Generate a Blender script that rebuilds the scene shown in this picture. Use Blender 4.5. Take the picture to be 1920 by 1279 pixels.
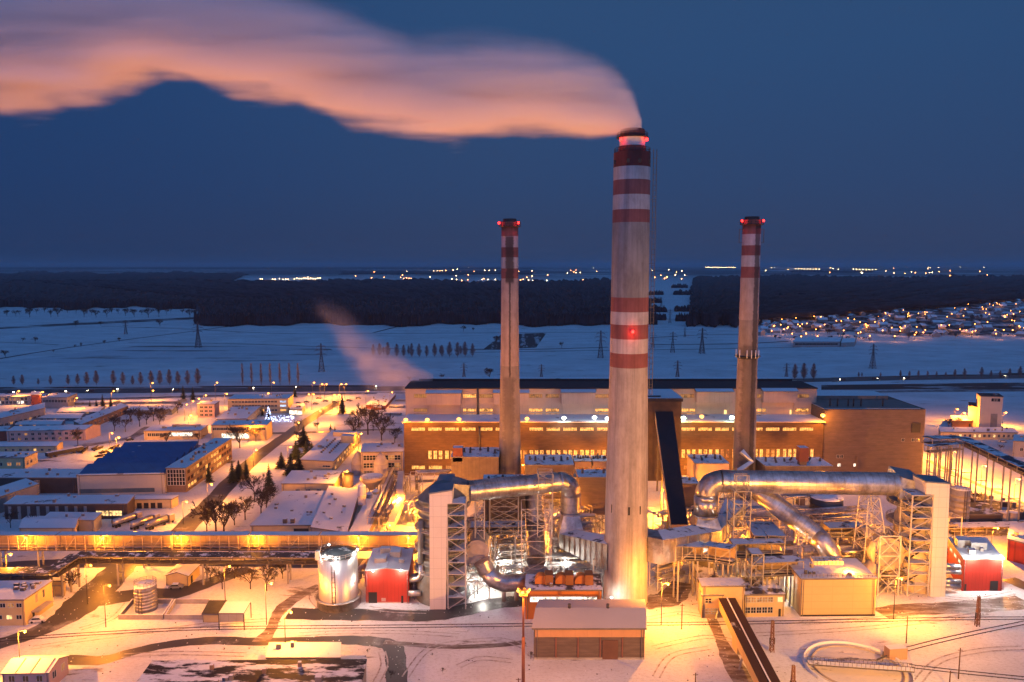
import bpy, math, random
from mathutils import Vector as V, Matrix
R = math.radians
random.seed(7)
sc = bpy.context.scene
for o in list(bpy.data.objects): bpy.data.objects.remove(o)
# ---------------------------------------------------------------- camera
F, HOR, CZ = 1387.0, 497.0, 100.0
PITCH = math.atan((639.5 - HOR) / F)
cd = bpy.data.cameras.new("camera"); cam = bpy.data.objects.new("camera", cd)
sc.collection.objects.link(cam); sc.camera = cam
cam.location = (0, 0, CZ); cam.rotation_euler = (R(90) - PITCH, 0, 0)
cd.sensor_width = 36; cd.lens = F * 36 / 1920; cd.clip_start = 1; cd.clip_end = 200000
# ---------------------------------------------------------------- dusk sky: blue overhead, afterglow in the west behind the camera
SKY = 1.0
w = bpy.data.worlds.new("World"); sc.world = w; w.use_nodes = True
nt = w.node_tree; bg = nt.nodes["Background"]; N = nt.nodes.new; L = nt.links.new
tc = N("ShaderNodeTexCoord"); sx = N("ShaderNodeSeparateXYZ"); L(tc.outputs["Generated"], sx.inputs[0])
cr = N("ShaderNodeValToRGB"); L(sx.outputs[2], cr.inputs[0])
stops = [(0.0, (.024, .045, .105)), (.03, (.026, .050, .122)), (.10, (.023, .057, .148)), (.25, (.023, .069, .178)), (.42, (.026, .075, .186)), (1, (.024, .068, .175))]
el = cr.color_ramp.elements
while len(el) < len(stops): el.new(.5)
for e, (p, c) in zip(el, stops): e.position = p; e.color = (*c, 1)
mr = N("ShaderNodeMapRange"); mr.interpolation_type = 'SMOOTHSTEP'
for i, v in ((1, .35), (2, -.7), (3, 1.0), (4, 3.6)): mr.inputs[i].default_value = v
L(sx.outputs[1], mr.inputs[0])
mx = N("ShaderNodeVectorMath"); mx.operation = 'SCALE'; L(cr.outputs[0], mx.inputs[0]); L(mr.outputs[0], mx.inputs[3])
# the sky is deeper in the north-west, over the left of the view
mw = N("ShaderNodeMapRange"); mw.interpolation_type = 'SMOOTHSTEP'; mw.inputs[1].default_value = .05; mw.inputs[2].default_value = -.62; L(sx.outputs[0], mw.inputs[0])
ml = N("ShaderNodeMix"); ml.data_type = 'RGBA'; ml.blend_type = 'MULTIPLY'; ml.inputs[7].default_value = (.52, .74, .90, 1); L(mw.outputs[0], ml.inputs[0]); L(mx.outputs[0], ml.inputs[6])
L(ml.outputs[2], bg.inputs[0]); bg.inputs[1].default_value = SKY
sc.view_settings.view_transform = 'Standard'; sc.view_settings.look = 'None'
sc.view_settings.exposure = 0.0; sc.view_settings.gamma = 1
cy = sc.cycles
cy.use_denoising = True; cy.max_bounces = 8; cy.diffuse_bounces = 3; cy.glossy_bounces = 3; cy.volume_bounces = 5
cy.sample_clamp_indirect = 4; cy.use_light_tree = True; cy.caustics_reflective = False; cy.caustics_refractive = False
cy.volume_step_rate = 1.0
# ---------------------------------------------------------------- points seen in the photo, turned into places in the world
C0 = V((0, 0, CZ)); FW = V((0, math.cos(PITCH), -math.sin(PITCH))); UP = V((0, math.sin(PITCH), math.cos(PITCH)))
def ray(px, py): return FW + V(((px - 960) / F, 0, 0)) + UP * ((639.5 - py) / F)
def G(px, py, z=0.0):
    d = ray(px, py); return C0 + d * ((z - CZ) / d.z)
def at(px, py, Y):
    d = ray(px, py); return C0 + d * (Y / d.y)
def Zof(P, py):
    k = (639.5 - py) / F; cp, sp = math.cos(PITCH), math.sin(PITCH)
    return CZ + P[1] * (k * cp - sp) / (cp + k * sp)
# ---------------------------------------------------------------- materials
MATS = {}
def nodes(name):
    m = bpy.data.materials.new(name); m.use_nodes = True
    t = m.node_tree; return m, t, t.nodes["Principled BSDF"]
def noise_fac(t, scale, detail=4, coord="pos", stretch=(1, 1, 1), rough=.6):
    if coord == "pos": s = t.nodes.new("ShaderNodeNewGeometry").outputs["Position"]
    else: s = t.nodes.new("ShaderNodeTexCoord").outputs["Object"]
    mp = t.nodes.new("ShaderNodeMapping"); mp.inputs["Scale"].default_value = stretch; t.links.new(s, mp.inputs[0])
    n = t.nodes.new("ShaderNodeTexNoise"); n.inputs["Scale"].default_value = scale; n.inputs["Detail"].default_value = detail
    n.inputs["Roughness"].default_value = rough; t.links.new(mp.outputs[0], n.inputs["Vector"]); return n.outputs[0]
def ramp(t, fac, stops, const=False):
    r = t.nodes.new("ShaderNodeValToRGB"); e = r.color_ramp.elements
    if const: r.color_ramp.interpolation = 'CONSTANT'
    while len(e) < len(stops): e.new(.5)
    for q, (p, c) in zip(e, stops): q.position = p; q.color = (*c, 1) if len(c) == 3 else c
    t.links.new(fac, r.inputs[0]); return r.outputs[0]
def mixc(t, fac, a, b, mode='MIX'):
    m = t.nodes.new("ShaderNodeMix"); m.data_type = 'RGBA'; m.blend_type = mode
    for i, x in ((0, fac), (6, a), (7, b)):
        if hasattr(x, "is_linked"): t.links.new(x, m.inputs[i])
        elif i == 0: m.inputs[0].default_value = x
        else: m.inputs[i].default_value = (*x, 1)
    return m.outputs[2]
def mul3(c, k): return tuple(min(1, x * k) for x in c)
def M(name, col, rough=.7, metal=0.0, var=.18, scale=.35, stretch=(1, 1, 1), bump=0.0, lines=None, lmul=.7):
    """plain weathered surface: two-scale noise, optional panel joints (axis, spacing, width)"""
    if name in MATS: return MATS[name]
    m, t, b = nodes(name)
    f = noise_fac(t, scale, 5, "pos", stretch)
    c = ramp(t, f, [(.3, mul3(col, 1 - var)), (.7, mul3(col, 1 + var))])
    if lines:
        for ax, sp, wd in lines:
            s = t.nodes.new("ShaderNodeSeparateXYZ"); t.links.new(t.nodes.new("ShaderNodeNewGeometry").outputs["Position"], s.inputs[0])
            src = s.outputs[2]
            if ax == 'h':
                q = t.nodes.new("ShaderNodeMath"); q.operation = 'ADD'; t.links.new(s.outputs[0], q.inputs[0]); t.links.new(s.outputs[1], q.inputs[1]); src = q.outputs[0]
            q = t.nodes.new("ShaderNodeMath"); q.operation = 'PINGPONG'; q.inputs[1].default_value = sp / 2; t.links.new(src, q.inputs[0])
            q2 = t.nodes.new("ShaderNodeMath"); q2.operation = 'LESS_THAN'; q2.inputs[1].default_value = wd / 2; t.links.new(q.outputs[0], q2.inputs[0])
            c = mixc(t, q2.outputs[0], c, mul3(col, lmul))
    t.links.new(c, b.inputs["Base Color"]); b.inputs["Roughness"].default_value = rough; b.inputs["Metallic"].default_value = metal
    if bump:
        bn = t.nodes.new("ShaderNodeBump"); bn.inputs["Strength"].default_value = bump; bn.inputs["Distance"].default_value = .2
        t.links.new(noise_fac(t, scale * 3, 4), bn.inputs["Height"]); t.links.new(bn.outputs[0], b.inputs["Normal"])
    MATS[name] = m; return m
def EM(name, col, strength, grid=None, light=False, dark=None):
    """something that gives off light; grid (across, up) breaks a lit window into panes of uneven brightness"""
    if name in MATS: return MATS[name]
    m, t, b = nodes(name)
    b.inputs["Base Color"].default_value = (.05, .04, .03, 1)
    b.inputs["Emission Color"].default_value = (*col, 1); b.inputs["Emission Strength"].default_value = strength
    if grid:
        f = noise_fac(t, grid, 2, rough=.7)
        c = ramp(t, f, [(.36, mul3(col, .12)), (.48, mul3(col, .7)), (.62, col)])
        t.links.new(c, b.inputs["Emission Color"])
    if not light: m.cycles.emission_sampling = 'NONE'
    MATS[name] = m; return m
def SNOW(name="snow", bare=(.10, .09, .085), amount=.0, scale=.12, stretch=(1, 1, 1), tint=(.80, .82, .85)):
    if name in MATS: return MATS[name]
    m, t, b = nodes(name)
    f0 = noise_fac(t, .05, 5); c = ramp(t, f0, [(.3, mul3(tint, .86)), (.7, tint)])
    if amount:
        f = noise_fac(t, scale, 8, "pos", stretch, .68)
        k = ramp(t, f, [(1 - amount - .03, (0, 0, 0)), (1 - amount + .03, (1, 1, 1))])
        c = mixc(t, k, c, bare)
    t.links.new(c, b.inputs["Base Color"]); b.inputs["Roughness"].default_value = .75
    b.inputs["Specular IOR Level"].default_value = .25
    bn = t.nodes.new("ShaderNodeBump"); bn.inputs["Strength"].default_value = .5; bn.inputs["Distance"].default_value = .25
    t.links.new(noise_fac(t, .8, 5), bn.inputs["Height"]); t.links.new(bn.outputs[0], b.inputs["Normal"])
    MATS[name] = m; return m
# ---------------------------------------------------------------- mesh building
class MB:
    def __init__(s): s.v = []; s.f = []; s.m = []; s.s = []
    def add(s, vs, fs, mi=0, sm=False):
        n = len(s.v); s.v += [tuple(x) for x in vs]
        for f in fs: s.f.append(tuple(n + i for i in f)); s.m.append(mi); s.s.append(sm)
    def hexa(s, P, mi=0, top=None):
        s.add(P, [(3, 2, 1, 0)], mi); n = len(s.v) - 8
        for k, f in enumerate([(4, 5, 6, 7), (0, 1, 5, 4), (1, 2, 6, 5), (2, 3, 7, 6), (3, 0, 4, 7)]):
            s.f.append(tuple(n + i for i in f)); s.m.append(top if (k == 0 and top is not None) else mi); s.s.append(False)
    def obox(s, O, a, b, c, mi=0, top=None):
        O, a, b, c = V(O), V(a), V(b), V(c)
        s.hexa([O, O + a, O + a + b, O + b, O + c, O + a + c, O + a + b + c, O + b + c], mi, top)
    def box(s, x0, y0, z0, x1, y1, z1, mi=0, top=None): s.obox((x0, y0, z0), (x1 - x0, 0, 0), (0, y1 - y0, 0), (0, 0, z1 - z0), mi, top)
    def prism(s, poly, vec, mi=0, cap=None):
        vec = V(vec); n = len(poly); vs = [V(p) for p in poly] + [V(p) + vec for p in poly]
        cm = mi if cap is None else cap
        s.add(vs, [tuple(range(n - 1, -1, -1))], mi); b = len(s.v) - 2 * n
        s.f.append(tuple(b + n + i for i in range(n))); s.m.append(cm); s.s.append(False)
        for i in range(n): s.f.append((b + i, b + (i + 1) % n, b + n + (i + 1) % n, b + n + i)); s.m.append(mi); s.s.append(False)
    def beam(s, p, q, w=.3, h=None, mi=0):
        p, q = V(p), V(q); d = q - p
        if d.length < 1e-4: return
        d.normalize(); u = d.cross(V((0, 0, 1)))
        if u.length < .05: u = V((1, 0, 0))
        u.normalize(); t = u.cross(d); h = h or w; a = u * w / 2; b = t * h / 2
        s.hexa([p - a - b, p + a - b, p + a + b, p - a + b, q - a - b, q + a - b, q + a + b, q - a + b], mi)
    def tube(s, path, r, n=12, mi=0, sm=True, caps=True):
        path = [V(p) for p in path]; rs = r if isinstance(r, (list, tuple)) else [r] * len(path); rings = []; ref = None
        for i, p in enumerate(path):
            d = (path[min(i + 1, len(path) - 1)] - path[max(i - 1, 0)]).normalized()
            if ref is None: ref = V((0, 0, 1)) if abs(d.z) < .9 else V((0, 1, 0))
            u = d.cross(ref).normalized(); t = u.cross(d).normalized(); ref = t
            rings.append([p + (u * math.cos(2 * math.pi * k / n) + t * math.sin(2 * math.pi * k / n)) * rs[i] for k in range(n)])
        b = len(s.v); s.v += [tuple(x) for rg in rings for x in rg]
        for i in range(len(rings) - 1):
            for k in range(n):
                s.f.append((b + i * n + k, b + i * n + (k + 1) % n, b + (i + 1) * n + (k + 1) % n, b + (i + 1) * n + k)); s.m.append(mi); s.s.append(sm)
        if caps:
            s.f.append(tuple(b + k for k in range(n - 1, -1, -1))); s.m.append(mi); s.s.append(False)
            e = b + (len(rings) - 1) * n; s.f.append(tuple(e + k for k in range(n))); s.m.append(mi); s.s.append(False)
    def cyl(s, p, q, r0, r1=None, n=12, mi=0, sm=True, caps=True): s.tube([p, q], [r0, r0 if r1 is None else r1], n, mi, sm, caps)
    def lathe(s, c, prof, n=32, mi=0, sm=True, cap=True):
        c = V(c); b = len(s.v)
        mis = mi if isinstance(mi, (list, tuple)) else [mi] * (len(prof) - 1)
        for r, z in prof:
            for k in range(n): s.v.append((c.x + r * math.cos(2 * math.pi * k / n), c.y + r * math.sin(2 * math.pi * k / n), c.z + z))
        for i in range(len(prof) - 1):
            for k in range(n):
                s.f.append((b + i * n + k, b + i * n + (k + 1) % n, b + (i + 1) * n + (k + 1) % n, b + (i + 1) * n + k)); s.m.append(mis[i]); s.s.append(sm)
        if cap: e = b + (len(prof) - 1) * n; s.f.append(tuple(e + k for k in range(n))); s.m.append(mis[-1]); s.s.append(False)
    def build(s, name, mats, parent=None, origin=None, smooth=False):
        mats = mats if isinstance(mats, (list, tuple)) else [mats]
        if parent is not None: org = WO[parent.name]
        elif origin is not None: org = V(origin)
        else:
            xs = [v[0] for v in s.v]; ys = [v[1] for v in s.v]; zs = [v[2] for v in s.v]
            org = V(((min(xs) + max(xs)) / 2, (min(ys) + max(ys)) / 2, min(zs)))
        me = bpy.data.meshes.new(name); me.from_pydata([(v[0] - org.x, v[1] - org.y, v[2] - org.z) for v in s.v], [], s.f)
        for m in mats: me.materials.append(m)
        me.polygons.foreach_set("material_index", s.m); me.polygons.foreach_set("use_smooth", s.s); me.update()
        o = bpy.data.objects.new(name, me); sc.collection.objects.link(o)
        if parent is not None: o.parent = parent
        else: o.location = org
        WO[o.name] = org; return o
WO = {}
def tag(o, label=None, cat=None, group=None, kind=None):
    if label: o["label"] = label
    if cat: o["category"] = cat
    if group: o["group"] = group
    if kind: o["kind"] = kind
    return o
def thing(name, label, cat, loc, group=None):
    o = bpy.data.objects.new(name, None); sc.collection.objects.link(o); o.location = loc; o.empty_display_size = .5
    WO[o.name] = V(loc); return tag(o, label, cat, group)
def struct(name, mb, mats, origin=(0, 0, 0)): return tag(mb.build(name, mats, origin=origin), kind="structure")
KIDS = {}
def dup(o, loc, label=None, rz=None, scale=None, group=None):
    """a copy of a thing with copies of its parts and their parts"""
    def cp(a, par):
        c = a.copy(); sc.collection.objects.link(c)
        if par: c.parent = par
        for ch in a.children: cp(ch, c)
        return c
    c = cp(o, None); c.location = loc; WO[c.name] = V(loc)
    if rz is not None: c.rotation_euler = (0, 0, rz)
    if scale is not None: c.scale = scale if isinstance(scale, tuple) else (scale,) * 3
    if label: c["label"] = label
    if group: c["group"] = group
    return c
ORD = ["first", "second", "third", "fourth", "fifth", "sixth", "seventh", "eighth", "ninth", "tenth", "eleventh", "twelfth", "thirteenth", "fourteenth", "fifteenth", "sixteenth", "seventeenth", "eighteenth", "nineteenth", "twentieth"]
# ================================================================ ground, fields, roads
def strip(mb, pts, wd, z, mi=0, world=False):
    P = [V((p[0], p[1], z)) if world else G(p[0], p[1], z) for p in pts]
    vs = []
    for i, p in enumerate(P):
        d = P[min(i + 1, len(P) - 1)] - P[max(i - 1, 0)]; d.z = 0; d.normalize(); n = V((-d.y, d.x, 0))
        ww = pts[i][2] if (not world and len(pts[i]) > 2) else wd
        ww *= 1 + .07 * math.sin(i * 2.3 + ww)
        vs += [p + n * ww / 2, p - n * ww / 2]
    mb.add(vs, [(2 * i + 1, 2 * i + 3, 2 * i + 2, 2 * i) for i in range(len(P) - 1)], mi)
def smooth_path(pts, k=4):
    out = []
    for i in range(len(pts) - 1):
        p0, p1, p2, p3 = pts[max(i - 1, 0)], pts[i], pts[i + 1], pts[min(i + 2, len(pts) - 1)]
        for j in range(k):
            t = j / k
            out.append(tuple(.5 * (2 * b + (c - a) * t + (2 * a - 5 * b + 4 * c - d) * t * t + (3 * b - a - 3 * c + d) * t ** 3) for a, b, c, d in zip(p0, p1, p2, p3)))
    return out + [tuple(pts[-1])]
def patch(mb, pts, z, mi=0): mb.add([G(x, y, z) for x, y in pts], [tuple(range(len(pts)))], mi)
m_ground = SNOW("snow_ground", (.16, .12, .10), .355, .035, (1, 3.2, 1))
def land_cover(m):
    """far off the plain is a patchwork of dark woods and fields; near by the snow is scuffed and dusted with grit"""
    t = m.node_tree; b = t.nodes["Principled BSDF"]; c = b.inputs["Base Color"].links[0].from_socket
    p = t.nodes.new("ShaderNodeSeparateXYZ"); t.links.new(t.nodes.new("ShaderNodeNewGeometry").outputs["Position"], p.inputs[0])
    r = t.nodes.new("ShaderNodeMapRange"); r.interpolation_type = 'SMOOTHSTEP'; t.links.new(p.outputs[1], r.inputs[0]); r.inputs[1].default_value = 3200; r.inputs[2].default_value = 9000
    k = ramp(t, noise_fac(t, .00045, 5, "pos", (1, .6, 1), .7), [(.40, (.25, .25, .25)), (.52, (.92, .92, .92))])
    k = mixc(t, 1.0, k, r.outputs[0], 'MULTIPLY'); c = mixc(t, k, c, (.05, .055, .07))
    k = ramp(t, noise_fac(t, .9, 7, "pos", (1, 1.6, 1), .8), [(.50, (1, 1, 1)), (.72, (.62, .58, .55))]); c = mixc(t, 1.0, c, k, 'MULTIPLY')
    k = ramp(t, noise_fac(t, .018, 4, "pos", (1, 2, 1), .6), [(.35, (1, 1, 1)), (.7, (.80, .77, .75))]); c = mixc(t, 1.0, c, k, 'MULTIPLY')
    t.links.new(c, b.inputs["Base Color"])
land_cover(m_ground)
g = MB(); g.add([(-60000, -500, 0), (60000, -500, 0), (60000, 90000, 0), (-60000, 90000, 0)], [(0, 1, 2, 3)]); struct("ground", g, m_ground)
# asphalt with snow dragged over it by wheels
def ASPH(name, amount, col=(.045, .043, .045), scale=.10, stretch=(1, 1, 1)):
    m, t, b = nodes(name); f = noise_fac(t, scale, 8, "pos", stretch, .7)
    c = ramp(t, f, [(1 - amount - .08, col), (1 - amount + .10, (.62, .62, .64))])
    c = mixc(t, noise_fac(t, 1.3, 4), c, mul3(col, 1.4)); t.links.new(c, b.inputs["Base Color"]); b.inputs["Roughness"].default_value = .45
    return m
m_road = ASPH("wet_asphalt", .36); m_road2 = ASPH("snowy_asphalt", .50); m_mud = ASPH("churned_mud", .47, (.09, .06, .045), .12, (1, 4, 1))
def road(name, pts, wd, mat=m_road, z=.03, k=4):
    mb = MB(); strip(mb, smooth_path([tuple(p) for p in pts], k), wd, z); return struct(name, mb, mat)
road("road", [(300, 1045, 9), (352, 985, 9), (400, 938, 8.5), (440, 895, 8.5), (490, 850, 8), (540, 815, 8), (575, 790, 8), (610, 768, 8), (640, 752, 8)], 8, z=.036)
road("road", [(-60, 1066), (150, 1056), (330, 1052), (620, 1056), (800, 1060)], 8.5)
road("road", [(-20, 1212, 7), (60, 1188, 7), (120, 1160, 9), (160, 1128, 12), (200, 1090, 11), (228, 1062, 10)], 9, z=.036)
road("road", [(170, 1128, 9), (250, 1116, 9), (330, 1112, 8), (390, 1092, 7), (440, 1076, 6), (470, 1066, 5)], 8, z=.042)
road("path", [(120, 1236, 4.5), (190, 1238, 4.5), (250, 1222, 4), (320, 1208, 4), (400, 1201, 4.2), (470, 1203, 4.2), (560, 1202, 4.2), (640, 1200, 4.6), (700, 1203, 5), (735, 1212, 5.2), (742, 1240, 5.2), (744, 1290, 5.2), (744, 1380, 5)], 5)
road("path", [(720, 1204), (790, 1210), (850, 1213), (930, 1210), (985, 1204)], 2.2, m_mud, .036)
road("path", [(488, 1204, 5), (508, 1180, 3.2), (516, 1160, 3), (532, 1138, 4.5), (560, 1118, 4), (600, 1098, 3.5)], 4, m_mud, .048)
road("road", [(540, 1150), (620, 1152), (720, 1153), (800, 1154), (860, 1146), (925, 1132), (985, 1126)], 7, m_road, .036)
road("road", [(1205, 1138, 5), (1225, 1128, 8), (1250, 1124, 9), (1268, 1110, 8), (1278, 1092, 6)], 8, m_mud, .036)
road("path", [(1650, 1150, 6), (1700, 1143, 7), (1780, 1140, 7), (1850, 1135, 8), (1925, 1128, 8)], 6, m_mud, .036)
road("path", [(1330, 1150, 3), (1352, 1200, 3), (1372, 1240, 5), (1400, 1290, 5)], 4, m_mud, .036)
road("road", [(1738, 862, 3), (1800, 893, 3), (1870, 924, 3), (1960, 962, 3)], 3, m_road2, .036)
road("road", [(1890, 1085), (1925, 1100), (1960, 1115)], 6, m_road, .036)
road("road", [(-60, 752, 9), (200, 748, 9), (420, 742, 9), (700, 737, 9), (1000, 733, 9)], 9, m_road2, .04)
road("road", [(-300, 736, 22), (200, 733, 22), (700, 729, 22), (1200, 722, 22), (1600, 711, 20), (2200, 703, 20)], 22, m_road, .03)
road("road", [(1560, 736, 10), (1760, 733, 10), (2100, 731, 10)], 10, m_road2, .03)
road("path", [(270, 880), (360, 868), (440, 866)], 5, m_road2)
road("road", [(140, 838), (240, 822), (270, 806), (280, 800)], 6, m_road2)
road("road", [(440, 812), (540, 812), (700, 806), (752, 806)], 5, m_road2, .030)
# fields beyond the motorway
m_stub = SNOW("stubble_field", (.12, .11, .10), .42, .02, (.3, 3, 1), (.62, .64, .68))
m_rough = SNOW("rough_verge", (.05, .045, .045), .55, .03, (.4, 2, 1), (.5, .5, .52))
m_plough = SNOW("ploughed_strip", (.07, .06, .06), .56, .05, (2, .3, 1), (.5, .5, .52))
def field(pts, mat, z=.02):
    mb = MB(); patch(mb, pts, z); return struct("field", mb, mat)
field([(-40, 682), (80, 670), (260, 648), (610, 650), (640, 664), (560, 677), (300, 681)], m_stub)
field([(-40, 616), (130, 606), (380, 594), (380, 598), (200, 607), (-40, 619)], m_rough)
field([(905, 656), (925, 640), (940, 627), (1025, 624), (1005, 652)], m_plough)
field([(-200, 727), (700, 722), (700, 725), (-200, 731)], m_rough)
field([(1560, 708), (2000, 697), (2000, 706), (1560, 716)], m_rough)
field([(1540, 722), (2000, 716), (2000, 730), (1540, 731)], m_rough)
m_ditch = M("frozen_ditch", (.05, .05, .055), .9)
for pts, wd in (([(-20, 676), (100, 656), (230, 638), (370, 620), (470, 606)], 5), ([(-20, 641), (60, 644), (110, 647)], 3), ([(240, 643), (420, 644), (600, 650), (760, 654)], 4),
                ([(190, 612), (330, 616), (510, 625), (650, 626), (920, 624), (1140, 623)], 4), ([(860, 655), (1000, 655), (1140, 651)], 6), ([(1220, 646), (1370, 645), (1480, 640)], 7), ([(1220, 633), (1320, 628), (1420, 628)], 5), ([(700, 624), (755, 610)], 5), ([(880, 661), (1140, 657), (1300, 655), (1500, 651)], 4)):
    road("path", [(x, y, wd) for x, y in pts], wd, m_ditch, .05, 3)
# rails: sleepers half under snow and two steel rails each line
m_rail = M("rail_steel", (.07, .055, .05), .5, .6); m_slp = M("sleeper", (.09, .07, .06), .9)
def track(label, pts, gauge=1.5, z=.05):
    P = [G(x, y, z) for x, y in smooth_path(pts, 6)]; mb = MB()
    for i in range(len(P) - 1):
        a, b = P[i], P[i + 1]; d = (b - a); ln = d.length; d.normalize(); n = V((-d.y, d.x, 0))
        for s in (-.5, .5): mb.beam(a + n * gauge * s + V((0, 0, .05)), b + n * gauge * s + V((0, 0, .05)), .13, .14, 0)
        for k in range(int(ln / 1.3)):
            c = a + d * (k * 1.3 + .3)
            if random.random() < .6:
                for s in (-.5, .5): mb.beam(c + n * (gauge * s - .22), c + n * (gauge * s + .22), .2, .06, 1)
    return tag(mb.build("railway_track", [m_rail, m_slp], origin=(0, 0, 0)), kind="structure")
track("", [(-40, 1204), (60, 1196), (180, 1188), (340, 1180), (480, 1177), (700, 1175), (980, 1172), (1250, 1170), (1400, 1168), (1600, 1164), (1800, 1160), (1960, 1159)])
track("", [(1690, 1220), (1760, 1202), (1850, 1182), (1960, 1160)])
track("", [(1706, 1249), (1800, 1260), (1960, 1276)])
# ================================================================ far woods
m_wood = M("winter_wood", (.017, .019, .028), .95, 0, .75, .03, (1, .5, 1))
def wood(rows, h=17, nx=260):
    """rows: list of (y, x0, x1) from front to back in the photo's ground plane; canopy of uneven tree tops, skirt at the front"""
    mb = MB(); grid = []
    ph = random.uniform(0, 6); span = abs(rows[0][0] - rows[-1][0])
    def wav(i, j): u = i / nx * 6.28; return (math.sin(u * 3 + ph) + math.sin(u * 7.3 + ph * 2) * .7 + math.sin(u * 17 + ph * 3) * .4) * min(2.2, span * .035) * (1 if j in (0, len(rows) - 1) else .6)
    for j, (y, x0, x1) in enumerate(rows):
        r = []
        for i in range(nx + 1):
            x = x0 + (x1 - x0) * (i + random.uniform(-.3, .3)) / nx; p = G(x, y + random.uniform(-.25, .25) + wav(i, j), 0)
            p.z = h * (random.uniform(.55, 1.2) if j < len(rows) - 2 else random.uniform(.2, 1.5)) * (.5 if i in (0, nx) else .8 if i in (1, nx - 1) else 1); r.append(p)
        grid.append(r)
    front = [V((p.x, p.y - random.uniform(0, 6), 0)) for p in grid[0]]
    vs = front + [p for r in grid for p in r]; n = nx + 1; fs = []
    for j in range(len(grid)):
        for i in range(nx): fs.append((j * n + i, j * n + i + 1, (j + 1) * n + i + 1, (j + 1) * n + i))
    e = len(grid) * n
    back = [V((p.x, p.y, 0)) for p in grid[-1]]; b0 = len(vs); vs += back
    for i in range(nx): fs.append((e + i, e + i + 1, b0 + i + 1, b0 + i))
    mb.add(vs, fs)
    for i in range(nx * 2):
        k = random.uniform(0, nx - 1); a = grid[0][int(k)].lerp(grid[0][int(k) + 1], k % 1); hh = h * random.uniform(.9, 1.35); r = random.uniform(2, 4)
        c = V((a.x, a.y - random.uniform(2, 9), 0)); mb.cyl(c, c + V((0, 0, hh * .25)), .3, r, 5, 0, False, False); mb.cyl(c + V((0, 0, hh * .25)), c + V((0, 0, hh)), r, .4, 5, 0, False, False)
    return tag(mb.build("woods", m_wood, origin=(0, 0, 0)), "", None, None, "stuff")
def rows(y0, y1, n, fx0, fx1):
    return [(y, fx0(t) + random.uniform(-7, 7) * (1 - .6 * t), fx1(t) + random.uniform(-7, 7) * (1 - .6 * t)) for y, t in ((y1 + (y0 - y1) * ((1 - k / (n - 1)) ** 1.3), k / (n - 1)) for k in range(n))]
wood(rows(609, 531, 34, lambda t: 372 - (0 if t < .4 else 620 * (t - .4)), lambda t: 1226 - 20 * t), 17, 330)
wood(rows(578, 513, 26, lambda t: -220, lambda t: 376 + 90 * t), 16, 150)
wood(rows(610, 521, 30, lambda t: 1293 + 5 * t, lambda t: 1425 + 900 * min(1, t * 1.3)), 17, 260)
wood([(560 - k * 5, 1425 + 40 * k, 2300) for k in range(7)], 15, 140)
wood(rows(505, 501, 3, lambda t: -400, lambda t: 1000), 14, 160); wood(rows(511, 508, 3, lambda t: 1480, lambda t: 1640), 10, 60)
wood(rows(515, 509, 4, lambda t: 640, lambda t: 1000), 12, 80)
for y, x0, x1 in ((553, 1216, 1244), (553, 1262, 1296), (568, 1218, 1240), (585, 1218, 1250), (584, 1264, 1300), (600, 1216, 1248), (602, 1266, 1300), (540, 1258, 1290)):
    wood([(y, x0, x1), (y - 4, x0 + 2, x1)], 9, 24)
# ================================================================ chimneys
def band_mat(name, H, bands, streak=.35, core=None):
    """painted rings by height along the shaft, rain streaks running down; core = (side, from, to) sooty stripe"""
    m, t, b = nodes(name); o = t.nodes.new("ShaderNodeTexCoord").outputs["Object"]
    s = t.nodes.new("ShaderNodeSeparateXYZ"); t.links.new(o, s.inputs[0])
    d = t.nodes.new("ShaderNodeMath"); d.operation = 'DIVIDE'; d.inputs[1].default_value = H; t.links.new(s.outputs[2], d.inputs[0])
    c = ramp(t, d.outputs[0], bands, True)
    f = noise_fac(t, .55, 6, "obj", (1, 1, .035), .7); k = ramp(t, f, [(.36, (1, 1, 1)), (.68, (1 - streak,) * 3)])
    c = mixc(t, 1.0, c, k, 'MULTIPLY')
    f = noise_fac(t, .25, 6, "obj", (1, 1, .5), .75); k = ramp(t, f, [(.32, (.72, .70, .69)), (.6, (1.05, 1.05, 1.05))]); c = mixc(t, 1.0, c, k, 'MULTIPLY')
    for core in (core or ()):
        off, wd, z0, z1, ragged, strong = core
        # stripe in the direction ang of the shaft, edges broken by horizontal pour marks
        dv = t.nodes.new("ShaderNodeVectorMath"); dv.operation = 'DOT_PRODUCT'; t.links.new(o, dv.inputs[0]); dv.inputs[1].default_value = (1, 0, 0)
        n2 = noise_fac(t, .35, 5, "obj", (.6, .6, 1.6), .8)
        a = t.nodes.new("ShaderNodeMath"); a.operation = 'MULTIPLY_ADD'; t.links.new(n2, a.inputs[0]); a.inputs[1].default_value = ragged; t.links.new(dv.outputs["Value"], a.inputs[2])
        ab = t.nodes.new("ShaderNodeMath"); ab.operation = 'ABSOLUTE'; a2 = t.nodes.new("ShaderNodeMath"); a2.operation = 'SUBTRACT'; a2.inputs[1].default_value = ragged / 2 + off
        t.links.new(a.outputs[0], a2.inputs[0]); t.links.new(a2.outputs[0], ab.inputs[0])
        dd = t.nodes.new("ShaderNodeMath"); dd.operation = 'DIVIDE'; t.links.new(ab.outputs[0], dd.inputs[0]); dd.inputs[1].default_value = wd * 2; k = ramp(t, dd.outputs[0], [(.40, (strong,) * 3), (.60, (0, 0, 0))])
        hz = ramp(t, d.outputs[0], [(z0 - .005, (0, 0, 0)), (z0 + .005, (1, 1, 1)), (z1 - .005, (1, 1, 1)), (z1 + .005, (0, 0, 0))])
        k = mixc(t, 1.0, k, hz, 'MULTIPLY'); c = mixc(t, k, c, (.03, .025, .022))
    t.links.new(c, b.inputs["Base Color"]); b.inputs["Roughness"].default_value = .85; MATS[name] = m; return m
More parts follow.
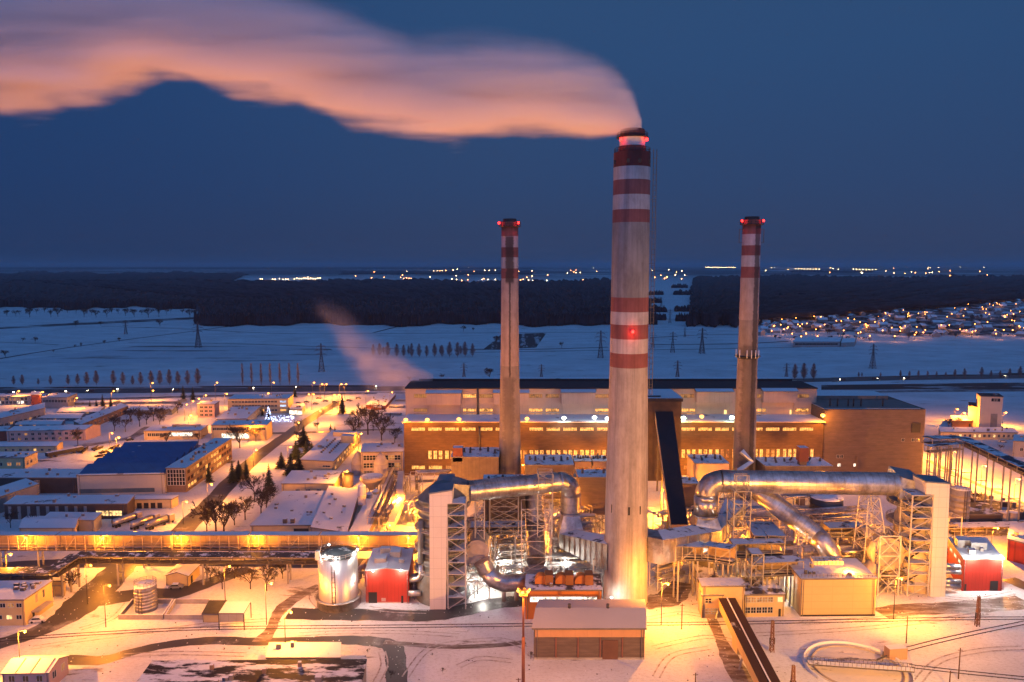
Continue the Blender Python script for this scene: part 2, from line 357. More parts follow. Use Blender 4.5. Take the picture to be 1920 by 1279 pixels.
RED, RED2, WHT, CON, CON2 = (.29, .098, .088), (.17, .03, .024), (.56, .50, .48), (.31, .29, .272), (.46, .41, .375)
m_iron = M("painted_iron", (.10, .09, .09), .6, .5); m_dark = M("dark_steel", (.03, .03, .035), .6, .4)
e_red = EM("aviation_red", (1, .012, .01), 14); m_lens = EM("lamp_glass_orange", (1, .36, .06), 6); m_lensw = EM("lamp_glass_white", (.95, 1, 1), 20); m_lensg = EM("lamp_glass_green", (.8, 1, .65), 40)
SODIUM2 = (1, .36, .13)
SODIUM, WHITE, REDL = (1, .31, .022), (1, .93, .82), (1, .04, .02)
def light(parent, pos, power, col, rad=.35, name="lamp_light"):
    d = bpy.data.lights.new(name, 'POINT'); d.energy = power; d.color = col; d.shadow_soft_size = rad
    o = bpy.data.objects.new(name, d); sc.collection.objects.link(o); o.parent = parent; o.location = V(pos) - WO[parent.name]; return o
def ladder(parent, x, y, z0, z1, dx=1.0, name="ladder"):
    mb = MB()
    for s in (0, dx): mb.beam((x + s, y, z0), (x + s, y, z1), .16)
    for k in range(int((z1 - z0) / 1.5)): mb.beam((x, y, z0 + k * 1.5), (x + dx, y, z0 + k * 1.5), .12)
    for k in range(int((z1 - z0) / 9)): mb.beam((x - 1.6, y, z0 + 2 + k * 9), (x + dx, y, z0 + 2 + k * 9), .12)
    return mb.build(name, m_iron, parent)
def railing(mb, c, r, z, n=16, h=1.1, w=.10):
    for k in range(n):
        a, b = 2 * math.pi * k / n, 2 * math.pi * (k + 1) / n
        p, q = V((c.x + r * math.cos(a), c.y + r * math.sin(a), z)), V((c.x + r * math.cos(b), c.y + r * math.sin(b), z))
        mb.beam(p, p + V((0, 0, h)), w); mb.beam(p + V((0, 0, h)), q + V((0, 0, h)), w); mb.beam(p + V((0, 0, h / 2)), q + V((0, 0, h / 2)), w)
def red_lamp(parent, p, pw=250, d=None):
    mb = MB(); mb.lathe(p, [(.30, -.35), (.45, 0), (.40, .35), (.1, .55)], 8); mb.build("warning_lamp", e_red, parent)
    light(parent, V(p) + V(d or (0, -1.0, 0)), pw * .7, REDL, .2)
CC = G(1177, 1141, 0) + V((0, 5.5, 0)); CC.z = 0; YC = CC.y
def zc(y): return Zof((CC.x, CC.y), y)
H1 = zc(287)
CH = thing("chimney", "tall wide striped concrete chimney with red and white rings, smoking, between the two thin ones", "chimney", CC)
r0, r1 = 38.5 / F * (CC.y + 30) * .97, 35.5 / F * (CC.y - 12) * 1.0
prof = [(r0 + .1, 0), (r0, 8), (r0 - .3, 30), (r1 + .35, 70), (r1, H1)]
b1 = [(0, CON2)] + [(zc(y) / H1, c) for y, c in ((687, RED), (661, WHT), (635, RED), (609, WHT), (584, RED), (558, CON), (421, RED), (395, WHT), (369, RED), (342, WHT), (316, RED2))]
mb = MB(); mb.lathe(CC, prof, 64); mb.build("shaft", band_mat("chimney_bands", H1, b1, .45), CH)
zt = zc(243); rf = r1 * .70
mb = MB(); mb.lathe(CC + V((0, 0, H1)), [(rf + .25, 0), (rf + .3, 1.7), (rf, 1.75), (rf, 4.0), (rf + .05, 4.05), (rf - .1, zt - H1 - .3), (rf - .35, zt - H1)], 40, [0, 0, 1, 1, 0, 0])
mb.build("flue", [M("flue_red", (.16, .03, .028), .7, 0, .3), M("flue_white", (.6, .56, .56), .7)], CH)
mb = MB(); railing(mb, CC, r1 - .15, H1, 28, 1.2); railing(mb, CC, rf + .7, H1 + 4.3, 20, 1.1)
mb.lathe(CC + V((0, 0, H1 + 4.1)), [(rf + .05, 0), (rf + .9, .05), (rf + .9, .2)], 30); mb.build("railing", m_dark, CH)
ladder(CH, CC.x + r1 + .9, CC.y, zc(740), H1 + 1, .9)
for a in (200, 250, 285, 325):
    mb = MB(); x, y = CC.x + (r1 + .02) * math.cos(R(a)), CC.y + (r1 + .02) * math.sin(R(a)); mb.obox((x - .45, y - .1, H1 - 3.3), (.9, 0, 0), (0, .4, 0), (0, 0, 1.1)); mb.build("opening", m_dark, CH)
for a in (218, 268, 300): # narrow openings low on the shaft
    mb = MB(); x, y = CC.x + (r0 - .55) * math.cos(R(a)), CC.y + (r0 - .55) * math.sin(R(a)); mb.obox((x - .3, y - .3, zc(953)), (.6, 0, 0), (0, .6, 0), (0, 0, 2.4)); mb.build("opening", m_dark, CH)
for a in (215, 325): red_lamp(CH, CC + V(((rf + .75) * math.cos(R(a)), (rf + .75) * math.sin(R(a)), H1 + 3.3)), 45, (.35 * math.cos(R(a)), -.7, 0))
red_lamp(CH, CC + V((0, -r1 - 1.1, zc(619))), 700)
def thin_chimney(px, pby, Y, ytop, w0, w1, bands, label, core, side):
    B = at(px, 900, Y); B.z = 0; z = lambda y: Zof((B.x, B.y), y); H = z(ytop + 6)
    t = thing("chimney", label, "chimney", B); ra, rb = w0 / 2 / F * Y, w1 / 2 / F * Y
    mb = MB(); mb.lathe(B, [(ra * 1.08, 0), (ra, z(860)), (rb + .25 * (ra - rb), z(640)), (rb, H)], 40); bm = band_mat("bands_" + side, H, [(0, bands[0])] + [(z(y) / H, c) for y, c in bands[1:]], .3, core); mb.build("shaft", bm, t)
    mb = MB(); mb.lathe(B + V((0, 0, H)), [(rb * .82, 0), (rb * .8, 1.2), (rb * .72, 1.25)], 24); mb.build("flue", m_dark, t)
    mb = MB(); mb.lathe(B + V((0, 0, z(ytop + 16))), [(rb, 0), (rb + 1.0, .05), (rb + 1.0, .25), (rb, .3)], 24); railing(mb, B, rb + .95, z(ytop + 16) + .2, 20, 1.9, .16); mb.build("platform", m_dark, t)
    for a in (200, 320): red_lamp(t, B + V(((rb + 1.2) * math.cos(R(a)), (rb + 1.2) * math.sin(R(a)), z(ytop + 9))), 420, (.3 * math.cos(R(a)), -.8, 0))
    return t, B, z, ra, rb, H
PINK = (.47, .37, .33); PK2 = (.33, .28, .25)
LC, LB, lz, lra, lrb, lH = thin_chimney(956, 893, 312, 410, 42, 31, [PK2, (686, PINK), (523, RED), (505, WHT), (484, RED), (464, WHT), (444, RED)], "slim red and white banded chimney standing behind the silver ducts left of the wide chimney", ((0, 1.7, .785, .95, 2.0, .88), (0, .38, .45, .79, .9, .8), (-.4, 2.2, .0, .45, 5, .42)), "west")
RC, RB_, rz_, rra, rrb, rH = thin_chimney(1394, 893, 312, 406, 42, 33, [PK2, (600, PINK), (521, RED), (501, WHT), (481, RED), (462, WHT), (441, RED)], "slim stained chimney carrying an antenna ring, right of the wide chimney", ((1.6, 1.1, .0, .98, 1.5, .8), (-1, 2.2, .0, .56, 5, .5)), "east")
mb = MB(); B = RB_; rr = rra - .7; zz = rz_(672)
mb.lathe(B + V((0, 0, zz)), [(rr, 0), (rr + 1.3, 1.0), (rr + 1.3, 1.2), (rr, 1.25)], 20)
mb.build("antenna_ring", m_dark, RC)
for a in (190, 215, 250, 270, 290, 310): mb = MB(); mb.cyl(B + V(((rr + 1.2) * math.cos(R(a)), (rr + 1.2) * math.sin(R(a)), zz + .6)), B + V(((rr + 1.2) * math.cos(R(a)), (rr + 1.2) * math.sin(R(a)), zz + 4)), .22, .22, 6); mb.build("antenna", M("antenna_white", (.7, .7, .72), .5), RC)
for s in (-1, 1):
    mb = MB(); x = B.x + s * (rrb + 1.4); mb.beam((x, B.y, rH - 9.5), (x, B.y, rH - 4), .2); mb.beam((x, B.y, rH - 9.5), (B.x + s * rrb * .9, B.y, rH - 9.5), .2); mb.beam((x, B.y, rH - 4), (B.x + s * rrb * .9, B.y, rH - 4), .2); mb.build("bracket", m_iron, RC)
mb = MB(); P = [at(1390, 846, 305), at(1409, 866, 303), at(1384, 884, 301)]
mb.tube(P, 1.3, 4, 0, False); mb.build("outlet_duct", M("zinc_duct", (.55, .55, .56), .4, .7), RC)
mb = MB(); P = at(939, 419, LB.y); 
mb.beam(P, at(933, 419, LB.y), .15); mb.build("bracket", m_iron, LC)
# ================================================================ smoke plumes (lit by lamps, added masts and sky; pink lamplight also put into their colour)
def plume(name, label, rows, Y, depth, dens, streak, col=(.995, .955, .945), dmin=3.0, fade=.02, soft=.24):
    """rows: (px, top, bottom) outline of the cloud where it hangs over the plant; it is depth times as deep as it is tall"""
    P = []
    for px, yt, yb in rows:
        a, b = at(px, yt, Y), at(px, yb, Y); P.append((a.x, b.z, a.z))
    P.sort(); x0, x1 = P[0][0], P[-1][0]; zlo, zhi = min(p[1] for p in P) - 4, max(p[2] for p in P) + 4
    mb = MB(); n = 0
    for x, lo, hi in P:
        h = max(dmin, (hi - lo) * depth / 2) * 1.12 + .5; m = (hi - lo) * .10 + .3
        # eight-sided section
        mb.v += [(x, Y - h, lo + (hi - lo) * .2), (x, Y - h * .5, lo - m), (x, Y + h * .5, lo - m), (x, Y + h, lo + (hi - lo) * .2), (x, Y + h, hi - (hi - lo) * .2), (x, Y + h * .5, hi + m), (x, Y - h * .5, hi + m), (x, Y - h, hi - (hi - lo) * .2)]; n += 1
    for i in range(n - 1):
        for k in range(8): mb.f.append((i * 8 + k, i * 8 + (k + 1) % 8, (i + 1) * 8 + (k + 1) % 8, (i + 1) * 8 + k)); mb.m.append(0); mb.s.append(False)
    for f in (tuple(range(7, -1, -1)), tuple((n - 1) * 8 + k for k in range(8))): mb.f.append(f); mb.m.append(0); mb.s.append(False)
    m = bpy.data.materials.new(name); m.use_nodes = True; t = m.node_tree; t.nodes.remove(t.nodes["Principled BSDF"])
    pv = t.nodes.new("ShaderNodeVolumePrincipled"); pv.inputs["Color"].default_value = (*col, 1); pv.inputs["Anisotropy"].default_value = .0
    t.links.new(pv.outputs[0], t.nodes["Material Output"].inputs["Volume"])
    def math_(op, a, b=None, c=None):
        q = t.nodes.new("ShaderNodeMath"); q.operation = op
        for i, x in enumerate((a, b, c)):
            if x is None: continue
            if hasattr(x, "is_linked"): t.links.new(x, q.inputs[i])
            else: q.inputs[i].default_value = x
        return q.outputs[0]
    pos = t.nodes.new("ShaderNodeNewGeometry").outputs["Position"]; s = t.nodes.new("ShaderNodeSeparateXYZ"); t.links.new(pos, s.inputs[0])
    u = math_('DIVIDE', math_('SUBTRACT', s.outputs[0], x0), x1 - x0)
    # wind-drawn billows
    def nz(scale, st, d): return math_('SUBTRACT', noise_fac(t, scale, d, "pos", st, .55), .5)
    wob = nz(.045, (1, .8, 1.0), 4); fine = nz(.24, streak, 7)
    lo = ramp(t, u, [((p[0] - x0) / (x1 - x0), ((p[1] - zlo) / (zhi - zlo),) * 3) for p in P]); hi = ramp(t, u, [((p[0] - x0) / (x1 - x0), ((p[2] - zlo) / (zhi - zlo),) * 3) for p in P])
    lo = math_('MULTIPLY_ADD', lo, zhi - zlo, zlo); hi = math_('MULTIPLY_ADD', hi, zhi - zlo, zlo); th = math_('SUBTRACT', hi, lo)
    sv = math_('DIVIDE', math_('SUBTRACT', s.outputs[2], lo), th); sv = math_('ADD', sv, math_('MULTIPLY', wob, .20)); sv = math_('ADD', sv, math_('MULTIPLY', fine, .34))
    q = math_('DIVIDE', math_('SUBTRACT', s.outputs[1], Y), math_('MAXIMUM', math_('MULTIPLY', th, depth / 2), dmin)); q = math_('ADD', q, math_('MULTIPLY', wob, .4))
    def sstep(x, a, b):
        r = t.nodes.new("ShaderNodeMapRange"); r.interpolation_type = 'SMOOTHSTEP'; t.links.new(x, r.inputs[0]); r.inputs[1].default_value = a; r.inputs[2].default_value = b; return r.outputs[0]
    d = math_('MULTIPLY', sstep(sv, .0, soft), sstep(sv, 1.0, .35)); d = math_('MULTIPLY', d, sstep(math_('ABSOLUTE', q), 1.0, .45))
    d = math_('MULTIPLY', d, math_('MULTIPLY_ADD', sstep(fine, -.16, .14), 1.25, .12))
    d = math_('MULTIPLY', d, sstep(u, 0, fade))
    d = math_('DIVIDE', math_('MULTIPLY', d, dens), math_('MAXIMUM', th, 2)); t.links.new(d, pv.inputs["Density"])
    o = mb.build(name, m); tag(o, label, "smoke", None, None); return o
plume("smoke_plume", "long pink lit smoke plume drifting from the top of the wide chimney", [(1201, 222, 250), (1190, 182, 252), (1176, 154, 252), (1158, 134, 252), (1110, 104, 253), (1040, 78, 248), (960, 68, 250), (900, 60, 260), (845, 58, 268), (780, 62, 266), (720, 40, 256), (640, 8, 232), (560, -20, 206), (480, -36, 190), (420, -44, 178), (340, -50, 146), (270, -56, 138), (200, -60, 170), (140, -64, 192), (60, -70, 190), (10, -74, 214), (-120, -80, 205), (-330, -90, 190)], YC, 1.0, 16.0, (.10, .35, .9))
# ================================================================ buildings
WIN = {}
def win_mesh(wd, ht, lit, nx=2, ny=1, fr="white"):
    k = (round(wd, 1), round(ht, 1), lit, nx, ny, fr)
    if k in WIN: return WIN[k]
    mb = MB(); e = max(.05, min(.12, wd * .06))
    mb.box(-wd / 2, -.02, 0, wd / 2, .10, ht, 1)        # pane, its front 2 cm proud of the wall
    for x in [-wd / 2 + (wd - e) * i / nx for i in range(nx + 1)]: mb.box(x, -.07, 0, x + e, .08, ht, 0)
    for z in [(ht - e) * j / ny for j in range(ny + 1)]: mb.box(-wd / 2 + .003, -.065, z + .002, wd / 2 - .003, .08, z + e - .002, 0)
    me = bpy.data.meshes.new("window"); me.from_pydata(mb.v, [], mb.f)
    me.materials.append(FRAMES[fr]); me.materials.append(GLASS[lit]); me.polygons.foreach_set("material_index", mb.m); me.update(); WIN[k] = me; return me
FRAMES = {"white": M("frame_white", (.5, .48, .45), .6), "dark": M("frame_dark", (.05, .045, .045), .6), "brown": M("frame_brown", (.16, .07, .035), .7)}
g_, t_, b_ = nodes("dark_glass"); b_.inputs["Base Color"].default_value = (.015, .02, .03, 1); b_.inputs["Roughness"].default_value = .08
GLASS = {"off": g_, "warm": EM("window_warm", (1, .44, .10), 2.1, .8), "dim": EM("window_dim", (1, .42, .12), .55, .5), "white": EM("window_white", (1, .9, .7), 2.4, .5), "gold": EM("window_gold", (1, .62, .22), 2.2, .5), "blue": EM("window_blue", (.5, .7, 1), 1.6, .6)}
def window(parent, P, u, ht, wd, lit, nx=2, ny=1, fr="white", name="window"):
    """P: middle of the sill on the wall; u: unit vector along the wall, the outside is to the right of u turned clockwise"""
    o = bpy.data.objects.new(name, win_mesh(wd, ht, lit, nx, ny, fr)); sc.collection.objects.link(o); o.parent = parent
    o.location = V(P) - WO[parent.name]; o.rotation_euler = (0, 0, math.atan2(u.y, u.x)); return o
m_roofsnow = SNOW("roof_snow", (.10, .10, .11), .36, .10)
m_eave = M("eave_trim", (.16, .14, .13), .6)
class House:
    """walls from three roof corners seen in the photo: a front-left, b front-right, c rear-right (or rear-left with left=True); by = where the wall under a meets the ground"""
    def __init__(s, name, label, a, by, b, c, wall, cat="building", left=False, roof="flat", rise=2.0, ov=.25, snow=None, group=None, h=None, z0=0.0, fascia=None, part=True):
        A = G(a[0], by, z0); s.h = h if h else Zof(A, a[1]) - z0; H = s.h + z0
        A = G(*a, H); B = G(*b, H); Cc = G(*c, H)
        if left: D = Cc; Cc = B + (D - A)
        else: D = A + (Cc - B)
        s.P = [V((p.x, p.y, z0)) for p in (A, B, Cc, D)]; s.z0 = z0
        s.o = thing(name, label, cat, (s.P[0] + s.P[2]) / 2, group); up = V((0, 0, s.h))
        snow = snow or m_roofsnow; fascia = fascia or m_eave
        n = [(s.P[(i + 1) % 4] - s.P[i]).normalized() for i in range(4)]
        mb = MB(); mb.prism(s.P, up); 
        if roof == "gable":   # ridge along a-b
            m1, m2 = (s.P[0] + s.P[3]) / 2 + up + V((0, 0, rise)), (s.P[1] + s.P[2]) / 2 + up + V((0, 0, rise))
            e = [p + up for p in s.P]; mb.add([e[0], e[3], m1, e[1], e[2], m2], [(0, 2, 1), (3, 4, 5)])
        if roof == "gable2":  # ridge front to back
            m1, m2 = (s.P[0] + s.P[1]) / 2 + up + V((0, 0, rise)), (s.P[3] + s.P[2]) / 2 + up + V((0, 0, rise))
            e = [p + up for p in s.P]; mb.add([e[0], e[1], m1, e[3], e[2], m2], [(0, 1, 2), (3, 5, 4)])
        mb.build("wall", wall, s.o)
        u, v = n[0], (s.P[3] - s.P[0]).normalized(); q = [s.P[0] - u * ov - v * ov, s.P[1] + u * ov - v * ov, s.P[2] + u * ov + v * ov, s.P[3] - u * ov + v * ov]
        e = [p + up + V((0, 0, .003)) for p in q]; mb = MB(); th = V((0, 0, .45))
        if roof == "flat": mb.prism(e, th, 1, 0)
        elif roof == "gable":
            r1_, r2_ = (e[0] + e[3]) / 2 + V((0, 0, rise)), (e[1] + e[2]) / 2 + V((0, 0, rise)); T = th * .6
            for x, y, m1, m2 in ((e[0], e[1], r2_, r1_), (e[2], e[3], r1_, r2_)):
                mb.hexa([x, y, m1, m2, x + T, y + T, m2 * 0 + m1 + T, m2 + T], 1, 0)
        elif roof == "gable2":
            r1_, r2_ = (e[0] + e[1]) / 2 + V((0, 0, rise)), (e[3] + e[2]) / 2 + V((0, 0, rise)); T = th * .6
            for x, y, m1, m2 in ((e[1], e[2], r2_, r1_), (e[3], e[0], r1_, r2_)):
                mb.hexa([x, y, m1, m2, x + T, y + T, m1 + T, m2 + T], 1, 0)
        elif roof == "shed":
            up2 = V((0, 0, rise)); e2 = [e[0], e[1], e[2] + up2, e[3] + up2]; mb.hexa(e2 + [p + th for p in e2], 1, 0)
        s.roof = mb.build("roof", [snow, fascia], s.o)
        L_ = (s.P[1] - s.P[0]).length; D_ = (s.P[3] - s.P[0]).length
        if roof == "flat" and min(L_, D_) > 7 and part and s.P[0].y < 520:   # small things any flat roof has
            rr = random.Random(name + label)
            for k in range(int(min(6, L_ * D_ / 90)) + 1): s.roofbox(rr.choice(("vent", "hatch", "chimney_stack")), rr.uniform(.08, .92), rr.uniform(.15, .9), rr.uniform(.6, 1.6), rr.uniform(.6, 1.4), rr.uniform(.5, 1.5), m_eave)
        if s.P[0].y < 420 and part:
            a, b = s.P[0], s.P[1]; n_ = (b - a).normalized(); n_ = V((n_.y, -n_.x, 0)) * .14
            for f in (.03, .97): p = a.lerp(b, f) + n_; mb = MB(); mb.cyl(p + V((0, 0, .1)), p + V((0, 0, s.h - .05)), .09, .09, 6); mb.build("downpipe", m_eave, s.o)
    def wall(s, side):
        i = {"f": 0, "r": 1, "b": 2, "l": 3}[side]; return s.P[i], s.P[(i + 1) % 4]
    def win(s, side, n, z, ht, wd, lit, t0=.05, t1=.95, nx=2, ny=1, fr="white", skip=(), name="window"):
        p, q = s.wall(side); u = (q - p).normalized()
        for k in range(n):
            if k in skip: continue
            t = t0 + (t1 - t0) * (k + .5) / n
            l = lit if isinstance(lit, str) else random.choice(lit)
            window(s.o, p.lerp(q, t) + V((0, 0, z)), u, ht, wd, l, nx, ny, fr, name)
    def box(s, name, side, t0, t1, z0, z1, out, mat):
        p, q = s.wall(side); u = (q - p).normalized(); nn = V((u.y, -u.x, 0)); a, b = p.lerp(q, t0), p.lerp(q, t1)
        mb = MB(); mb.obox(a - nn * .15 + V((0, 0, z0)), b - a, nn * (out + .15), V((0, 0, z1 - z0))); return mb.build(name, mat, s.o)
    def on(s, fx, fy, z=0):  # a point on the roof, fractions along front and towards the back
        return s.P[0] + (s.P[1] - s.P[0]) * fx + (s.P[3] - s.P[0]) * fy + V((0, 0, s.h + z))
    def roofbox(s, name, fx, fy, wx, wy, hz, mat, z=.42, u=None):
        c = s.on(fx, fy, z); u = (s.P[1] - s.P[0]).normalized(); v = (s.P[3] - s.P[0]).normalized()
        mb = MB(); mb.obox(c - u * wx / 2 - v * wy / 2, u * wx, v * wy, V((0, 0, hz)), 0, 1); return mb.build(name, mat if isinstance(mat, list) else [mat, m_roofsnow], s.o)
# ---------------------------------------------------------------- boiler house
m_brick = M("brown_brick", (.115, .066, .036), .85, 0, .25, .3, (1, 1, 3), 0, [('z', 1.15, .10)], .72)
m_panel = M("pale_panel", (.52, .40, .31), .75, 0, .10, .1, (1, 1, 1), 0, [('h', 7.2, .12)], .8)
m_brickR = M("red_brown_brick", (.13, .093, .077), .85, 0, .22, .25, (1, 1, 4), 0, [('z', .9, .10)], .8)
m_bit = M("roof_felt", (.025, .025, .03), .8, 0, .3)
YL, YU = 345.0, 362.0
a = at(757, 792, YL); b = at(1545, 788, YL); zl = a.z
x0, x1 = a.x, b.x; zu = at(760, 729, YU).z; ux0, ux1 = at(760, 729, YU).x, at(1532, 724, YU).x
BH = thing("boiler_house", "long brown brick boiler house with pale upper storey and glowing windows behind the chimneys", "power station", ((x0 + x1) / 2, YL, 0))
mb = MB(); mb.box(x0, YL, 0, x1, YL + 60, zl); mb.build("lower_wall", m_brick, BH)
mb = MB(); mb.box(ux0, YU, zl - .5, ux1, YU + 27, zu); mb.build("upper_wall", m_panel, BH)
mb = MB(); mb.box(ux0 - .3, YU - .5, zu + .003, ux1 + .3, YU + 22, zu + .5, 0); mb.box(ux0 + 4, YU + 22, zu + .003, ux1 - 4, YU + 28, zu + 1.6, 0, 1); mb.build("roof", [m_bit, m_roofsnow], BH)
mb = MB(); mb.box(x0 - .8, YL - .9, zl + .003, x1 + .5, YU - .05, zl + .5, 0, 1); mb.build("ledge_roof", [M("ledge_trim", (.55, .42, .3), .6), m_roofsnow], BH)
ux = V((1, 0, 0))
def bwin(xa, xb, ya, yb, Y, lit, nx, ny=1, fr="brown"):
    a, b = at(xa, yb, Y), at(xb, ya, Y); window(BH, ((a.x + b.x) / 2, Y, a.z), ux, b.z - a.z, b.x - a.x, lit, nx, ny, fr)
for xa in (776, 868, 899, 992, 1023, 1116, 1240, 1276, 1412, 1492): bwin(xa, xa + 25, 739, 746, YU, "warm" if xa in (868, 1240) else "dim", 7)
for xa in (776, 868, 899, 992, 1023, 1116, 1278, 1411, 1491):
    for yy in (766, 775.5): bwin(xa, xa + 25, yy, yy + 6, YU, "warm" if xa not in (776,) else "dim", 8)
for xa in (1357, 1480): bwin(xa, xa + 6, 768, 778, YU, "gold", 1)
k = 0; xa = 771.0
while xa < 1525:
    if not (930 < xa < 965 or 1140 < xa < 1228): bwin(xa, xa + 26, 801.5, 808, YL, "warm", 8, 1)
    xa += 31.65
xa = 803.0; k = 0
while xa < 1500:
    if not (1140 < xa < 1228):
        for j in range(3):
            bwin(xa + j * 9.8, xa + j * 9.8 + 6.8, 845 - .005 * (xa - 800), 861 - .005 * (xa - 800), YL, "dim" if (k * 3 + j) in (4, 5, 11, 13, 14, 17, 30, 41, 52, 53, 57, 60, 61) else "warm", 2, 2)
    xa += 31.65; k += 1
for xa in (772, 804, 836, 1250, 1282): bwin(xa, xa + 25, 873, 880, YL, "warm" if xa < 830 else "dim", 8)
# dust-hood bays on the upper storey
m_bay = M("bay_sheet", (.50, .38, .30), .7, 0, .12, .2, (1, 1, 1), 0, [('h', 2.4, .12)], .75)
for xa, xb in ((801, 865), (926, 991), (1052, 1115), (1303, 1371), (1427, 1491)):
    dy = -(xa - 800) * .006; a, b = at(xa, 757 + dy, YU), at(xb, 736 + dy, YU); mb = MB()
    mb.box(a.x, YU - 3.2, a.z, b.x, YU - .02, b.z, 0); mb.build("bay", m_bay, BH)
    mb = MB(); mb.hexa([V((a.x - .4, YU - 3.9, b.z + .003)), V((b.x + .4, YU - 3.9, b.z + .003)), V((b.x + .4, YU - .03, b.z + .003)), V((a.x - .4, YU - .03, b.z + .003)), V((a.x - .4, YU - 3.9, b.z + .3)), V((b.x + .4, YU - 3.9, b.z + .3)), V((b.x + .4, YU - .03, b.z + 1.4)), V((a.x - .4, YU - .03, b.z + 1.4))], 0, 1)
    mb.build("bay_roof", [m_eave, m_roofsnow], BH)
    for x in (a.x + .3, b.x - .7): mb = MB(); mb.box(x, YU - .5, zl + .5, x + .4, YU - .02, a.z - .003); mb.build("bay_frame", m_bay, BH)
# drain pipes and flue on the wall
mb = MB(); P = [at(896, 727, YU - .6), at(896, 786, YU - .6)]; mb.cyl(P[0], P[1], .5, .5, 8); P = [at(899, 800, YL - .6), at(899, 848, YL - .6)]; mb.cyl(P[0], P[1], .45, .45, 8); mb.build("drain_pipe", m_iron, BH)
# centre block with the coal bunker head (right of the wide chimney)
mb = MB(); a, b = at(1212, 760, YL - 9), at(1278, 753, YL - 9); mb.box(a.x, YL - 9, 0, b.x, YL - .01, b.z, 0); mb.build("bunker_wall", M("shaded_bunker_brick", (.085, .06, .04), .85, 0, .25, .3), BH)  # brick darkened: the wall's weaker light is put into its colour
mb = MB(); mb.box(a.x - .3, YL - 9.4, b.z + .003, b.x + .6, YU - .06, b.z + 1.6, 0, 1); c = at(1238, 741, YL - 5); mb.box(a.x, YL - 6, b.z + 1.603, c.x, YL + 6, c.z, 0, 1); mb.build("bunker_roof", [m_bit, m_roofsnow], BH)
mb = MB(); mb.box(x0 + 3, YL + 60.02, 0, x1 - 3, YL + 75, 18, 0); mb.build("rear_wall", m_brick, BH)
# turbine hall, blank brick
a = at(1545.3, 768, YL + 1); b = at(1738, 766, YL + 1)
TH = thing("turbine_hall", "windowless red-brown brick hall attached to the right end of the boiler house", "power station", ((a.x + b.x) / 2, YL + 1, 0))
zt = a.z; mb = MB(); mb.prism([(a.x + .4, YL + 1, 0), (b.x - 1.2, YL + 1, 0), (b.x - .3, YL + 1.4, 0), (b.x, YL + 2.4, 0), (b.x, YL + 45, 0), (a.x + .4, YL + 45, 0)], (0, 0, zt)); mb.build("wall", m_brickR, TH)
mb = MB(); mb.box(a.x + .4, YL + 3, zt + .003, b.x - 2, YL + 26, zt + .25, 0, 1); mb.box(a.x + 1, YL + 26, zt + .003, b.x - 6, YL + 40, zt + 2.2, 1, 0); mb.build("roof", [m_roofsnow, m_eave], TH)
mb = MB()
for px in (1556, 1570, 1590, 1600, 1614, 1655): p = at(px, 764, YL + 8); mb.cyl((p.x, p.y, zt), (p.x, p.y, zt + 4), .35, .35, 6)
mb.build("vent_pipe", m_dark, TH)
p, q = at(1709, 811, YL + 1), at(1726, 793, YL + 1); mb = MB(); mb.box(p.x, YL + .7, p.z, q.x, YL + 1.2, q.z); mb.build("louvre", m_dark, TH)
for px, py, l in ((1693, 828, "off"), (1712, 828, "off"), (1721, 828, "off"), (1573, 875, "white"), (1603, 875, "white"), (1571, 859, "off"), (1578, 859, "off")): p = at(px, py, YL + 1); window(TH, p, ux, 1.6, 1.6, l, 2)
mb = MB()
for px in (1607,): p, q = at(px - 3, 880, YL + 1), at(px + 2, 855, YL + 1); mb.box(p.x, YL + .3, p.z, q.x, YL + 1.2, q.z)
mb.build("buttress", m_brickR, TH)
# ================================================================ lamps: the plant's own sodium and white lights
LAMPS = {}
LG = {"s": (SODIUM, m_lens), "w": (WHITE, m_lensw), "g": ((.8, 1, .6), m_lensg)}
def lamp(pos, label, power, c="s", h=9, arm=1.6, kind="street", group=None, off=None):
    P = V(pos); col, glass = LG[c]; t = thing("street_lamp" if kind == "street" else "floodlight", label, "lamp", P, group)
    if kind == "street":
        mb = MB(); mb.cyl(P, P + V((0, 0, h)), .13, .08, 6); mb.build("pole", m_iron, t)
        mb = MB(); mb.beam(P + V((0, 0, h)), P + V((arm, 0, h + .25)), .10); mb.box(P.x + arm - .3, P.y - .15, P.z + h + .2, P.x + arm + .5, P.y + .15, P.z + h + .36); mb.build("arm", m_iron, t)
        b = P + V((arm + .1, 0, h - .05))
    else:
        mb = MB(); mb.beam(P, P + V((0, -1.5, .8)), .12); mb.build("bracket", m_iron, t); b = P + V((0, -1.7, .9))
    rr = max(.30, min(.75, (P - C0).length / 950))
    if kind == "flood" and h < 0: rr *= 2.7  # ledge bulbs oversized, lamp glare put into their shape
    mb = MB(); mb.lathe(b, [(rr * .3, -rr * .9), (rr, -rr * .35), (rr, rr * .2), (rr * .4, rr * .6)], 8); mb.build("bulb", glass, t)
    o = V(off) if off else V((0, -rr - .25, -rr * .6 - .3))
    light(t, b + o, power, col, .35); return t
K = 1000.0
for i, (px, py, c, pw) in enumerate(((762, 788, "s", 4), (802, 788, "s", 4), (861, 787, "s", 4), (988, 786, "s", 4), (1057, 785, "w", 2.2), (1114, 784, "w", 2), (1138, 786, "w", 1.6), (1280, 785, "g", 1.6), (1314, 782, "s", 4), (1370, 784, "g", 1.2), (1540, 780, "s", 14))):
    p = at(px, py, YL - .9); p.z -= .2
    lamp(p, {"s": "orange", "w": "white", "g": "greenish white"}[c] + " floodlight on the boiler house ledge, " + (ORD[i] if i < 10 else "last") + " from its left end", pw * K, c, -1, kind="flood", group="floodlights along the boiler house ledge")
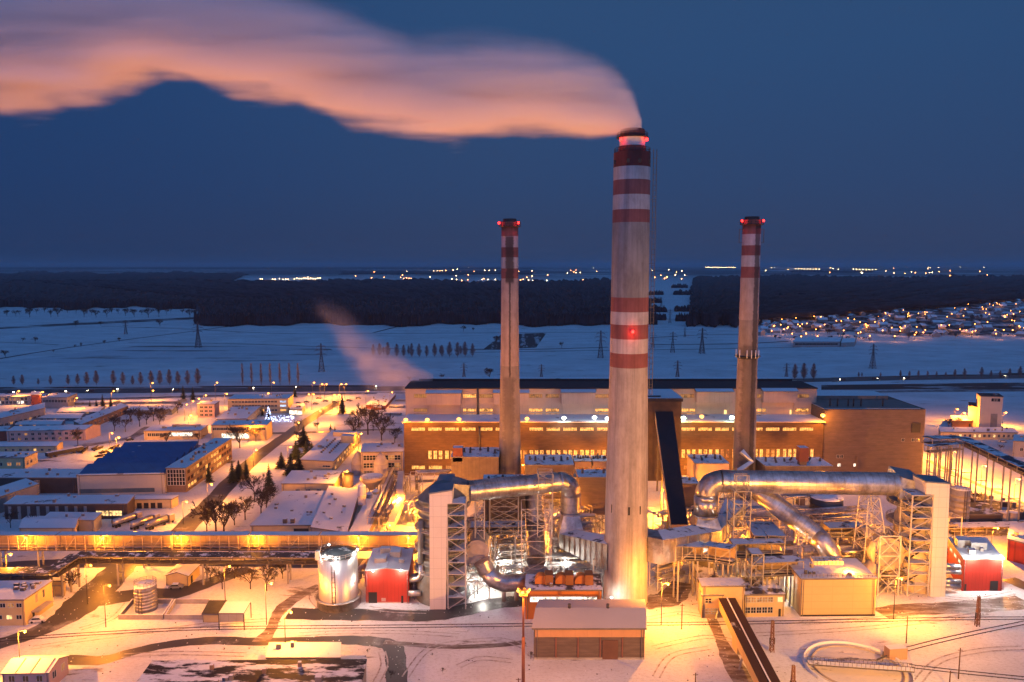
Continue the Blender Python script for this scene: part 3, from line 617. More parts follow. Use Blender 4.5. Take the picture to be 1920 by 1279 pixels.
# ================================================================ desulphurisation plant
def metal(name, col, rough, seams=None, var=.2):
    """sheet-metal cladding: brushed variation, faint seams; snow dust lying on top of it"""
    m, t, b = nodes(name); f = noise_fac(t, .5, 5, "pos", (1, 1, .3)); c = ramp(t, f, [(.3, mul3(col, 1 - var)), (.7, mul3(col, 1 + var))])
    r = ramp(t, noise_fac(t, .35, 4), [(.3, (rough * .9,) * 3), (.7, (rough * 1.15,) * 3)])
    c = mixc(t, 1.0, c, ramp(t, noise_fac(t, .16, 7, "pos", (1, 1, 1), .75), [(.38, (.5, .45, .42)), (.56, (1, 1, 1))]), 'MULTIPLY')
    bn = t.nodes.new("ShaderNodeBump"); bn.inputs["Strength"].default_value = .35; bn.inputs["Distance"].default_value = .3; t.links.new(noise_fac(t, .45, 3), bn.inputs["Height"]); t.links.new(bn.outputs[0], b.inputs["Normal"])
    t.links.new(c, b.inputs["Base Color"]); t.links.new(r, b.inputs["Roughness"]); b.inputs["Metallic"].default_value = .85; MATS[name] = m; return m
m_duct = metal("duct_aluminium", (.60, .585, .57), .32); m_seam = metal("duct_seam", (.50, .49, .47), .38); m_duct2 = metal("duct_dull", (.42, .41, .40), .42); m_steel = M("galvanised_steel", (.33, .31, .30), .55, .35)
m_white = M("white_cladding", (.70, .66, .61), .55, 0, .06, .1, (1, 1, 1), 0, [('z', 3.1, .10), ('h', 2.3, .07)], .72)
m_green = M("vessel_green_grey", (.16, .18, .18), .5, .3, .3, .4); m_grey = M("grey_cladding", (.30, .29, .28), .6, 0, .15, .3, (1, 1, 1), 0, [('h', 2.2, .1)], .75)
m_concrete = M("concrete", (.33, .30, .28), .9, 0, .2, .4); m_red = M("red_sheet", (.40, .036, .022), .5, 0, .14, .25, (1, 1, .4), 0, [('h', 1.1, .09)], .68)
m_yel = M("cream_render", (.56, .42, .20), .85, 0, .10, .3); m_yels = M("cream_sandwich_sheet", (.58, .43, .19), .6, 0, .06, .2, (1, 1, 1), 0, [('z', 2.2, .10), ('h', 6.0, .08)], .76)
m_orange = M("orange_sheet", (.56, .19, .035), .6, 0, .1, .2, (1, 1, 1), 0, [('h', 2.2, .06)], .85)
m_snowrack = SNOW("rack_snow", (.12, .11, .11), .42, .3); m_patchy = SNOW("thin_roof_snow", (.085, .075, .075), .50, .16)
def frustum_path(mb, P, r, n=28, seam=2.0, mi=0):
    """round duct along P with raised seam rings"""
    for i in range(len(P) - 1):
        a, b = V(P[i]), V(P[i + 1]); k = max(1, int((b - a).length / seam))
        for j in range(k):
            p, q, m = a.lerp(b, j / k), a.lerp(b, (j + 1) / k), a.lerp(b, (j + .87) / k)
            mb.tube([p, m], r, n, mi, True, False); mb.tube([m, q], r * 1.012, n, 1, True, False)
    for p, q in ((P[0], P[1]), (P[-1], P[-2])): d = (V(q) - V(p)).normalized(); mb.tube([V(p) - d * .01, V(p)], r * .99, n, mi)
def arc(c, r, a0, a1, ux, uz, n=8): return [c + ux * (r * math.cos(R(a0 + (a1 - a0) * i / n))) + uz * (r * math.sin(R(a0 + (a1 - a0) * i / n))) for i in range(n + 1)]
def lattice(mb, q, z0, z1, n, wd=.35, kind='z', mi=0, top=None):
    """q: four corners (x, y); top: four corners at z1 when the tower tapers"""
    top = top or q
    def c(k, t): return V((q[k][0] + (top[k][0] - q[k][0]) * t, q[k][1] + (top[k][1] - q[k][1]) * t, z0 + (z1 - z0) * t))
    for k in range(4): mb.beam(c(k, 0), c(k, 1), wd, None, mi)
    for i in range(n):
        t0, t1 = i / n, (i + 1) / n
        for k in range(4):
            l = (k + 1) % 4; mb.beam(c(k, t1), c(l, t1), wd * .7, None, mi)
            if kind == 'x' or (i + k) % 2 == 0: mb.beam(c(k, t0), c(l, t1), wd * .55, None, mi)
            if kind == 'x' or (i + k) % 2 == 1: mb.beam(c(l, t0), c(k, t1), wd * .55, None, mi)
def rect(x0, y0, x1, y1): return [(x0, y0), (x1, y0), (x1, y1), (x0, y1)]
def single(mb, name, label, cat, mats, group=None, origin=None): return tag(mb.build(name, mats, origin=origin), label, cat, group)
def base_of(p): return V((p.x, p.y, 0))
# ---- left unit -------------------------------------------------------------------------------------------------
Y1 = G(822, 1143).y
A = G(826, 1128); A.y = Y1 + 9.5; A.x = at(830, 1000, A.y).x
zt_ = at(826, 905, A.y).z
AB = thing("absorber_tower", "ribbed grey-green absorber vessel behind the pale shaft left of the wide chimney", "absorber", base_of(A))
ra = 7.0; mb = MB(); prof = [(ra + 1.2, 0), (ra + 1.2, at(0, 1085, A.y).z), (ra, at(0, 1060, A.y).z)]; z = prof[-1][1]
while z < zt_ - 5: prof += [(ra, z + 1.9), (ra + .35, z + 1.95), (ra + .35, z + 2.3), (ra, z + 2.35)]; z += 2.4
prof += [(ra * .8, zt_ - 2.5), (ra * .35, zt_)]
mb.lathe(A, prof, 40); mb.build("shell", m_green, AB)
for yy in (945, 985, 1022, 1062):
    z = at(0, yy, A.y).z; mb = MB(); mb.lathe(A + V((0, 0, z)), [(ra, 0), (ra + 1.5, .02), (ra + 1.5, .2), (ra, .22)], 28); railing(mb, A, ra + 1.45, z + .2, 26, 1.1, .1); mb.build("ring_platform", m_steel, AB)
mb = MB(); p, q = at(789, 975, Y1 + 4), at(789, 1055, Y1 + 4); mb.cyl(p, q, .9, .9, 10); mb.build("riser_pipe", m_green, AB)
mb = MB(); mb.tube([at(768, 1087, Y1 + 5), at(784, 1085, Y1 + 5), at(790, 1078, Y1 + 5), at(790, 1058, Y1 + 5)], .9, 10); mb.build("bend_pipe", m_duct, AB)
mb = MB(); mb.tube([at(766, 1112, Y1 + 4), at(790, 1112, Y1 + 4)], .9, 10); mb.build("bend_pipe", m_duct, AB)
# pale inverted-L shaft
def shaft(pts, Y, depth, name, label, flip=1):
    t = thing(name, label, "duct shaft", base_of(at(*pts[0], Y))); P = [at(px, py, Y) for px, py in pts]; mb = MB(); mb.prism([P[i] for i in range(len(P))], (0, depth, 0)); mb.build("casing", m_white, t)
    q = [P[3], P[2]]
    return t, P
SH, P = shaft([(806, 1146), (836, 1146), (838, 945), (848, 943), (847, 920), (805, 927)], Y1, 7.5, "duct_shaft", "tall pale inverted-L shaft left of the wide chimney, beside the stair tower")
mb = MB(); mb.hexa([P[5] + V((-.2, -.2, .003)), P[4] + V((.2, -.2, .003)), P[4] + V((.2, 7.7, .003)), P[5] + V((-.2, 7.7, .003)), P[5] + V((-.2, -.2, .4)), P[4] + V((.2, -.2, .4)), P[4] + V((.2, 7.7, .4)), P[5] + V((-.2, 7.7, .4))]); mb.build("cap", M("cap_sheet", (.20, .24, .28), .5, .4), SH)
m_cap = MATS["cap_sheet"]
# main round duct with elbow, hood and stepped neck
YD = Y1 + 12; zd = at(868, 927, YD).z
d0, d1 = at(878, 925, YD), at(1046, 900, YD + 9.5); rd = 3.15
ex, ez = V((1, 0, 0)), V((0, 0, 1)); dirv = (d1 - d0).normalized(); dirv.z = 0; dirv.normalize()
bz = at(1076, 962, YD + 10).z
DU = thing("flue_duct", "left silver flue duct from the pale shaft, bending down beside the wide chimney", "duct", base_of(d0))
d0.z = d1.z = (d0.z + d1.z) / 2; rb = 4.6
c = d1 + V((0, 0, -rb)); path = [d0, d1] + arc(c, rb, 90, 0, dirv, ez, 9)[1:]
mb = MB(); frustum_path(mb, [d0, d1], rd, 28, 2.1); mb.tube(path[1:], rd, 28); e = path[-1]; frustum_path(mb, [e, V((e.x, e.y, bz))], rd, 28, 2.6); mb.build("duct", [m_duct, m_seam], DU)
mb = MB(); k = d0 - dirv * 1.0; P = [at(800, 926, Y1 + 7.6), at(846, 918, Y1 + 7.6)]
h0 = [V((P[0].x, Y1 + 7.7, zd - 4.2)), V((P[1].x, Y1 + 7.7, zd - 4.2)), V((P[1].x, Y1 + 19, zd - 4.2)), V((P[0].x, Y1 + 19, zd - 4.2))]
zz = at(825, 897, Y1 + 12).z
mb.hexa(h0 + [V((P[0].x + 1, Y1 + 7.7, zd + .5)), V((P[1].x + 1, Y1 + 7.7, zd + 1.5)), V((P[1].x + .4, Y1 + 17, zz)), V((P[0].x + 3, Y1 + 17, zz))], 0)
mb.build("hood", m_cap, DU)
mb = MB(); a_ = V((P[1].x - .2, Y1 + 7.9, zd - 3.4)); n_ = 28
ring0 = [V((P[1].x - .2, d0.y + sx_ * 4.2, d0.z + sz_ * 3.6)) for sx_, sz_ in ((-1, -1), (1, -1), (1, 1), (-1, 1))]
ring1 = [d0 + dirv * 1.5 + V((0, math.cos(a) * rd, math.sin(a) * rd)) for a in (R(225), R(315), R(45), R(135))]
mb.hexa([ring0[0], ring0[1], ring1[1], ring1[0], ring0[3], ring0[2], ring1[2], ring1[3]]); mb.build("neck", m_duct2, DU)
mb = MB(); bt = V((e.x, e.y, bz)); mb.lathe(bt + V((0, 0, -.2)), [(rd * 1.06, -.2), (rd * 1.06, .5)], 28); mb.build("collar", m_duct2, DU)
mb = MB(); q = 3.9; hz = at(1076, 992, e.y).z
mb.hexa([V((e.x - q, e.y - q, hz)), V((e.x + q, e.y - q, hz)), V((e.x + q, e.y + q, hz)), V((e.x - q, e.y + q, hz))] + [bt + V((sx_ * rd * .8, sy_ * rd * .8, -.4)) for sx_, sy_ in ((-1, -1), (1, -1), (1, 1), (-1, 1))]); mb.build("transition", m_duct, DU)
# box duct to the chimney
def ribbed_box(name, parent, P8, mat, n=8, mat2=None):
    """box duct given bottom quad and top quad, with stiffening ribs on its long side"""
    mb = MB(); mb.hexa(P8, 0, 1)
    for k in range(1, n):
        t = k / n
        for a, b in ((0, 1),):
            p, q = P8[a].lerp(P8[b], t), P8[a + 4].lerp(P8[b + 4], t); nn = (P8[b] - P8[a]).cross(V((0, 0, 1))).normalized(); mb.beam(p + nn * .12, q + nn * .12, .24, .24, 0)
    return mb.build(name, [mat, mat2 or m_snowrack], parent)
p0, p1 = at(1052, 1004, e.y - q - .1), at(1132, 1036, CC.y - 1)
BD = thing("box_duct", "ribbed rectangular duct sloping from the left silver bend into the wide chimney", "duct", base_of(p0))
f0, f1 = V((e.x - q, e.y - q - .2, hz - 4.5)), V((CC.x - r0 + .5, CC.y - 3.6, at(1135, 1062, CC.y).z))
back = V((0, 7.6, 0)); ribbed_box("duct", BD, [f0, f1, f1 + back, f0 + back, f0 + V((0, 0, 4.4)), f1 + V((0, 0, 8.2)), f1 + back + V((0, 0, 8.2)), f0 + back + V((0, 0, 4.4))], m_duct2, 9)
# lattice towers and frames under the ducts
def tower(label, corners, z0, z1, n, wd=.35, kind='z', top=None, mat=None, decks=0, cat="steel tower", name="lattice_tower"):
    t = thing(name, label, cat, V(((corners[0][0] + corners[2][0]) / 2, (corners[0][1] + corners[2][1]) / 2, z0)))
    mb = MB(); lattice(mb, corners, z0, z1, n, wd, kind, 0, top); mb.build("frame", mat or m_steel, t)
    for i in range(decks):
        z = z0 + (z1 - z0) * (i + 1) / (decks); (a, b), (c, d) = corners[0], corners[2]; mb = MB(); mb.box(min(a, c) + .1, min(b, d) + .1, z - .1, max(a, c) - .1, max(b, d) - .1, z + .06, 0, 1); mb.build("deck", [m_iron, m_snowrack], t)
        if i < decks - 1:
            zn = z0 + (z1 - z0) * (i + 2) / decks; mb = MB(); ym = (b + d) / 2 + (.8 if i % 2 else -.8); mb.beam((a + .5, ym, z), (c - .5, ym, zn), .7, .15); mb.build("stair_flight", m_iron, t)
    return t
xa, xb = at(838, 1130, Y1).x, at(873, 1130, Y1).x
ST = tower("white steel stair tower with zigzag braces right of the left pale shaft", rect(xa + .3, Y1 + .3, xb, Y1 + 6.5), 0, at(873, 945, Y1).z, 9, .31, 'z', None, M("white_steel", (.50, .48, .46), .5), 9)
m_wst = MATS["white_steel"]
def tower_px(label, px0, px1, yt, yb, Y, dep, n, **k):
    z0 = max(0, at(px0, yb, Y).z); return tower(label, rect(at(px0, yb, Y).x, Y, at(px1, yb, Y).x, Y + dep), z0, at(px0, yt, Y).z, n, **k)
tower_px("narrow trestle carrying the left silver duct near its neck", 891, 908, 941, 1030, YD - 2, 3.5, 5, mat=m_wst, wd=.24)
tower_px("open steel frame under the left silver duct, over a dark filter house", 918, 972, 925, 1000, YD + 5, 8, 3, mat=m_steel, wd=.3, kind='x')
tower_px("steel trestle with light ladders under the left duct's bend", 1008, 1036, 886, 1010, YD + 6, 4, 6, mat=m_wst, wd=.22)
tower_px("low white steel trestle around the foot of the descending silver duct", 978, 1033, 955, 1075, YD - 3, 9, 4, mat=m_wst, wd=.22)
tower_px("small white trestle below the sloping box duct by the wide chimney", 1112, 1134, 1050, 1120, Y1 + 6, 6, 3, mat=m_wst, wd=.27, kind='x')
# descending silver duct
p0, p1, p2 = at(1001, 930, YD + 18), at(1004, 985, YD + 14), at(1005, 1052, YD + 1); rd2 = 2.95
SD = thing("flue_duct", "broad silver duct slanting down before the slim left chimney", "duct", base_of(p2))
mb = MB(); frustum_path(mb, [p0, p1, p1.lerp(p2, .25), p1.lerp(p2, .55), p2], rd2, 28, 3.2); mb.build("duct", [m_duct2, m_seam], SD)
mb = MB(); mb.lathe(V((p2.x, p2.y - 1.2, p2.z - 2.6)), [(rd2 + .9, -.4), (rd2 + 1.2, 0), (rd2 + 1.2, .3), (rd2 + .4, .6)], 28); mb.build("flange", m_steel, SD)
mb = MB(); mb.cyl((p2.x, p2.y + .5, 0), (p2.x, p2.y + .5, p2.z - 1.5), rd2 * .9, rd2 * .9, 20); mb.build("base", m_grey, SD)
# arched fan casing and curved intake duct
a_, b_ = at(873, 1060, Y1 + 8), at(917, 1060, Y1 + 8); w_ = (b_.x - a_.x); z0 = at(873, 1056, Y1 + 8).z; zc_ = at(895, 1024, Y1 + 8).z
FC = thing("fan_casing", "large arched fan casing with a flat pinkish face beside the stair tower", "fan", base_of(a_))
prof = [V((a_.x, Y1 + 8, z0)), V((b_.x, Y1 + 8, z0))] + [V(((a_.x + b_.x) / 2 + w_ / 2 * math.cos(R(a)), Y1 + 8, zc_ - 1.5 + w_ / 2 * .95 * math.sin(R(a)))) for a in range(0, 181, 15)]
mb = MB(); mb.prism(prof, (0, 9, 0), 0); mb.build("casing", m_grey, FC); mb = MB(); mb.prism([p + V((0, -.003, 0)) for p in prof], (0, -.12, 0)); mb.build("face_plate", M("pink_plate", (.5, .42, .38), .5, .3), FC)
mb = MB(); lattice(mb, rect(a_.x, Y1 + 7, b_.x, Y1 + 14), 0, z0, 2, .4, 'x'); mb.build("leg_frame", m_wst, FC)
CD = thing("intake_duct", "fat shiny intake pipe curving from the fan casing to the orange building", "duct", base_of(at(930, 1100, Y1 + 6)))
mb = MB(); P = [at(903, 1052, Y1 + 5), at(912, 1070, Y1 + 5), at(925, 1086, Y1 + 5), at(945, 1094, Y1 + 5.5), at(968, 1093, Y1 + 6), at(990, 1090, Y1 + 6)]; frustum_path(mb, [P[0], P[1]], 2.6, 20, 2); mb.tube(P[1:], 2.5, 20); mb.build("duct", [m_duct, m_seam], CD)
mb = MB(); mb.cyl(base_of(P[3]), P[3] - V((0, 0, 2.3)), .7, .7, 8); mb.cyl(base_of(P[4]), P[4] - V((0, 0, 2.3)), .7, .7, 8); mb.build("support", m_steel, CD)
# filter houses behind the ducts
def gear(label, px0, px1, yt, yb, Y, dep, mat, snow=True, cat="plant building", name="equipment_block", sub=3):
    a, b = at(px0, yt, Y), at(px1, yb, Y); t = thing(name, label, cat, V(((a.x + b.x) / 2, Y + dep / 2, 0))); z0 = max(b.z, 0)
    mb = MB(); mb.box(a.x, Y, z0, b.x, Y + dep, a.z); mb.build("casing", mat, t); mb = MB(); mb.box(a.x - .2, Y - .2, a.z + .003, b.x + .2, Y + dep + .2, a.z + .35, 1, 0); mb.build("roof", [m_snowrack if snow else m_bit, m_eave], t)
    if z0 > .5: mb = MB(); lattice(mb, rect(a.x + .2, Y + .2, b.x - .2, Y + dep - .2), 0, z0, 1, .5, 'x'); mb.build("leg_frame", m_steel, t)
    for k in range(sub):
        x = a.x + (b.x - a.x) * (k + .5 + random.uniform(-.2, .2)) / sub; mb = MB(); h = random.uniform(.8, 2.4); mb.cyl((x, Y + dep * random.uniform(.3, .7), a.z + .3), (x, Y + dep * .5, a.z + .3 + h), .5, .4, 8); mb.build("vent", m_iron, t)
    return t
m_filt = M("filter_house_sheet", (.13, .10, .085), .7, .1, .3, .4, (1, 1, 1), 0, [('h', 1.5, .12)], .6)
gear("dark filter house under the left silver duct behind the open frame", 905, 985, 915, 990, YD + 14, 14, m_filt)
gear("dark filter house with stacked gear left of the slim left chimney", 846, 935, 858, 905, 300, 16, m_filt, sub=6)
gear("dark filter house behind the left silver duct right of the slim left chimney", 985, 1075, 873, 935, 295, 16, m_filt, sub=6)
gear("long brick-faced precipitator behind the wide chimney on its left", 1085, 1146, 896, 965, 268, 10, m_brickR, sub=2)
gear("precipitator with a crowded snowy roof right of the slim right chimney", 1435, 1560, 875, 905, 300, 14, m_filt, sub=7)
gear("pale electrostatic filter with insulators on top, left of the slim right chimney", 1304, 1366, 870, 905, 296, 14, M("pale_filter", (.5, .36, .25), .7), sub=5)
gear("brick precipitator block with a snowy top right behind the dark inclined gallery", 1262, 1310, 908, 960, 272, 8, m_brickR, sub=2)
for px0, px1, lb in ((905, 935, "second from the left"), (985, 1018, "right of the slim left chimney"), (1036, 1074, "behind the left duct bend"), (1078, 1108, "left beside the wide chimney"), (1112, 1140, "nearest the wide chimney on its left")):
    gear("transformer deck crowded with insulators against the boiler house, " + lb, px0, px1, 866, 876, 322, 10, M("deck_sheet", (.4, .28, .17), .7), sub=6, cat="transformer", name="transformer_deck")
for px, lb in ((858, "left"), (1508, "right")):
    Y = 300; a, b = at(px - 9, 866, Y), at(px + 9, 840, Y); t = thing("lift_head", "dark red lift head with snowy cap on the filter roofs, " + lb + " one", "lift head", base_of(a)); mb = MB(); mb.box(a.x, Y, a.z, b.x, Y + 4, b.z, 0, 1); mb.build("cabin", [M("maroon_sheet", (.14, .03, .025), .6), m_roofsnow], t); mb = MB(); mb.box(a.x + .5, Y + .5, 0, b.x - .5, Y + 3.5, a.z - .003); mb.build("shaft", m_filt, t)
# ---- right unit ------------------------------------------------------------------------------------------------
Y2 = G(1758, 1119).y
SH2, P = shaft([(1744, 1122), (1772, 1122), (1781, 908), (1737, 905), (1737, 927), (1752, 928)], Y2, 7.5, "duct_shaft", "tall pale inverted-L shaft beside the right red building")
mb = MB(); mb.hexa([P[3] + V((-.0, -.2, .003)), P[2] + V((.2, -.2, .003)), P[2] + V((.2, 7.7, .003)), P[3] + V((0, 7.7, .003)), P[3] + V((0, -.2, .4)), P[2] + V((.2, -.2, .4)), P[2] + V((.2, 7.7, .4)), P[3] + V((0, 7.7, .4))]); mb.build("cap", m_cap, SH2)
A2 = V((at(1716, 1000, Y2 + 10).x, Y2 + 10, 0)); zt2 = at(1700, 915, A2.y).z
AB2 = thing("absorber_tower", "cream lit absorber vessel behind the right stair tower", "absorber", A2)
mb = MB(); mb.lathe(A2, [(8, 0), (8, 8), (6.2, 14), (6.2, 22), (5.5, 22.5), (5.5, zt2 - 4), (3, zt2 - 1)], 36); mb.build("shell", M("cream_vessel", (.55, .45, .32), .5, .2), AB2)
for z in (9, 14.5, 20, 26): mb = MB(); mb.lathe(A2 + V((0, 0, z)), [(6, 0), (8.6, .02), (8.6, .2), (6, .22)], 28); railing(mb, A2, 8.5, z + .2, 24, 1.1, .12); mb.build("ring_platform", m_steel, AB2)
tower("white steel stair tower with zigzag braces left of the right pale shaft", rect(at(1702, 1110, Y2).x, Y2 + .3, at(1742, 1110, Y2).x - .2, Y2 + 6.5), 0, at(1705, 930, Y2).z, 9, .34, 'z', None, m_wst, 9)
YR = Y2 + 10; rd = 3.55
d0, d1 = at(1682, 905, YR), at(1352, 905, YR + 3); d0.z = d1.z = (d0.z + d1.z) / 2; dirv = (d1 - d0).normalized()
DU2 = thing("flue_duct", "right silver flue duct running level from the right pale shaft to its bend", "duct", base_of(d0))
c = d1 + V((0, 0, -4.6)); el_ = arc(c, 4.6, 90, 0, dirv, ez, 9); mb = MB(); frustum_path(mb, [d0, d1], rd, 28, 2.1); mb.tube(el_, rd * .97, 28); e = el_[-1]; bz = at(1316, 965, e.y).z; rq = 2.85
mb.tube([e, V((e.x, e.y, e.z - 1.5))], [rd * .97, rd * .95], 28)
for s in (-1, 1): mb.cyl(V((e.x + s * .9, e.y, e.z - .5)), V((e.x + s * .9, e.y, bz)), rq, rq, 24)
mb.build("duct", [m_duct, m_seam], DU2)
mb = MB(); mb.lathe(V((e.x, e.y, bz)), [(4.0, -.2), (4.0, .4)], 28); mb.build("collar", m_duct2, DU2)
hz = at(1316, 985, e.y).z; q = 4.2; mb = MB(); mb.hexa([V((e.x + a * q, e.y + b * q, hz)) for a, b in ((-1, -1), (1, -1), (1, 1), (-1, 1))] + [V((e.x + a * 3, e.y + b * 2.6, bz - .2)) for a, b in ((-1, -1), (1, -1), (1, 1), (-1, 1))]); mb.build("transition", m_duct, DU2)
P = [at(1740, 908, Y2 + 7.6), at(1695, 892, Y2 + 7.6)]; mb = MB(); pz = d0.z
mb.hexa([V((P[1].x - 2, Y2 + 6, pz - 3.4)), V((P[0].x, Y2 + 6, pz - 3.6)), V((P[0].x, Y2 + 15, pz - 3.6)), V((P[1].x - 2, Y2 + 15, pz - 3.4)), V((P[1].x - 1, Y2 + 7, pz + 3.0)), V((P[0].x, Y2 + 6.2, pz + .8)), V((P[0].x - 2, Y2 + 15, pz + 3.2)), V((P[1].x - 1, Y2 + 15, pz + 4.4))], 0, 1); mb.build("hood", [m_duct, m_cap], DU2)
mb = MB(); lattice(mb, rect(P[1].x - 1, Y2 + 4, P[0].x + .5, Y2 + 5.6), pz - 5.5, pz - 4, 1, .2); mb.build("gangway", m_steel, DU2)
# box duct into the chimney, and its arm going back
BD2 = thing("box_duct", "wide shiny rectangular duct from the right bend into the wide chimney", "duct", base_of(e))
f1, f0 = V((e.x + q, e.y - q - .1, hz - 5.2)), V((CC.x + r0 - .6, CC.y - 4, at(1225, 1046, CC.y).z))
back = V((0, 8.2, 0)); kx, kz = f0 + V((4, -1.5, 0)), 0; up1, up0 = V((0, 0, 5.1)), V((0, 0, at(1232, 1000, CC.y).z - f0.z))
ribbed_box("duct", BD2, [kx, f1, f1 + back, kx + back, kx + up0, f1 + up1, f1 + back + up1, kx + back + up0], m_duct, 5)
mb = MB(); mb.hexa([f0 + V((0, 1, 0)), kx, kx + back, f0 + back, f0 + up0 + V((0, 1, 0)), kx + up0, kx + back + up0, f0 + back + up0]); mb.build("inlet", m_duct2, BD2)
BD3 = thing("box_duct", "snow-topped rectangular duct arm climbing away behind the right trestle", "duct", base_of(e + V((6, 0, 0))))
g0, g1 = V((e.x + q + .1, e.y - 3.4, hz - 5.0)), at(1398, 966, e.y + 17); nn = V((5.5, -1, 0))
ribbed_box("duct", BD3, [g0, g1, g1 + V((-5.5, 5, 0)), g0 + V((0, 7.4, 0)), g0 + V((0, 0, 5)), g1 + V((0, 0, 4.4)), g1 + V((-5.5, 5, 4.4)), g0 + V((0, 7.4, 5))], m_grey, 6)
# diagonal silver duct
p0, p1 = at(1404, 908, YR + 9), at(1530, 1004, YR - 2); p2 = [at(1543, 1016, YR - 4), at(1553, 1030, YR - 5), at(1559, 1046, YR - 5.2), at(1561, 1062, YR - 5.2)]
DD = thing("flue_duct", "diagonal silver duct descending from under the right level duct to the cream box building", "duct", base_of(p1))
mb = MB(); frustum_path(mb, [p0, p1], 3.1, 26, 2.1); mb.tube([p1] + p2, 3.1, 26); mb.build("duct", [m_duct, m_seam], DD)
mb = MB(); mb.cyl(V((p2[-1].x, p2[-1].y, 0)), p2[-1], 2.9, 2.9, 20); mb.build("base", m_duct2, DD)
tower_px("tall trestle carrying the right level duct above the diagonal duct", 1373, 1404, 922, 1060, YR - 5, 7, 6, mat=m_steel, wd=.28)
tower_px("inspection cage standing on the right level duct", 1380, 1404, 892, 921, YR - 4.4, 2, 2, mat=m_steel, wd=.2, cat="platform", name="inspection_cage")
tower_px("small inspection cage on the left silver duct near its bend", 1010, 1037, 889, 915, YD + 2, 3, 2, mat=m_steel, wd=.2, cat="platform", name="inspection_cage")
tower_px("cage platform clamped on the lower end of the diagonal duct", 1497, 1513, 1000, 1022, YR - 8, 2, 2, mat=m_steel, wd=.2, cat="platform", name="inspection_cage")
tower("splayed lattice trestle under the right level duct near the stair tower", rect(at(1610, 1000, YR).x, YR - 4, at(1668, 1000, YR).x, YR + 4), 0, at(1630, 928, YR).z, 7, .26, 'x', rect(at(1620, 930, YR).x, YR - 3, at(1640, 930, YR).x, YR + 3), m_wst)
tower("heavy white portal frame around the round fan housing left of the right stair tower", rect(at(1642, 1110, Y2 + 2).x, Y2 + 1, at(1680, 1110, Y2 + 2).x, Y2 + 9), 0, at(1660, 1003, Y2 + 2).z, 3, .42, 'x', None, m_wst)
FC2 = thing("fan_casing", "cream snail-shaped fan housing inside the right portal frame", "fan", base_of(at(1662, 1090, Y2 + 3)))
mb = MB(); cc = at(1665, 1040, Y2 + 3.5); mb.tube([cc, cc + V((0, 5, 0))], 5.2, 28); mb.tube([cc + V((-3.2, 1, -3)), cc + V((-6, 1, -9)), cc + V((-7, 1, -14))], 2.2, 14); mb.build("casing", MATS["cream_vessel"], FC2)
mb = MB(); mb.tube([cc + V((0, -.3, 0)), cc + V((0, -.003, 0))], 3.6, 28); mb.build("face_plate", m_grey, FC2)
for i, yy in enumerate((1060, 1070, 1088, 1096)):
    mb = MB(); mb.tube([at(1768, yy, Y2 + 3), at(1800, yy + 3, Y2 + 3)], .8, 10); single(mb, "pipe", ORD[i] + " from the top, stubby pipe between right shaft and red building", "pipe", m_duct, "pipes between the right shaft and red building")
# dark inclined coal gallery to the bunker head
gA, gB = at(1245, 772, YL - 9.6), at(1274, 984, 236); gl = V((4.1, 0, 0)); gh = V((0, 0, -3.6))
GL = thing("conveyor_gallery", "dark roofed coal gallery climbing steeply to the boiler house right of the wide chimney", "conveyor", base_of(gB))
mb = MB(); a, b = gA - gl, gA + gl; c, d = gB - gl * .68, gB + gl * .68; mb.hexa([c + gh, d + gh, b + gh, a + gh, c, d, b, a], 1, 0); mb.build("gallery", [M("gallery_roof", (.022, .016, .022), .8), M("gallery_side", (.5, .36, .2), .7)], GL)
for t in (.12, .5, .85):
    mb = MB(); p = gB.lerp(gA, t) + gh
    for s in (-3.2, 3.2): mb.beam((p.x + s, p.y, 0), (p.x + s, p.y, p.z - .003), .6)
    mb.beam((p.x - 3.2, p.y, p.z * .5), (p.x + 3.2, p.y, p.z - 1), .4)
    mb.build("trestle", m_iron, GL)
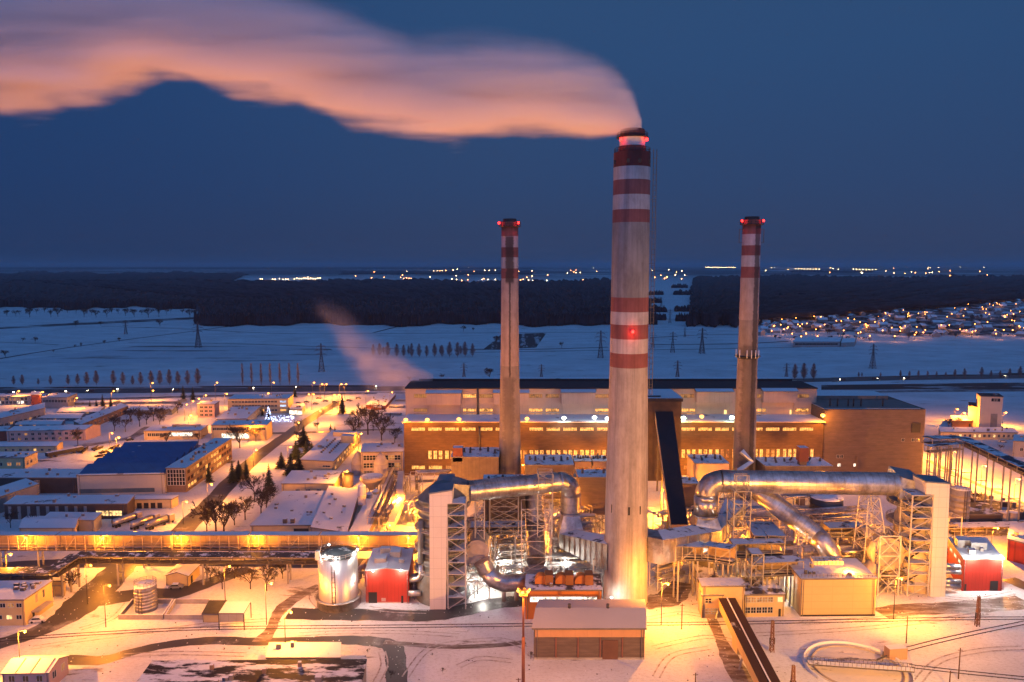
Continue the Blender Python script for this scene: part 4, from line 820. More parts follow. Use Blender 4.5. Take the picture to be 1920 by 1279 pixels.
# ---- pipe racks, covered galleries and clutter -----------------------------------------------------------------
def gallery(label, p, q, wd, h, roofm=None, sidem=None, legs=3, cat="pipe bridge", truss=True, name="covered_bridge", side=True, n=None, zleg=0):
    """covered bridge between two raised points (deck level), trussed sides"""
    p, q = V(p), V(q); d = q - p; ln = d.length; u = d.normalized(); nrm = u.cross(V((0, 0, 1))).normalized() * wd / 2; hz = V((0, 0, h)); t = thing(name, label, cat, base_of(p))
    mb = MB(); mb.hexa([p - nrm, q - nrm, q + nrm, p + nrm] if False else [p + nrm, q + nrm, q - nrm, p - nrm] + [x + V((0, 0, .25)) for x in (p + nrm, q + nrm, q - nrm, p - nrm)]); mb.build("deck", m_iron, t)
    e = nrm * 1.12; mb = MB(); b4 = [p + e, q + e, q - e, p - e]; mb.hexa([x + hz for x in b4] + [x + hz + V((0, 0, .3)) for x in b4], 1, 0); mb.build("roof", [roofm or m_snowrack, m_eave], t)
    n = n or max(2, int(ln / 3.6)); mb = MB()
    for i in range(n + 1):
        a = p + d * (i / n)
        for s in (-1, 1):
            mb.beam(a + nrm * s * .98 + V((0, 0, .26)), a + nrm * s * .98 + hz - V((0, 0, .003)), .2)
            if truss and i < n and i % 3 == 1: b = p + d * ((i + 1) / n); mb.beam(a + nrm * s + hz * .1, b + nrm * s + hz * .95, .18)
    for k in (.12, .3, .48):
        for s in (-1, 1): mb.beam(p + nrm * s + hz * k, q + nrm * s + hz * k, .13)
    mb.build("truss", sidem or m_steel, t)
    if side:
        mb = MB(); k = -nrm * .7; mb.hexa([p + k + V((0, 0, .26)), q + k + V((0, 0, .26)), q + k * 1.1 + V((0, 0, .26)), p + k * 1.1 + V((0, 0, .26)), p + k + hz * .98, q + k + hz * .98, q + k * 1.1 + hz * .98, p + k * 1.1 + hz * .98]); mb.build("rear_wall", M("bridge_sheet", (.36, .26, .15), .7, 0, .2, .3, (1, 1, 1), 0, [('h', 3.6, .15)], .6), t)
        mb = MB()
        for k in (-.35, .05): mb.cyl(p + nrm * k + V((0, 0, .7)), q + nrm * k + V((0, 0, .7)), .35, .35, 8)
        mb.build("pipe", m_duct2, t)
    if legs:
        for i in range(legs):
            a = p + d * ((i + .5) / legs); mb = MB()
            for s in (-.8, .8): mb.beam((a + nrm * s) * 1.0 - V((0, 0, a.z - zleg)), a + nrm * s - V((0, 0, .003)), .45)
            mb.beam(a + nrm * .8 - V((0, 0, a.z * .5)), a - nrm * .8 - V((0, 0, a.z * .5)), .3); mb.build("leg", m_steel, t)
    return t
def rack(label, p, q, wd, levels, npipe=4, n=None, cat="pipe rack"):
    """open steel pipe rack on the ground: portals, longitudinal beams, pipes of mixed size"""
    p, q = V(p), V(q); d = q - p; ln = d.length; u = d.normalized(); nrm = V((u.y, -u.x, 0)) * wd / 2; t = thing("pipe_rack", label, cat, p); n = n or max(2, int(ln / 5)); mb = MB(); top = levels[-1]
    for i in range(n + 1):
        a = p + d * i / n
        for s in (-1, 1): mb.beam(a + nrm * s, a + nrm * s + V((0, 0, top)), .24)
        for z in levels: mb.beam(a + nrm + V((0, 0, z)), a - nrm + V((0, 0, z)), .2)
        if i < n and i % 2 == 0:
            b = p + d * (i + 1) / n
            for s in (-1, 1): mb.beam(a + nrm * s, b + nrm * s + V((0, 0, levels[0])), .18)
    for z in levels:
        for s in (-1, 1): mb.beam(p + nrm * s + V((0, 0, z)), q + nrm * s + V((0, 0, z)), .15)
    mb.build("frame", m_wst if random.random() < .5 else m_steel, t)
    for z in levels:
        for k in range(npipe):
            off = nrm * (-.8 + 1.6 * (k + .5) / npipe); r = random.choice((.16, .22, .35, .5)); a, b = p + off + V((0, 0, z + .15 + r)), q + off + V((0, 0, z + .15 + r)); e = random.uniform(0, .25); mb = MB()
            pa, pb = a.lerp(b, e), a.lerp(b, 1 - random.uniform(0, .25)); path = [pa, pb]
            if random.random() < .5: path = [V((pa.x, pa.y, random.uniform(0, z)))] + path
            mb.tube(path, r, 8); mb.build("pipe", random.choice((m_duct, m_duct2, m_steel, m_wst)), t)
    return t
def gp(px, py, z): return G(px, py, z)
gallery("covered walkway with a snowy roof crossing behind the left ducts", at(872, 1000, Y1 + 22), at(985, 998, Y1 + 22), 5, 2.6, legs=3)
gallery("snow-roofed walkway from the wide chimney towards the right trestle", at(1250, 1046, Y1 + 6), at(1322, 1048, Y1 + 8), 4, 4.2, legs=2)
gallery("snow-roofed bridge slanting down between the box ducts and the central stair", at(1322, 1048, Y1 + 8.4), at(1374, 1056, Y1 + 2), 4, 4.6, legs=2)
gallery("upper snow-roofed bridge in front of the right trestle", at(1370, 1042, Y1 + 10), at(1466, 1040, Y1 + 10), 4, 4.2, legs=3)
gallery("trussed bridge from the central stair to the cream box building", at(1412, 1078, Y1 + 3), at(1500, 1074, Y1 + 4), 4, 4.2, legs=2)
gallery("walkway roof running back from the upper bridge under the diagonal duct", at(1456, 1022, Y1 + 11), at(1432, 994, Y1 + 28), 5, 2.6, legs=2, side=False)
gallery("second walkway roof running back, left of the other one", at(1425, 1022, Y1 + 11), at(1408, 994, Y1 + 28), 3.4, 2.6, legs=2, side=False)
gallery("long grey covered rack behind the diagonal duct's lower bend", at(1548, 1003, Y2 + 18), at(1618, 1002, Y2 + 18), 5, 3, legs=2)
gallery("covered rack with lit underside right of the right pale shaft", at(1782, 1000, 268), at(1960, 996, 268), 5, 2.8, legs=3)
for i, (lb, x0_, y0_, x1_, y1_, wd, lv, n_) in enumerate((
    ("white pipe rack glowing under the lamps right of the silver duct's base", 1035, 1068, 1120, 1064, 6, (4, 7, 10), 5), ("white pipe rack left of the silver duct's base", 925, 1075, 985, 1070, 6, (4, 7, 10), 5),
    ("low pipe rack in front of the wide chimney's left foot", 1060, 1105, 1128, 1095, 4, (3, 6), 4), ("cluttered rack between the stair tower and fan casing", 845, 1105, 905, 1098, 7, (3, 6.5), 5),
    ("pipe rack running back behind the fan casing", 930, 1060, 950, 1010, 5, (4, 7), 4), ("rack running back between ducts left of the wide chimney", 1090, 1050, 1098, 990, 5, (4, 8), 4),
    ("amber lit pipe rack under the right bend", 1240, 1090, 1300, 1060, 5, (4, 8), 4), ("tall amber pipe rack behind the central stair", 1330, 1040, 1480, 1032, 7, (5, 9, 13), 5),
    ("bright pipe rack right of the diagonal duct's foot", 1565, 1085, 1640, 1080, 7, (3, 6, 9), 6), ("pipe rack behind the diagonal duct near the dark tank", 1480, 1010, 1620, 1000, 7, (5, 9), 5),
    ("pipe rack at the foot of the right stair tower", 1655, 1108, 1705, 1106, 5, (2.5, 5), 5), ("rack in the gap between the cream office and cream box", 1405, 1100, 1470, 1088, 5, (4, 7), 5),
    ("rack at the boiler house foot left of the left unit", 765, 985, 800, 960, 6, (4, 8), 5), ("rack at the foot of the slim left chimney", 1000, 950, 1140, 945, 7, (5, 9, 12), 5), ("rack behind the right bend beside the dark gallery", 1232, 1010, 1300, 1000, 6, (5, 9), 5),
    ("rack in the shadow left of the slim right chimney", 1290, 965, 1390, 960, 7, (5, 10), 5), ("rack beneath the level duct left of the splayed trestle", 1560, 1040, 1615, 1036, 6, (4, 7, 11), 5), ("rack behind the right absorber", 1690, 1010, 1790, 1004, 6, (4, 8), 5))):
    rack(lb, G(x0_, y0_), G(x1_, y1_), wd, lv, n_)
for i, (lb, x0_, y0_, x1_, y1_, wd, lv, n_) in enumerate((
    ("small crowded rack between the fan casing and the descending duct", 925, 1062, 985, 1058, 4, (2.5, 5, 7.5), 6), ("rack against the back of the orange building", 990, 1078, 1125, 1076, 3, (3, 6), 6), ("rack between the sloping box duct and the orange building, left", 1040, 1050, 1110, 1046, 5, (3, 6, 9, 12), 6),
    ("rack at the far side of the descending silver duct", 1030, 1030, 1120, 1024, 5, (4, 8, 11), 5), ("tall rack behind the stair tower", 850, 1060, 905, 1056, 6, (5, 10, 15), 5), ("rack beside the red building's right wall", 770, 1120, 800, 1110, 4, (3, 6), 4),
    ("rack between silver tank and red building", 676, 1100, 690, 1080, 3, (3, 5), 3), ("rack stepping up at the wide chimney's right foot", 1225, 1105, 1285, 1090, 4, (3, 6, 9), 5), ("rack left of the central stair, under the snowy walkway", 1300, 1075, 1400, 1070, 5, (4, 8), 6),
    ("rack under the trussed bridge to the cream box", 1415, 1075, 1495, 1070, 5, (3, 6, 9), 6), ("high rack behind the upper snowy bridge", 1380, 1010, 1470, 1006, 5, (6, 11), 5), ("rack from dark silo to the splayed trestle", 1530, 1025, 1610, 1020, 5, (5, 10), 5),
    ("rack wrapped round the right absorber's foot", 1650, 1085, 1700, 1080, 4, (3, 6, 9), 5), ("rack from the right absorber to the red building", 1760, 1060, 1800, 1045, 4, (4, 7), 5), ("rack crossing before the dark filter house on the left", 895, 1000, 985, 996, 4, (4, 8, 12), 4), ("rack along the boiler house foot, left part", 770, 925, 860, 922, 5, (5, 9), 6), ("crossing rack high above the arched fan casing", 880, 1040, 935, 1000, 4, (8, 12), 5), ("rack below the box duct transition, left of the wide chimney", 1050, 1020, 1100, 1012, 4, (4, 8, 12), 6), ("rack in the gap between pale shaft foot and fan casing", 842, 1122, 888, 1118, 3, (2, 4), 5),
    ("rack behind the orange building's left corner", 940, 1098, 985, 1090, 3, (2.5, 5), 5), ("rack squeezed behind the wide chimney's left side", 1100, 1000, 1140, 985, 5, (6, 11), 5), ("rack beside the dark gallery's foot", 1290, 1000, 1340, 990, 4, (5, 9), 5), ("rack in front of the tall trestle", 1340, 1062, 1410, 1056, 4, (3, 7), 6), ("rack right behind the cream box's rear wall", 1500, 1066, 1600, 1062, 4, (4, 8), 6), ("rack between splayed trestle and portal frame", 1600, 1060, 1650, 1050, 5, (4, 8, 12), 6),
    ("rack under the level duct midway", 1450, 985, 1560, 978, 6, (6, 11), 6), ("rack beneath the left silver duct's middle", 920, 975, 1000, 968, 6, (6, 11), 6), ("rack at the left absorber's outer side", 755, 1060, 785, 1050, 3, (3, 6), 4), ("long low rack before the precipitator left of the wide chimney", 1060, 985, 1140, 975, 5, (5, 9), 6))):
    rack(lb, G(x0_, y0_), G(x1_, y1_), wd, lv, n_)
# stair core between cream office and right trestle
tower("central steel stair with a snowy landing hut, left of the cream box building", rect(at(1408, 1100, Y1 + 1).x, Y1 + 1, at(1430, 1100, Y1 + 1).x, Y1 + 6), 0, at(1410, 1040, Y1 + 1).z, 5, .3, 'z', None, m_steel, 5)
def tank(label, px, by, rpx, ty, mat, name="tank", roof=1.0, ladder_=True, lab_roof=None, cat="tank", bands=0, rail=False, cone=None):
    c = G(px, by); c.y += rpx / F * c.y * .9; c.x = at(px, by, c.y).x; r = rpx / F * c.y; H = Zof((c.x, c.y), ty); t = thing(name, label, cat, c); mb = MB(); prof = [(r, 0)]
    if bands:
        for k in range(1, bands): z = H * k / bands; prof += [(r, z - .1), (r + .12, z - .09), (r + .12, z + .09), (r, z + .1)]
    mb.lathe(c, prof + [(r, H)], 36); mb.build("shell", mat, t); mb = MB(); mb.lathe(c + V((0, 0, H + .003)), [(r + .12, 0), (r + .12, .15), (r * .5, roof * .7), (.2, roof)], 32); mb.build("roof", lab_roof or m_roofsnow, t)
    if ladder_: ladder(t, c.x - .5, c.y - r - .35, 0, H, .9)
    if rail: mb = MB(); railing(mb, c, r, H + .15, 20); mb.build("railing", m_steel, t)
    return t, c, r, H
m_roofdark = SNOW("dark_tank_roof", (.04, .05, .06), .60, .25); m_silver = M("silver_tank", (.60, .58, .56), .40, .85, .03, .5, (1, 1, .1), 0, [('h', 1.3, .06)], .8)
TK, tc_, tr_, tH_ = tank("big silver storage tank with bright lamps on its rim beside the left red building", 636, 1146, 38, 1037, m_silver, roof=1.6, lab_roof=m_roofdark, rail=True)
mb = MB(); mb.lathe(tc_, [(tr_ + .6, 0), (tr_ + .6, 2.2), (tr_ + .9, 2.25), (tr_ + .9, 2.6), (tr_, 2.65)], 36); mb.build("base_ring", m_duct2, TK)
mb = MB(); mb.obox((tc_.x - 5.2, tc_.y - tr_ * .95, tH_), (1.2, 0, 0), (0, 1.2, 0), (0, 0, 2.6)); mb.build("lamp_mast", m_steel, TK)
tank("small grey tank standing in a low walled basin at the left", 275, 1150, 20, 1096, m_duct2, bands=8, roof=.8, rail=True)
for pts, lb in (([(222, 1162), (306, 1162), (326, 1131), (248, 1131)], "low concrete basin holding the small grey tank"), ([(308, 1162), (382, 1162), (396, 1131), (328, 1131)], "empty snow-filled concrete basin beside the small tank basin")):
    P = [G(*p) for p in pts]; mb = MB()
    for i in range(4):
        a, b = P[i], P[(i + 1) % 4]; u = (b - a).normalized(); n_ = V((-u.y, u.x, 0)) * .4; mb.obox(a + u * .42, b - a - u * .84, n_, V((0, 0, 1.4)), 0, 1); mb.obox(a, u * .41, n_, V((0, 0, 1.4)), 0, 1)
    tag(mb.build("basin_wall", [m_concrete, m_roofsnow]), lb, "basin")
tank("dark lime silo with a glint, behind the diagonal silver duct", 1547, 995, 30, 932, M("dark_silo", (.10, .09, .085), .3, .6), bands=5, name="silo", cat="silo", ladder_=False)
tank("grey corrugated silo right of the right pale shaft", 1797, 982, 17, 916, M("grey_silo", (.33, .30, .27), .6, .2), bands=6, name="silo", cat="silo", rail=True)
for i, px in enumerate((1880, 1897)): tank(("left" if i == 0 else "right") + " one of two squat pale tanks at the right edge by the flat sheds", px, 980, 9, 960, M("pale_tank", (.45, .36, .28), .6), ladder_=False, roof=.4, group=None) if False else tank(("left" if i == 0 else "right") + " one of two squat pale tanks near the flat sheds far right", px, 980, 9, 960, M("pale_tank", (.45, .36, .28), .6), ladder_=False, roof=.4)
# ---- foreground buildings ---------------------------------------------------------------------------------------
OB = House("pump_house", "orange building with three roof fans and a long lit window strip before the wide chimney", (985, 1108), 1161, (1128, 1108), (1124, 1080), m_orange, snow=m_patchy)
OB.win("f", 5, OB.h * .60, 1.7, 3.9, "white", .06, .94, 2, 1, "white")
for fx in (.26, .53, .79):
    f = OB.on(fx - .05, .5, .4); mb = MB(); mb.tube([f + V((0, -1.5, .4)), f + V((0, 1.5, .4))], 2.0, 20); o_ = mb.build("roof_fan", m_orange, OB.o)
    mb = MB(); mb.obox(f + V((.9, -2.6, .2)), (2.3, 0, 0), (0, 3.6, 0), (0, 0, 2.9)); o2 = mb.build("fan_outlet", M("outlet_brown", (.25, .10, .03), .6), o_)
SHD = House("storage_shed", "long shed of brown brick with a snow-pink gable roof in the central foreground", (1001, 1178), 1236, (1209, 1178), (1206, 1127), m_brickR, roof="gable", rise=1.5, ov=.5, snow=SNOW("dusty_roof_snow", (.3, .2, .16), .28, .06, (1, 1, 1), (.62, .55, .50)))
SHD.box("upper_band", "f", .012, .988, SHD.h * .72, SHD.h * .985, .12, M("tan_sheet", (.50, .27, .13), .7, 0, .1, .2, (1, 1, 1), 0, [('h', 3.1, .06)], .8)); 
SHD.box("gutter", "f", -.015, 1.015, SHD.h - .16, SHD.h - .01, .55, m_eave); SHD.box("sliding_door", "f", .62, .76, .05, SHD.h * .62, .22, M("door_brown", (.13, .06, .04), .7)); SHD.box("plinth", "f", 0, 1, 0, .5, .2, m_concrete)
for k, f in enumerate((.3, .66)): p = SHD.on(f, .5, 1.6); mb = MB(); mb.cyl(p, p + V((0, 0, 1.2)), .4, .4, 10); mb.build("roof_vent", m_iron, SHD.o)
for k in range(1, 5): SHD.box("pilaster", "f", k * .2 - .006, k * .2 + .006, 0, SHD.h * .70, .18, M("pilaster_brick", (.2, .085, .06), .85))
W1 = House("cream_office", "long left wing of the cream office stretching back to the pipe bridges", (1316, 1118), 1159, (1356, 1117), (1336, 1051), m_yel, snow=m_patchy)
W1.win("l", 9, 2.2, 1.3, 1.5, ["off", "off", "dim"], .05, .95, 2, 2); 
W2 = House("cream_office", "taller middle block of the cream office where the conveyor gallery enters", (1317, 1101), 1159, (1396, 1100), (1388, 1086), m_yel)
W2.win("f", 1, 1.2, 1.6, 1.9, "dim", .10, .2, 2, 2); W2.win("f", 1, 4.4, 1.5, 1.9, "off", .10, .2, 2, 2); W2.win("f", 1, 1.2, 1.6, 1.9, "dim", .27, .36, 2, 2)
W3 = House("cream_office", "right wing of the cream office with two rows of windows beside the cream box", (1397.5, 1117), 1157, (1471, 1116), (1447, 1085), m_yel, snow=m_patchy)
W3.win("f", 5, 4.3, 1.6, 1.5, "dim", .0, .72, 2, 2); W3.win("f", 1, 4.3, 1.6, 1.6, "gold", .84, .95); W3.win("f", 5, 1.1, 1.8, 1.5, "off", .0, .72, 2, 2, "white"); W3.box("door", "f", .86, .92, .02, 2.3, .06, m_dark)
for fx in (.2, .45, .6): W3.roofbox("vent", fx, .3 + fx * .4, .6, .6, .9, m_iron)
CBX = House("cream_box_building", "windowless cream box building with rows of coolers on its roof", (1503, 1087), 1156, (1644, 1086), (1472, 1051), m_yels, left=True)
mb = MB(); u = (CBX.P[1] - CBX.P[0]).normalized()
for k in range(21): p = CBX.on(k / 20, .03, .45); mb.beam(p, p + V((0, 0, 1.0)), .08)
for hz in (.5, 1.0): mb.beam(CBX.on(0, .03, .45 + hz), CBX.on(1, .03, .45 + hz), .08)
mb.build("railing", m_iron, CBX.o)
for j in range(2):
    for k in range(8): CBX.roofbox("roof_cooler", .36 + k * .052 - j * .02, .86 - j * .16, .95, 1.3, 1.3, M("cooler_grey", (.30, .28, .26), .6))
for k in range(3): CBX.roofbox("roof_fan", .10 + .055 * k, .2, .7, .7, 1.4 if k == 0 else .9, m_iron)
CBX.box("corner_trim", "f", .0, .012, 0, CBX.h, .05, m_eave); CBX.box("plinth", "f", .012, 1, 0, .5, .06, m_dark)
RB1 = House("red_building", "red sheet-metal building with a double door beside the big silver tank", (685, 1071), 1131, (766, 1071), (775, 1030), m_red, roof="gable2", rise=.8, ov=.15, fascia=m_eave)
RB1.box("double_door", "f", .06, .26, .05, 3.4, .05, m_dark); RB1.box("door", "f", .82, .87, .05, 2.3, .05, m_dark); RB1.box("louvre", "f", .36, .46, .6, 1.6, .05, M("louvre_pink", (.45, .3, .28), .6)); RB1.box("plinth", "f", 0, 1, 0, .35, .03, M("plinth_pale", (.5, .4, .38), .7))
for fx, fy, a, b, c in ((.3, .35, 3.5, 3, 1.3), (.62, .6, 3.2, 4, 1.8), (.35, .75, 3, 2.2, 1.6), (.8, .3, 1.5, 1.5, 1)): RB1.roofbox("roof_unit", fx, fy, a, b, c, m_steel, .7)
RB2 = House("red_building", "bright red building with two glaring white wall lamps at the right", (1807, 1049), 1108, (1882, 1049), (1778, 1010), m_red, left=True)
RB2.box("double_door", "f", .70, .90, .05, 3.2, .05, m_dark); RB2.box("door", "f", .06, .11, .05, 2.2, .05, m_dark); RB2.win("l", 3, RB2.h * .72, 1.1, 2.6, "white", .1, .9, 3, 1)
for fx, fy, a, b, c in ((.2, .6, 4, 4, 2.4), (.55, .5, 5, 4, 2.2), (.3, .25, 2, 2, 1.2)): RB2.roofbox("roof_unit", fx, fy, a, b, c, m_grey)
RB3 = House("red_building", "salmon red building cut by the right edge of the view", (1890, 1012), 1050, (1985, 1036), (1985, 1004), m_red)
# descending conveyor gallery in the foreground
p, q = at(1349, 1113, 211), at(1478, 1330, 146); p.z = q.z = (p.z + q.z) / 2 + .4
CG = thing("conveyor_gallery", "level conveyor gallery with a snow-striped dark roof leaving the cream office", "conveyor", base_of(p))
u = (q - p).normalized(); n_ = V((u.y, -u.x, 0)) * -2.25
mb = MB(); mb.hexa([p - n_, q - n_, q + n_, p + n_] + [x + V((0, 0, 2.9)) for x in (p - n_, q - n_, q + n_, p + n_)]); mb.v = [(a, b, c - 2.9) for a, b, c in mb.v]; mb.build("casing", M("gallery_cream", (.52, .38, .18), .7, 0, .1, .3, (1, 1, 1), 0, [('h', 3, .1)], .8), CG)
mb = MB(); e = n_ * 1.06; mb.hexa([x + V((0, 0, .003)) for x in (p - e, q - e, q + e, p + e)] + [x + V((0, 0, .25)) for x in (p - e, q - e, q + e, p + e)]); mb.build("roof", SNOW("gallery_roof_snow", (.05, .025, .02), .62, .09, (1, .35, 1)), CG)
mb = MB(); e = n_ * .07; mb.hexa([x + V((0, 0, .253)) for x in (p - e, q - e, q + e, p + e)] + [x + V((0, 0, .4)) for x in (p - e, q - e, q + e, p + e)]); mb.build("ridge_snow", m_roofsnow, CG)
for t in (.14, .55):
    a = p.lerp(q, t) - V((0, 0, 2.91)); mb = MB()
    for s in (-.9, .9): mb.beam(V((a.x + n_.x * s * 1.6, a.y - 1, 0)), a + n_ * s, .35)
    mb.build("leg", m_steel, CG)
mb = MB(); a = p.lerp(q, .42); mb.box(a.x - 2, a.y - 2.2, 0, a.x + 2, a.y + 2.2, a.z - 2.91); mb.build("support_pier", m_yel, CG)
# round clarifier with its scraper bridge
c = G(1607, 1254); CL = thing("clarifier", "round open settling basin with a rotating bridge and cabin in the right foreground", "settling basin", c); rr = 97 / F * c.y
mb = MB(); mb.lathe(c, [(rr + .35, 0), (rr + .3, .75), (rr, .8), (rr, .5), (rr - .05, .15)], 72, 0, True, False); mb.build("rim", [m_roofsnow], CL)
mb = MB(); mb.lathe(c, [(rr - 1.6, .15), (rr - 1.6, .55), (rr - 1.85, .55), (rr - 1.85, .15)], 72, 0, True, False); mb.build("weir", M("weir_concrete", (.4, .33, .28), .8), CL)
mb = MB(); mb.lathe(c, [(rr - .06, .02), (rr - .06, .12)], 72); mb.build("ice", SNOW("basin_ice", (.14, .13, .15), .40, .1, (1, 3, 1), (.7, .66, .62)), CL)
a, b = G(1515, 1244, 1.9), G(1712, 1258, 1.9); u = (b - a).normalized(); n_ = V((-u.y, u.x, 0)) * .9
mb = MB(); mb.obox(a - n_, b - a, n_ * 2, (0, 0, .35), 0, 1)
for k in range(25):
    x = a.lerp(b, k / 24)
    for s in (-1, 1): mb.beam(x + n_ * s * .95 + V((0, 0, .36)), x + n_ * s * .95 + V((0, 0, 1.4)), .07)
for s in (-1, 1): mb.beam(a + n_ * s * .95 + V((0, 0, 1.4)), b + n_ * s * .95 + V((0, 0, 1.4)), .09)
mb.build("scraper_bridge", [m_iron, m_roofsnow], CL)
p = G(1668, 1239); mb = MB(); mb.obox(p + V((-.1, 0, 0)), (4.9, .6, 0), (-.3, 2.2, 0), (0, 0, 3.0), 0, 1); mb.build("cabin", [M("cabin_sheet", (.42, .26, .16), .7, 0, .1, .2, (1, 1, 1), 0, [('h', .5, .08)], .8), m_roofsnow], CL)
mb = MB(); p = G(1655, 1240); mb.beam(p, p + V((0, 0, 2.6)), .2); mb.beam(p + V((-1.5, 0, .4)), p + V((1, 0, 1.5)), .3); mb.build("drive_unit", m_iron, CL)
# floodlight mast in the foreground
p = G(981, 1325); MA = thing("floodlight_mast", "tall rust-brown floodlight mast standing before the orange building", "lamp mast", p); zt = Zof((p.x, p.y), 1113)
mb = MB(); mb.cyl(p, p + V((0, 0, zt * .62)), .42, .36, 10); mb.cyl(p + V((0, 0, zt * .62)), p + V((0, 0, zt)), .26, .20, 10); mb.build("pole", M("rusty_pole", (.20, .07, .035), .7), MA)
mb = MB(); mb.lathe(p + V((0, 0, zt - .4)), [(.9, 0), (.95, .1), (.9, .2)], 14); railing(mb, p, .9, zt - .3, 8, 1.0, .07); mb.build("crown", M("mast_crown", (.4, .2, .1), .6), MA)
for k in range(6):
    a = R(60 * k + 20); b = p + V((1.1 * math.cos(a), 1.1 * math.sin(a), zt + .9)); mb = MB(); mb.cyl(b, b + V((.35 * math.cos(a), .35 * math.sin(a), -.25)), .2, .34, 8); mb.build("floodlight", m_lens if k > 2 else m_iron, MA)
for dx in (-1, 1): light(MA, p + V((dx * 2.2, 0, zt + .6)), 11000, SODIUM, .3)
# unseen masts added below the view to light the fronts and the plume
for x, y, pw, lb in ((-88, 96, 250, "added unseen floodlight mast in the near yard on the left"), (98, 100, 680, "added unseen floodlight mast in the near yard on the right by the settling basin")):
    P = V((x, y, 0)); t = dup(MA, P, lb)
    for ch in list(t.children):
        if ch.type == 'LIGHT': bpy.data.objects.remove(ch)
    l = light(t, P + V((0, 2.5, zt + 1.5)), pw * 1000, SODIUM2 if x < 0 else (1, .40, .045), .5)
    l.data.type = 'SPOT'; l.data.spot_size = R(122); l.data.spot_blend = .7; l.rotation_euler = (V((70, 110, 50)) if x < 0 else V((-35, 110, 20))).to_track_quat('-Z', 'Y').to_euler()
# open steel masts and wooden poles beside the sidings
def mast(px, by, ty, label, kind):
    p = G(px, by); h = Zof((p.x, p.y), ty); t = thing("catenary_mast" if kind == "lattice" else "pole", label, "mast" if kind == "lattice" else "pole", p, None); mb = MB()
    if kind == "lattice": lattice(mb, rect(p.x - .45, p.y - .45, p.x + .45, p.y + .45), 0, h, 10, .14, 'z', 0, rect(p.x - .25, p.y - .25, p.x + .25, p.y + .25)); mb.build("mast", M("rust_steel", (.17, .08, .045), .8), t); mb = MB(); mb.box(p.x - .7, p.y - .2, h * .25, p.x - .5, p.y + .1, h * .45); mb.box(p.x + .5, p.y - .2, h * .25, p.x + .7, p.y + .1, h * .45); mb.build("counterweight", m_dark, t)
    else: mb.cyl(p, p + V((0, 0, h)), .16, .12, 8); mb.build("post", M("tarred_wood", (.10, .055, .035), .9), t); mb = MB(); mb.beam(p + V((-.6, 0, h * .93)), p + V((.6, 0, h * .93)), .1); mb.build("crossarm", MATS["tarred_wood"], t)
for a in ((1447, 1222, 1164, "lattice catenary mast with counterweights right of the foreground conveyor", "lattice"), (1486, 1300, 1248, "lattice mast cut by the bottom edge by the settling basin", "lattice"), (1832, 1174, 1119, "lattice mast by the sidings at the far right", "lattice"), (1699, 1206, 1155, "thin pole between cream box and the right sidings", "pole"), (1797, 1273, 1215, "thin pole in the snow at the lower right", "pole"), (1780, 1290, 1258, "short pole beside the lower right siding", "pole"), (1278, 1180, 1132, "thin pole in the snow right of the brown shed", "pole"), (1303, 1310, 1262, "thin pole at the bottom edge right of the brown shed", "pole"), (972, 1300, 1272, "short post beside the floodlight mast", "pole")): mast(*a)

# wheel ruts pressed into the snow, and frozen clods thrown up along the roads
m_rut = SNOW("rut_snow", (.30, .26, .24), .47, .5, (1, 1, 1), (.55, .53, .52))
def ruts(pts, gap=1.7):
    mb = MB(); P = smooth_path([tuple(p) for p in pts], 6); W = [G(x, y) for x, y in P]
    for s in (-.5, .5):
        q = []
        for i, p in enumerate(W): d = (W[min(i + 1, len(W) - 1)] - W[max(i - 1, 0)]).normalized(); q.append((p.x - d.y * gap * s, p.y + d.x * gap * s))
        strip(mb, q, .42, .062 + .004 * (len(RUTS) % 5), 0, True)
    RUTS.append(1); struct("path", mb, m_rut)
RUTS = []
for pts in (((760, 1270), (800, 1220), (860, 1205), (940, 1200), (985, 1215)), ((1225, 1215), (1290, 1200), (1340, 1195), (1400, 1210)), ((1215, 1160), (1280, 1150), (1340, 1160)), ((1420, 1190), (1500, 1186), (1600, 1180), (1700, 1170), (1850, 1150)), ((1500, 1170), (1560, 1165), (1640, 1160), (1720, 1150)), ((60, 1215), (160, 1200), (280, 1185), (400, 1170), (500, 1163)), ((150, 1180), (210, 1160), (240, 1130)), ((690, 1140), (740, 1146), (800, 1148)), ((1720, 1280), (1760, 1240), (1840, 1220), (1920, 1215)), ((230, 1230), (330, 1225), (460, 1228)), ((560, 1190), (640, 1186), (760, 1186), (860, 1192)), ((700, 1290), (720, 1250), (716, 1222)), ((1230, 1270), (1260, 1230), (1330, 1215)), ((600, 1140), (585, 1120), (600, 1100)), ((860, 1250), (900, 1235), (960, 1240)), ((200, 846), (240, 850), (280, 842)), ((130, 862), (180, 866), (230, 858)), ((1770, 1120), (1830, 1124), (1900, 1112))): ruts(pts)
mb = MB(); rc_ = random.Random(11)
for pts, n_, sp in ((((0, 1212), (160, 1128), (230, 1062)), 120, 7), (((130, 1236), (400, 1201), (700, 1203), (744, 1279)), 200, 5), (((540, 1150), (860, 1146), (985, 1126)), 120, 6), (((1215, 1122), (1276, 1112), (1350, 1200), (1400, 1280)), 220, 8), (((1650, 1150), (1850, 1135), (1920, 1128)), 200, 8), (((760, 1225), (985, 1215), (1210, 1240)), 90, 10)):
    for k in range(n_):
        f = rc_.random() * (len(pts) - 1); i = int(f); a, b = pts[i], pts[i + 1]; p = G(a[0] + (b[0] - a[0]) * (f - i), a[1] + (b[1] - a[1]) * (f - i)) + V((rc_.gauss(0, sp), rc_.gauss(0, sp), 0)); r = rc_.uniform(.06, .2); p.z = 0
        mb.lathe(p, [(r, -.02), (r * 1.1, r * .4), (r * .5, r * .9)], 5, rc_.choice((0, 0, 1)))
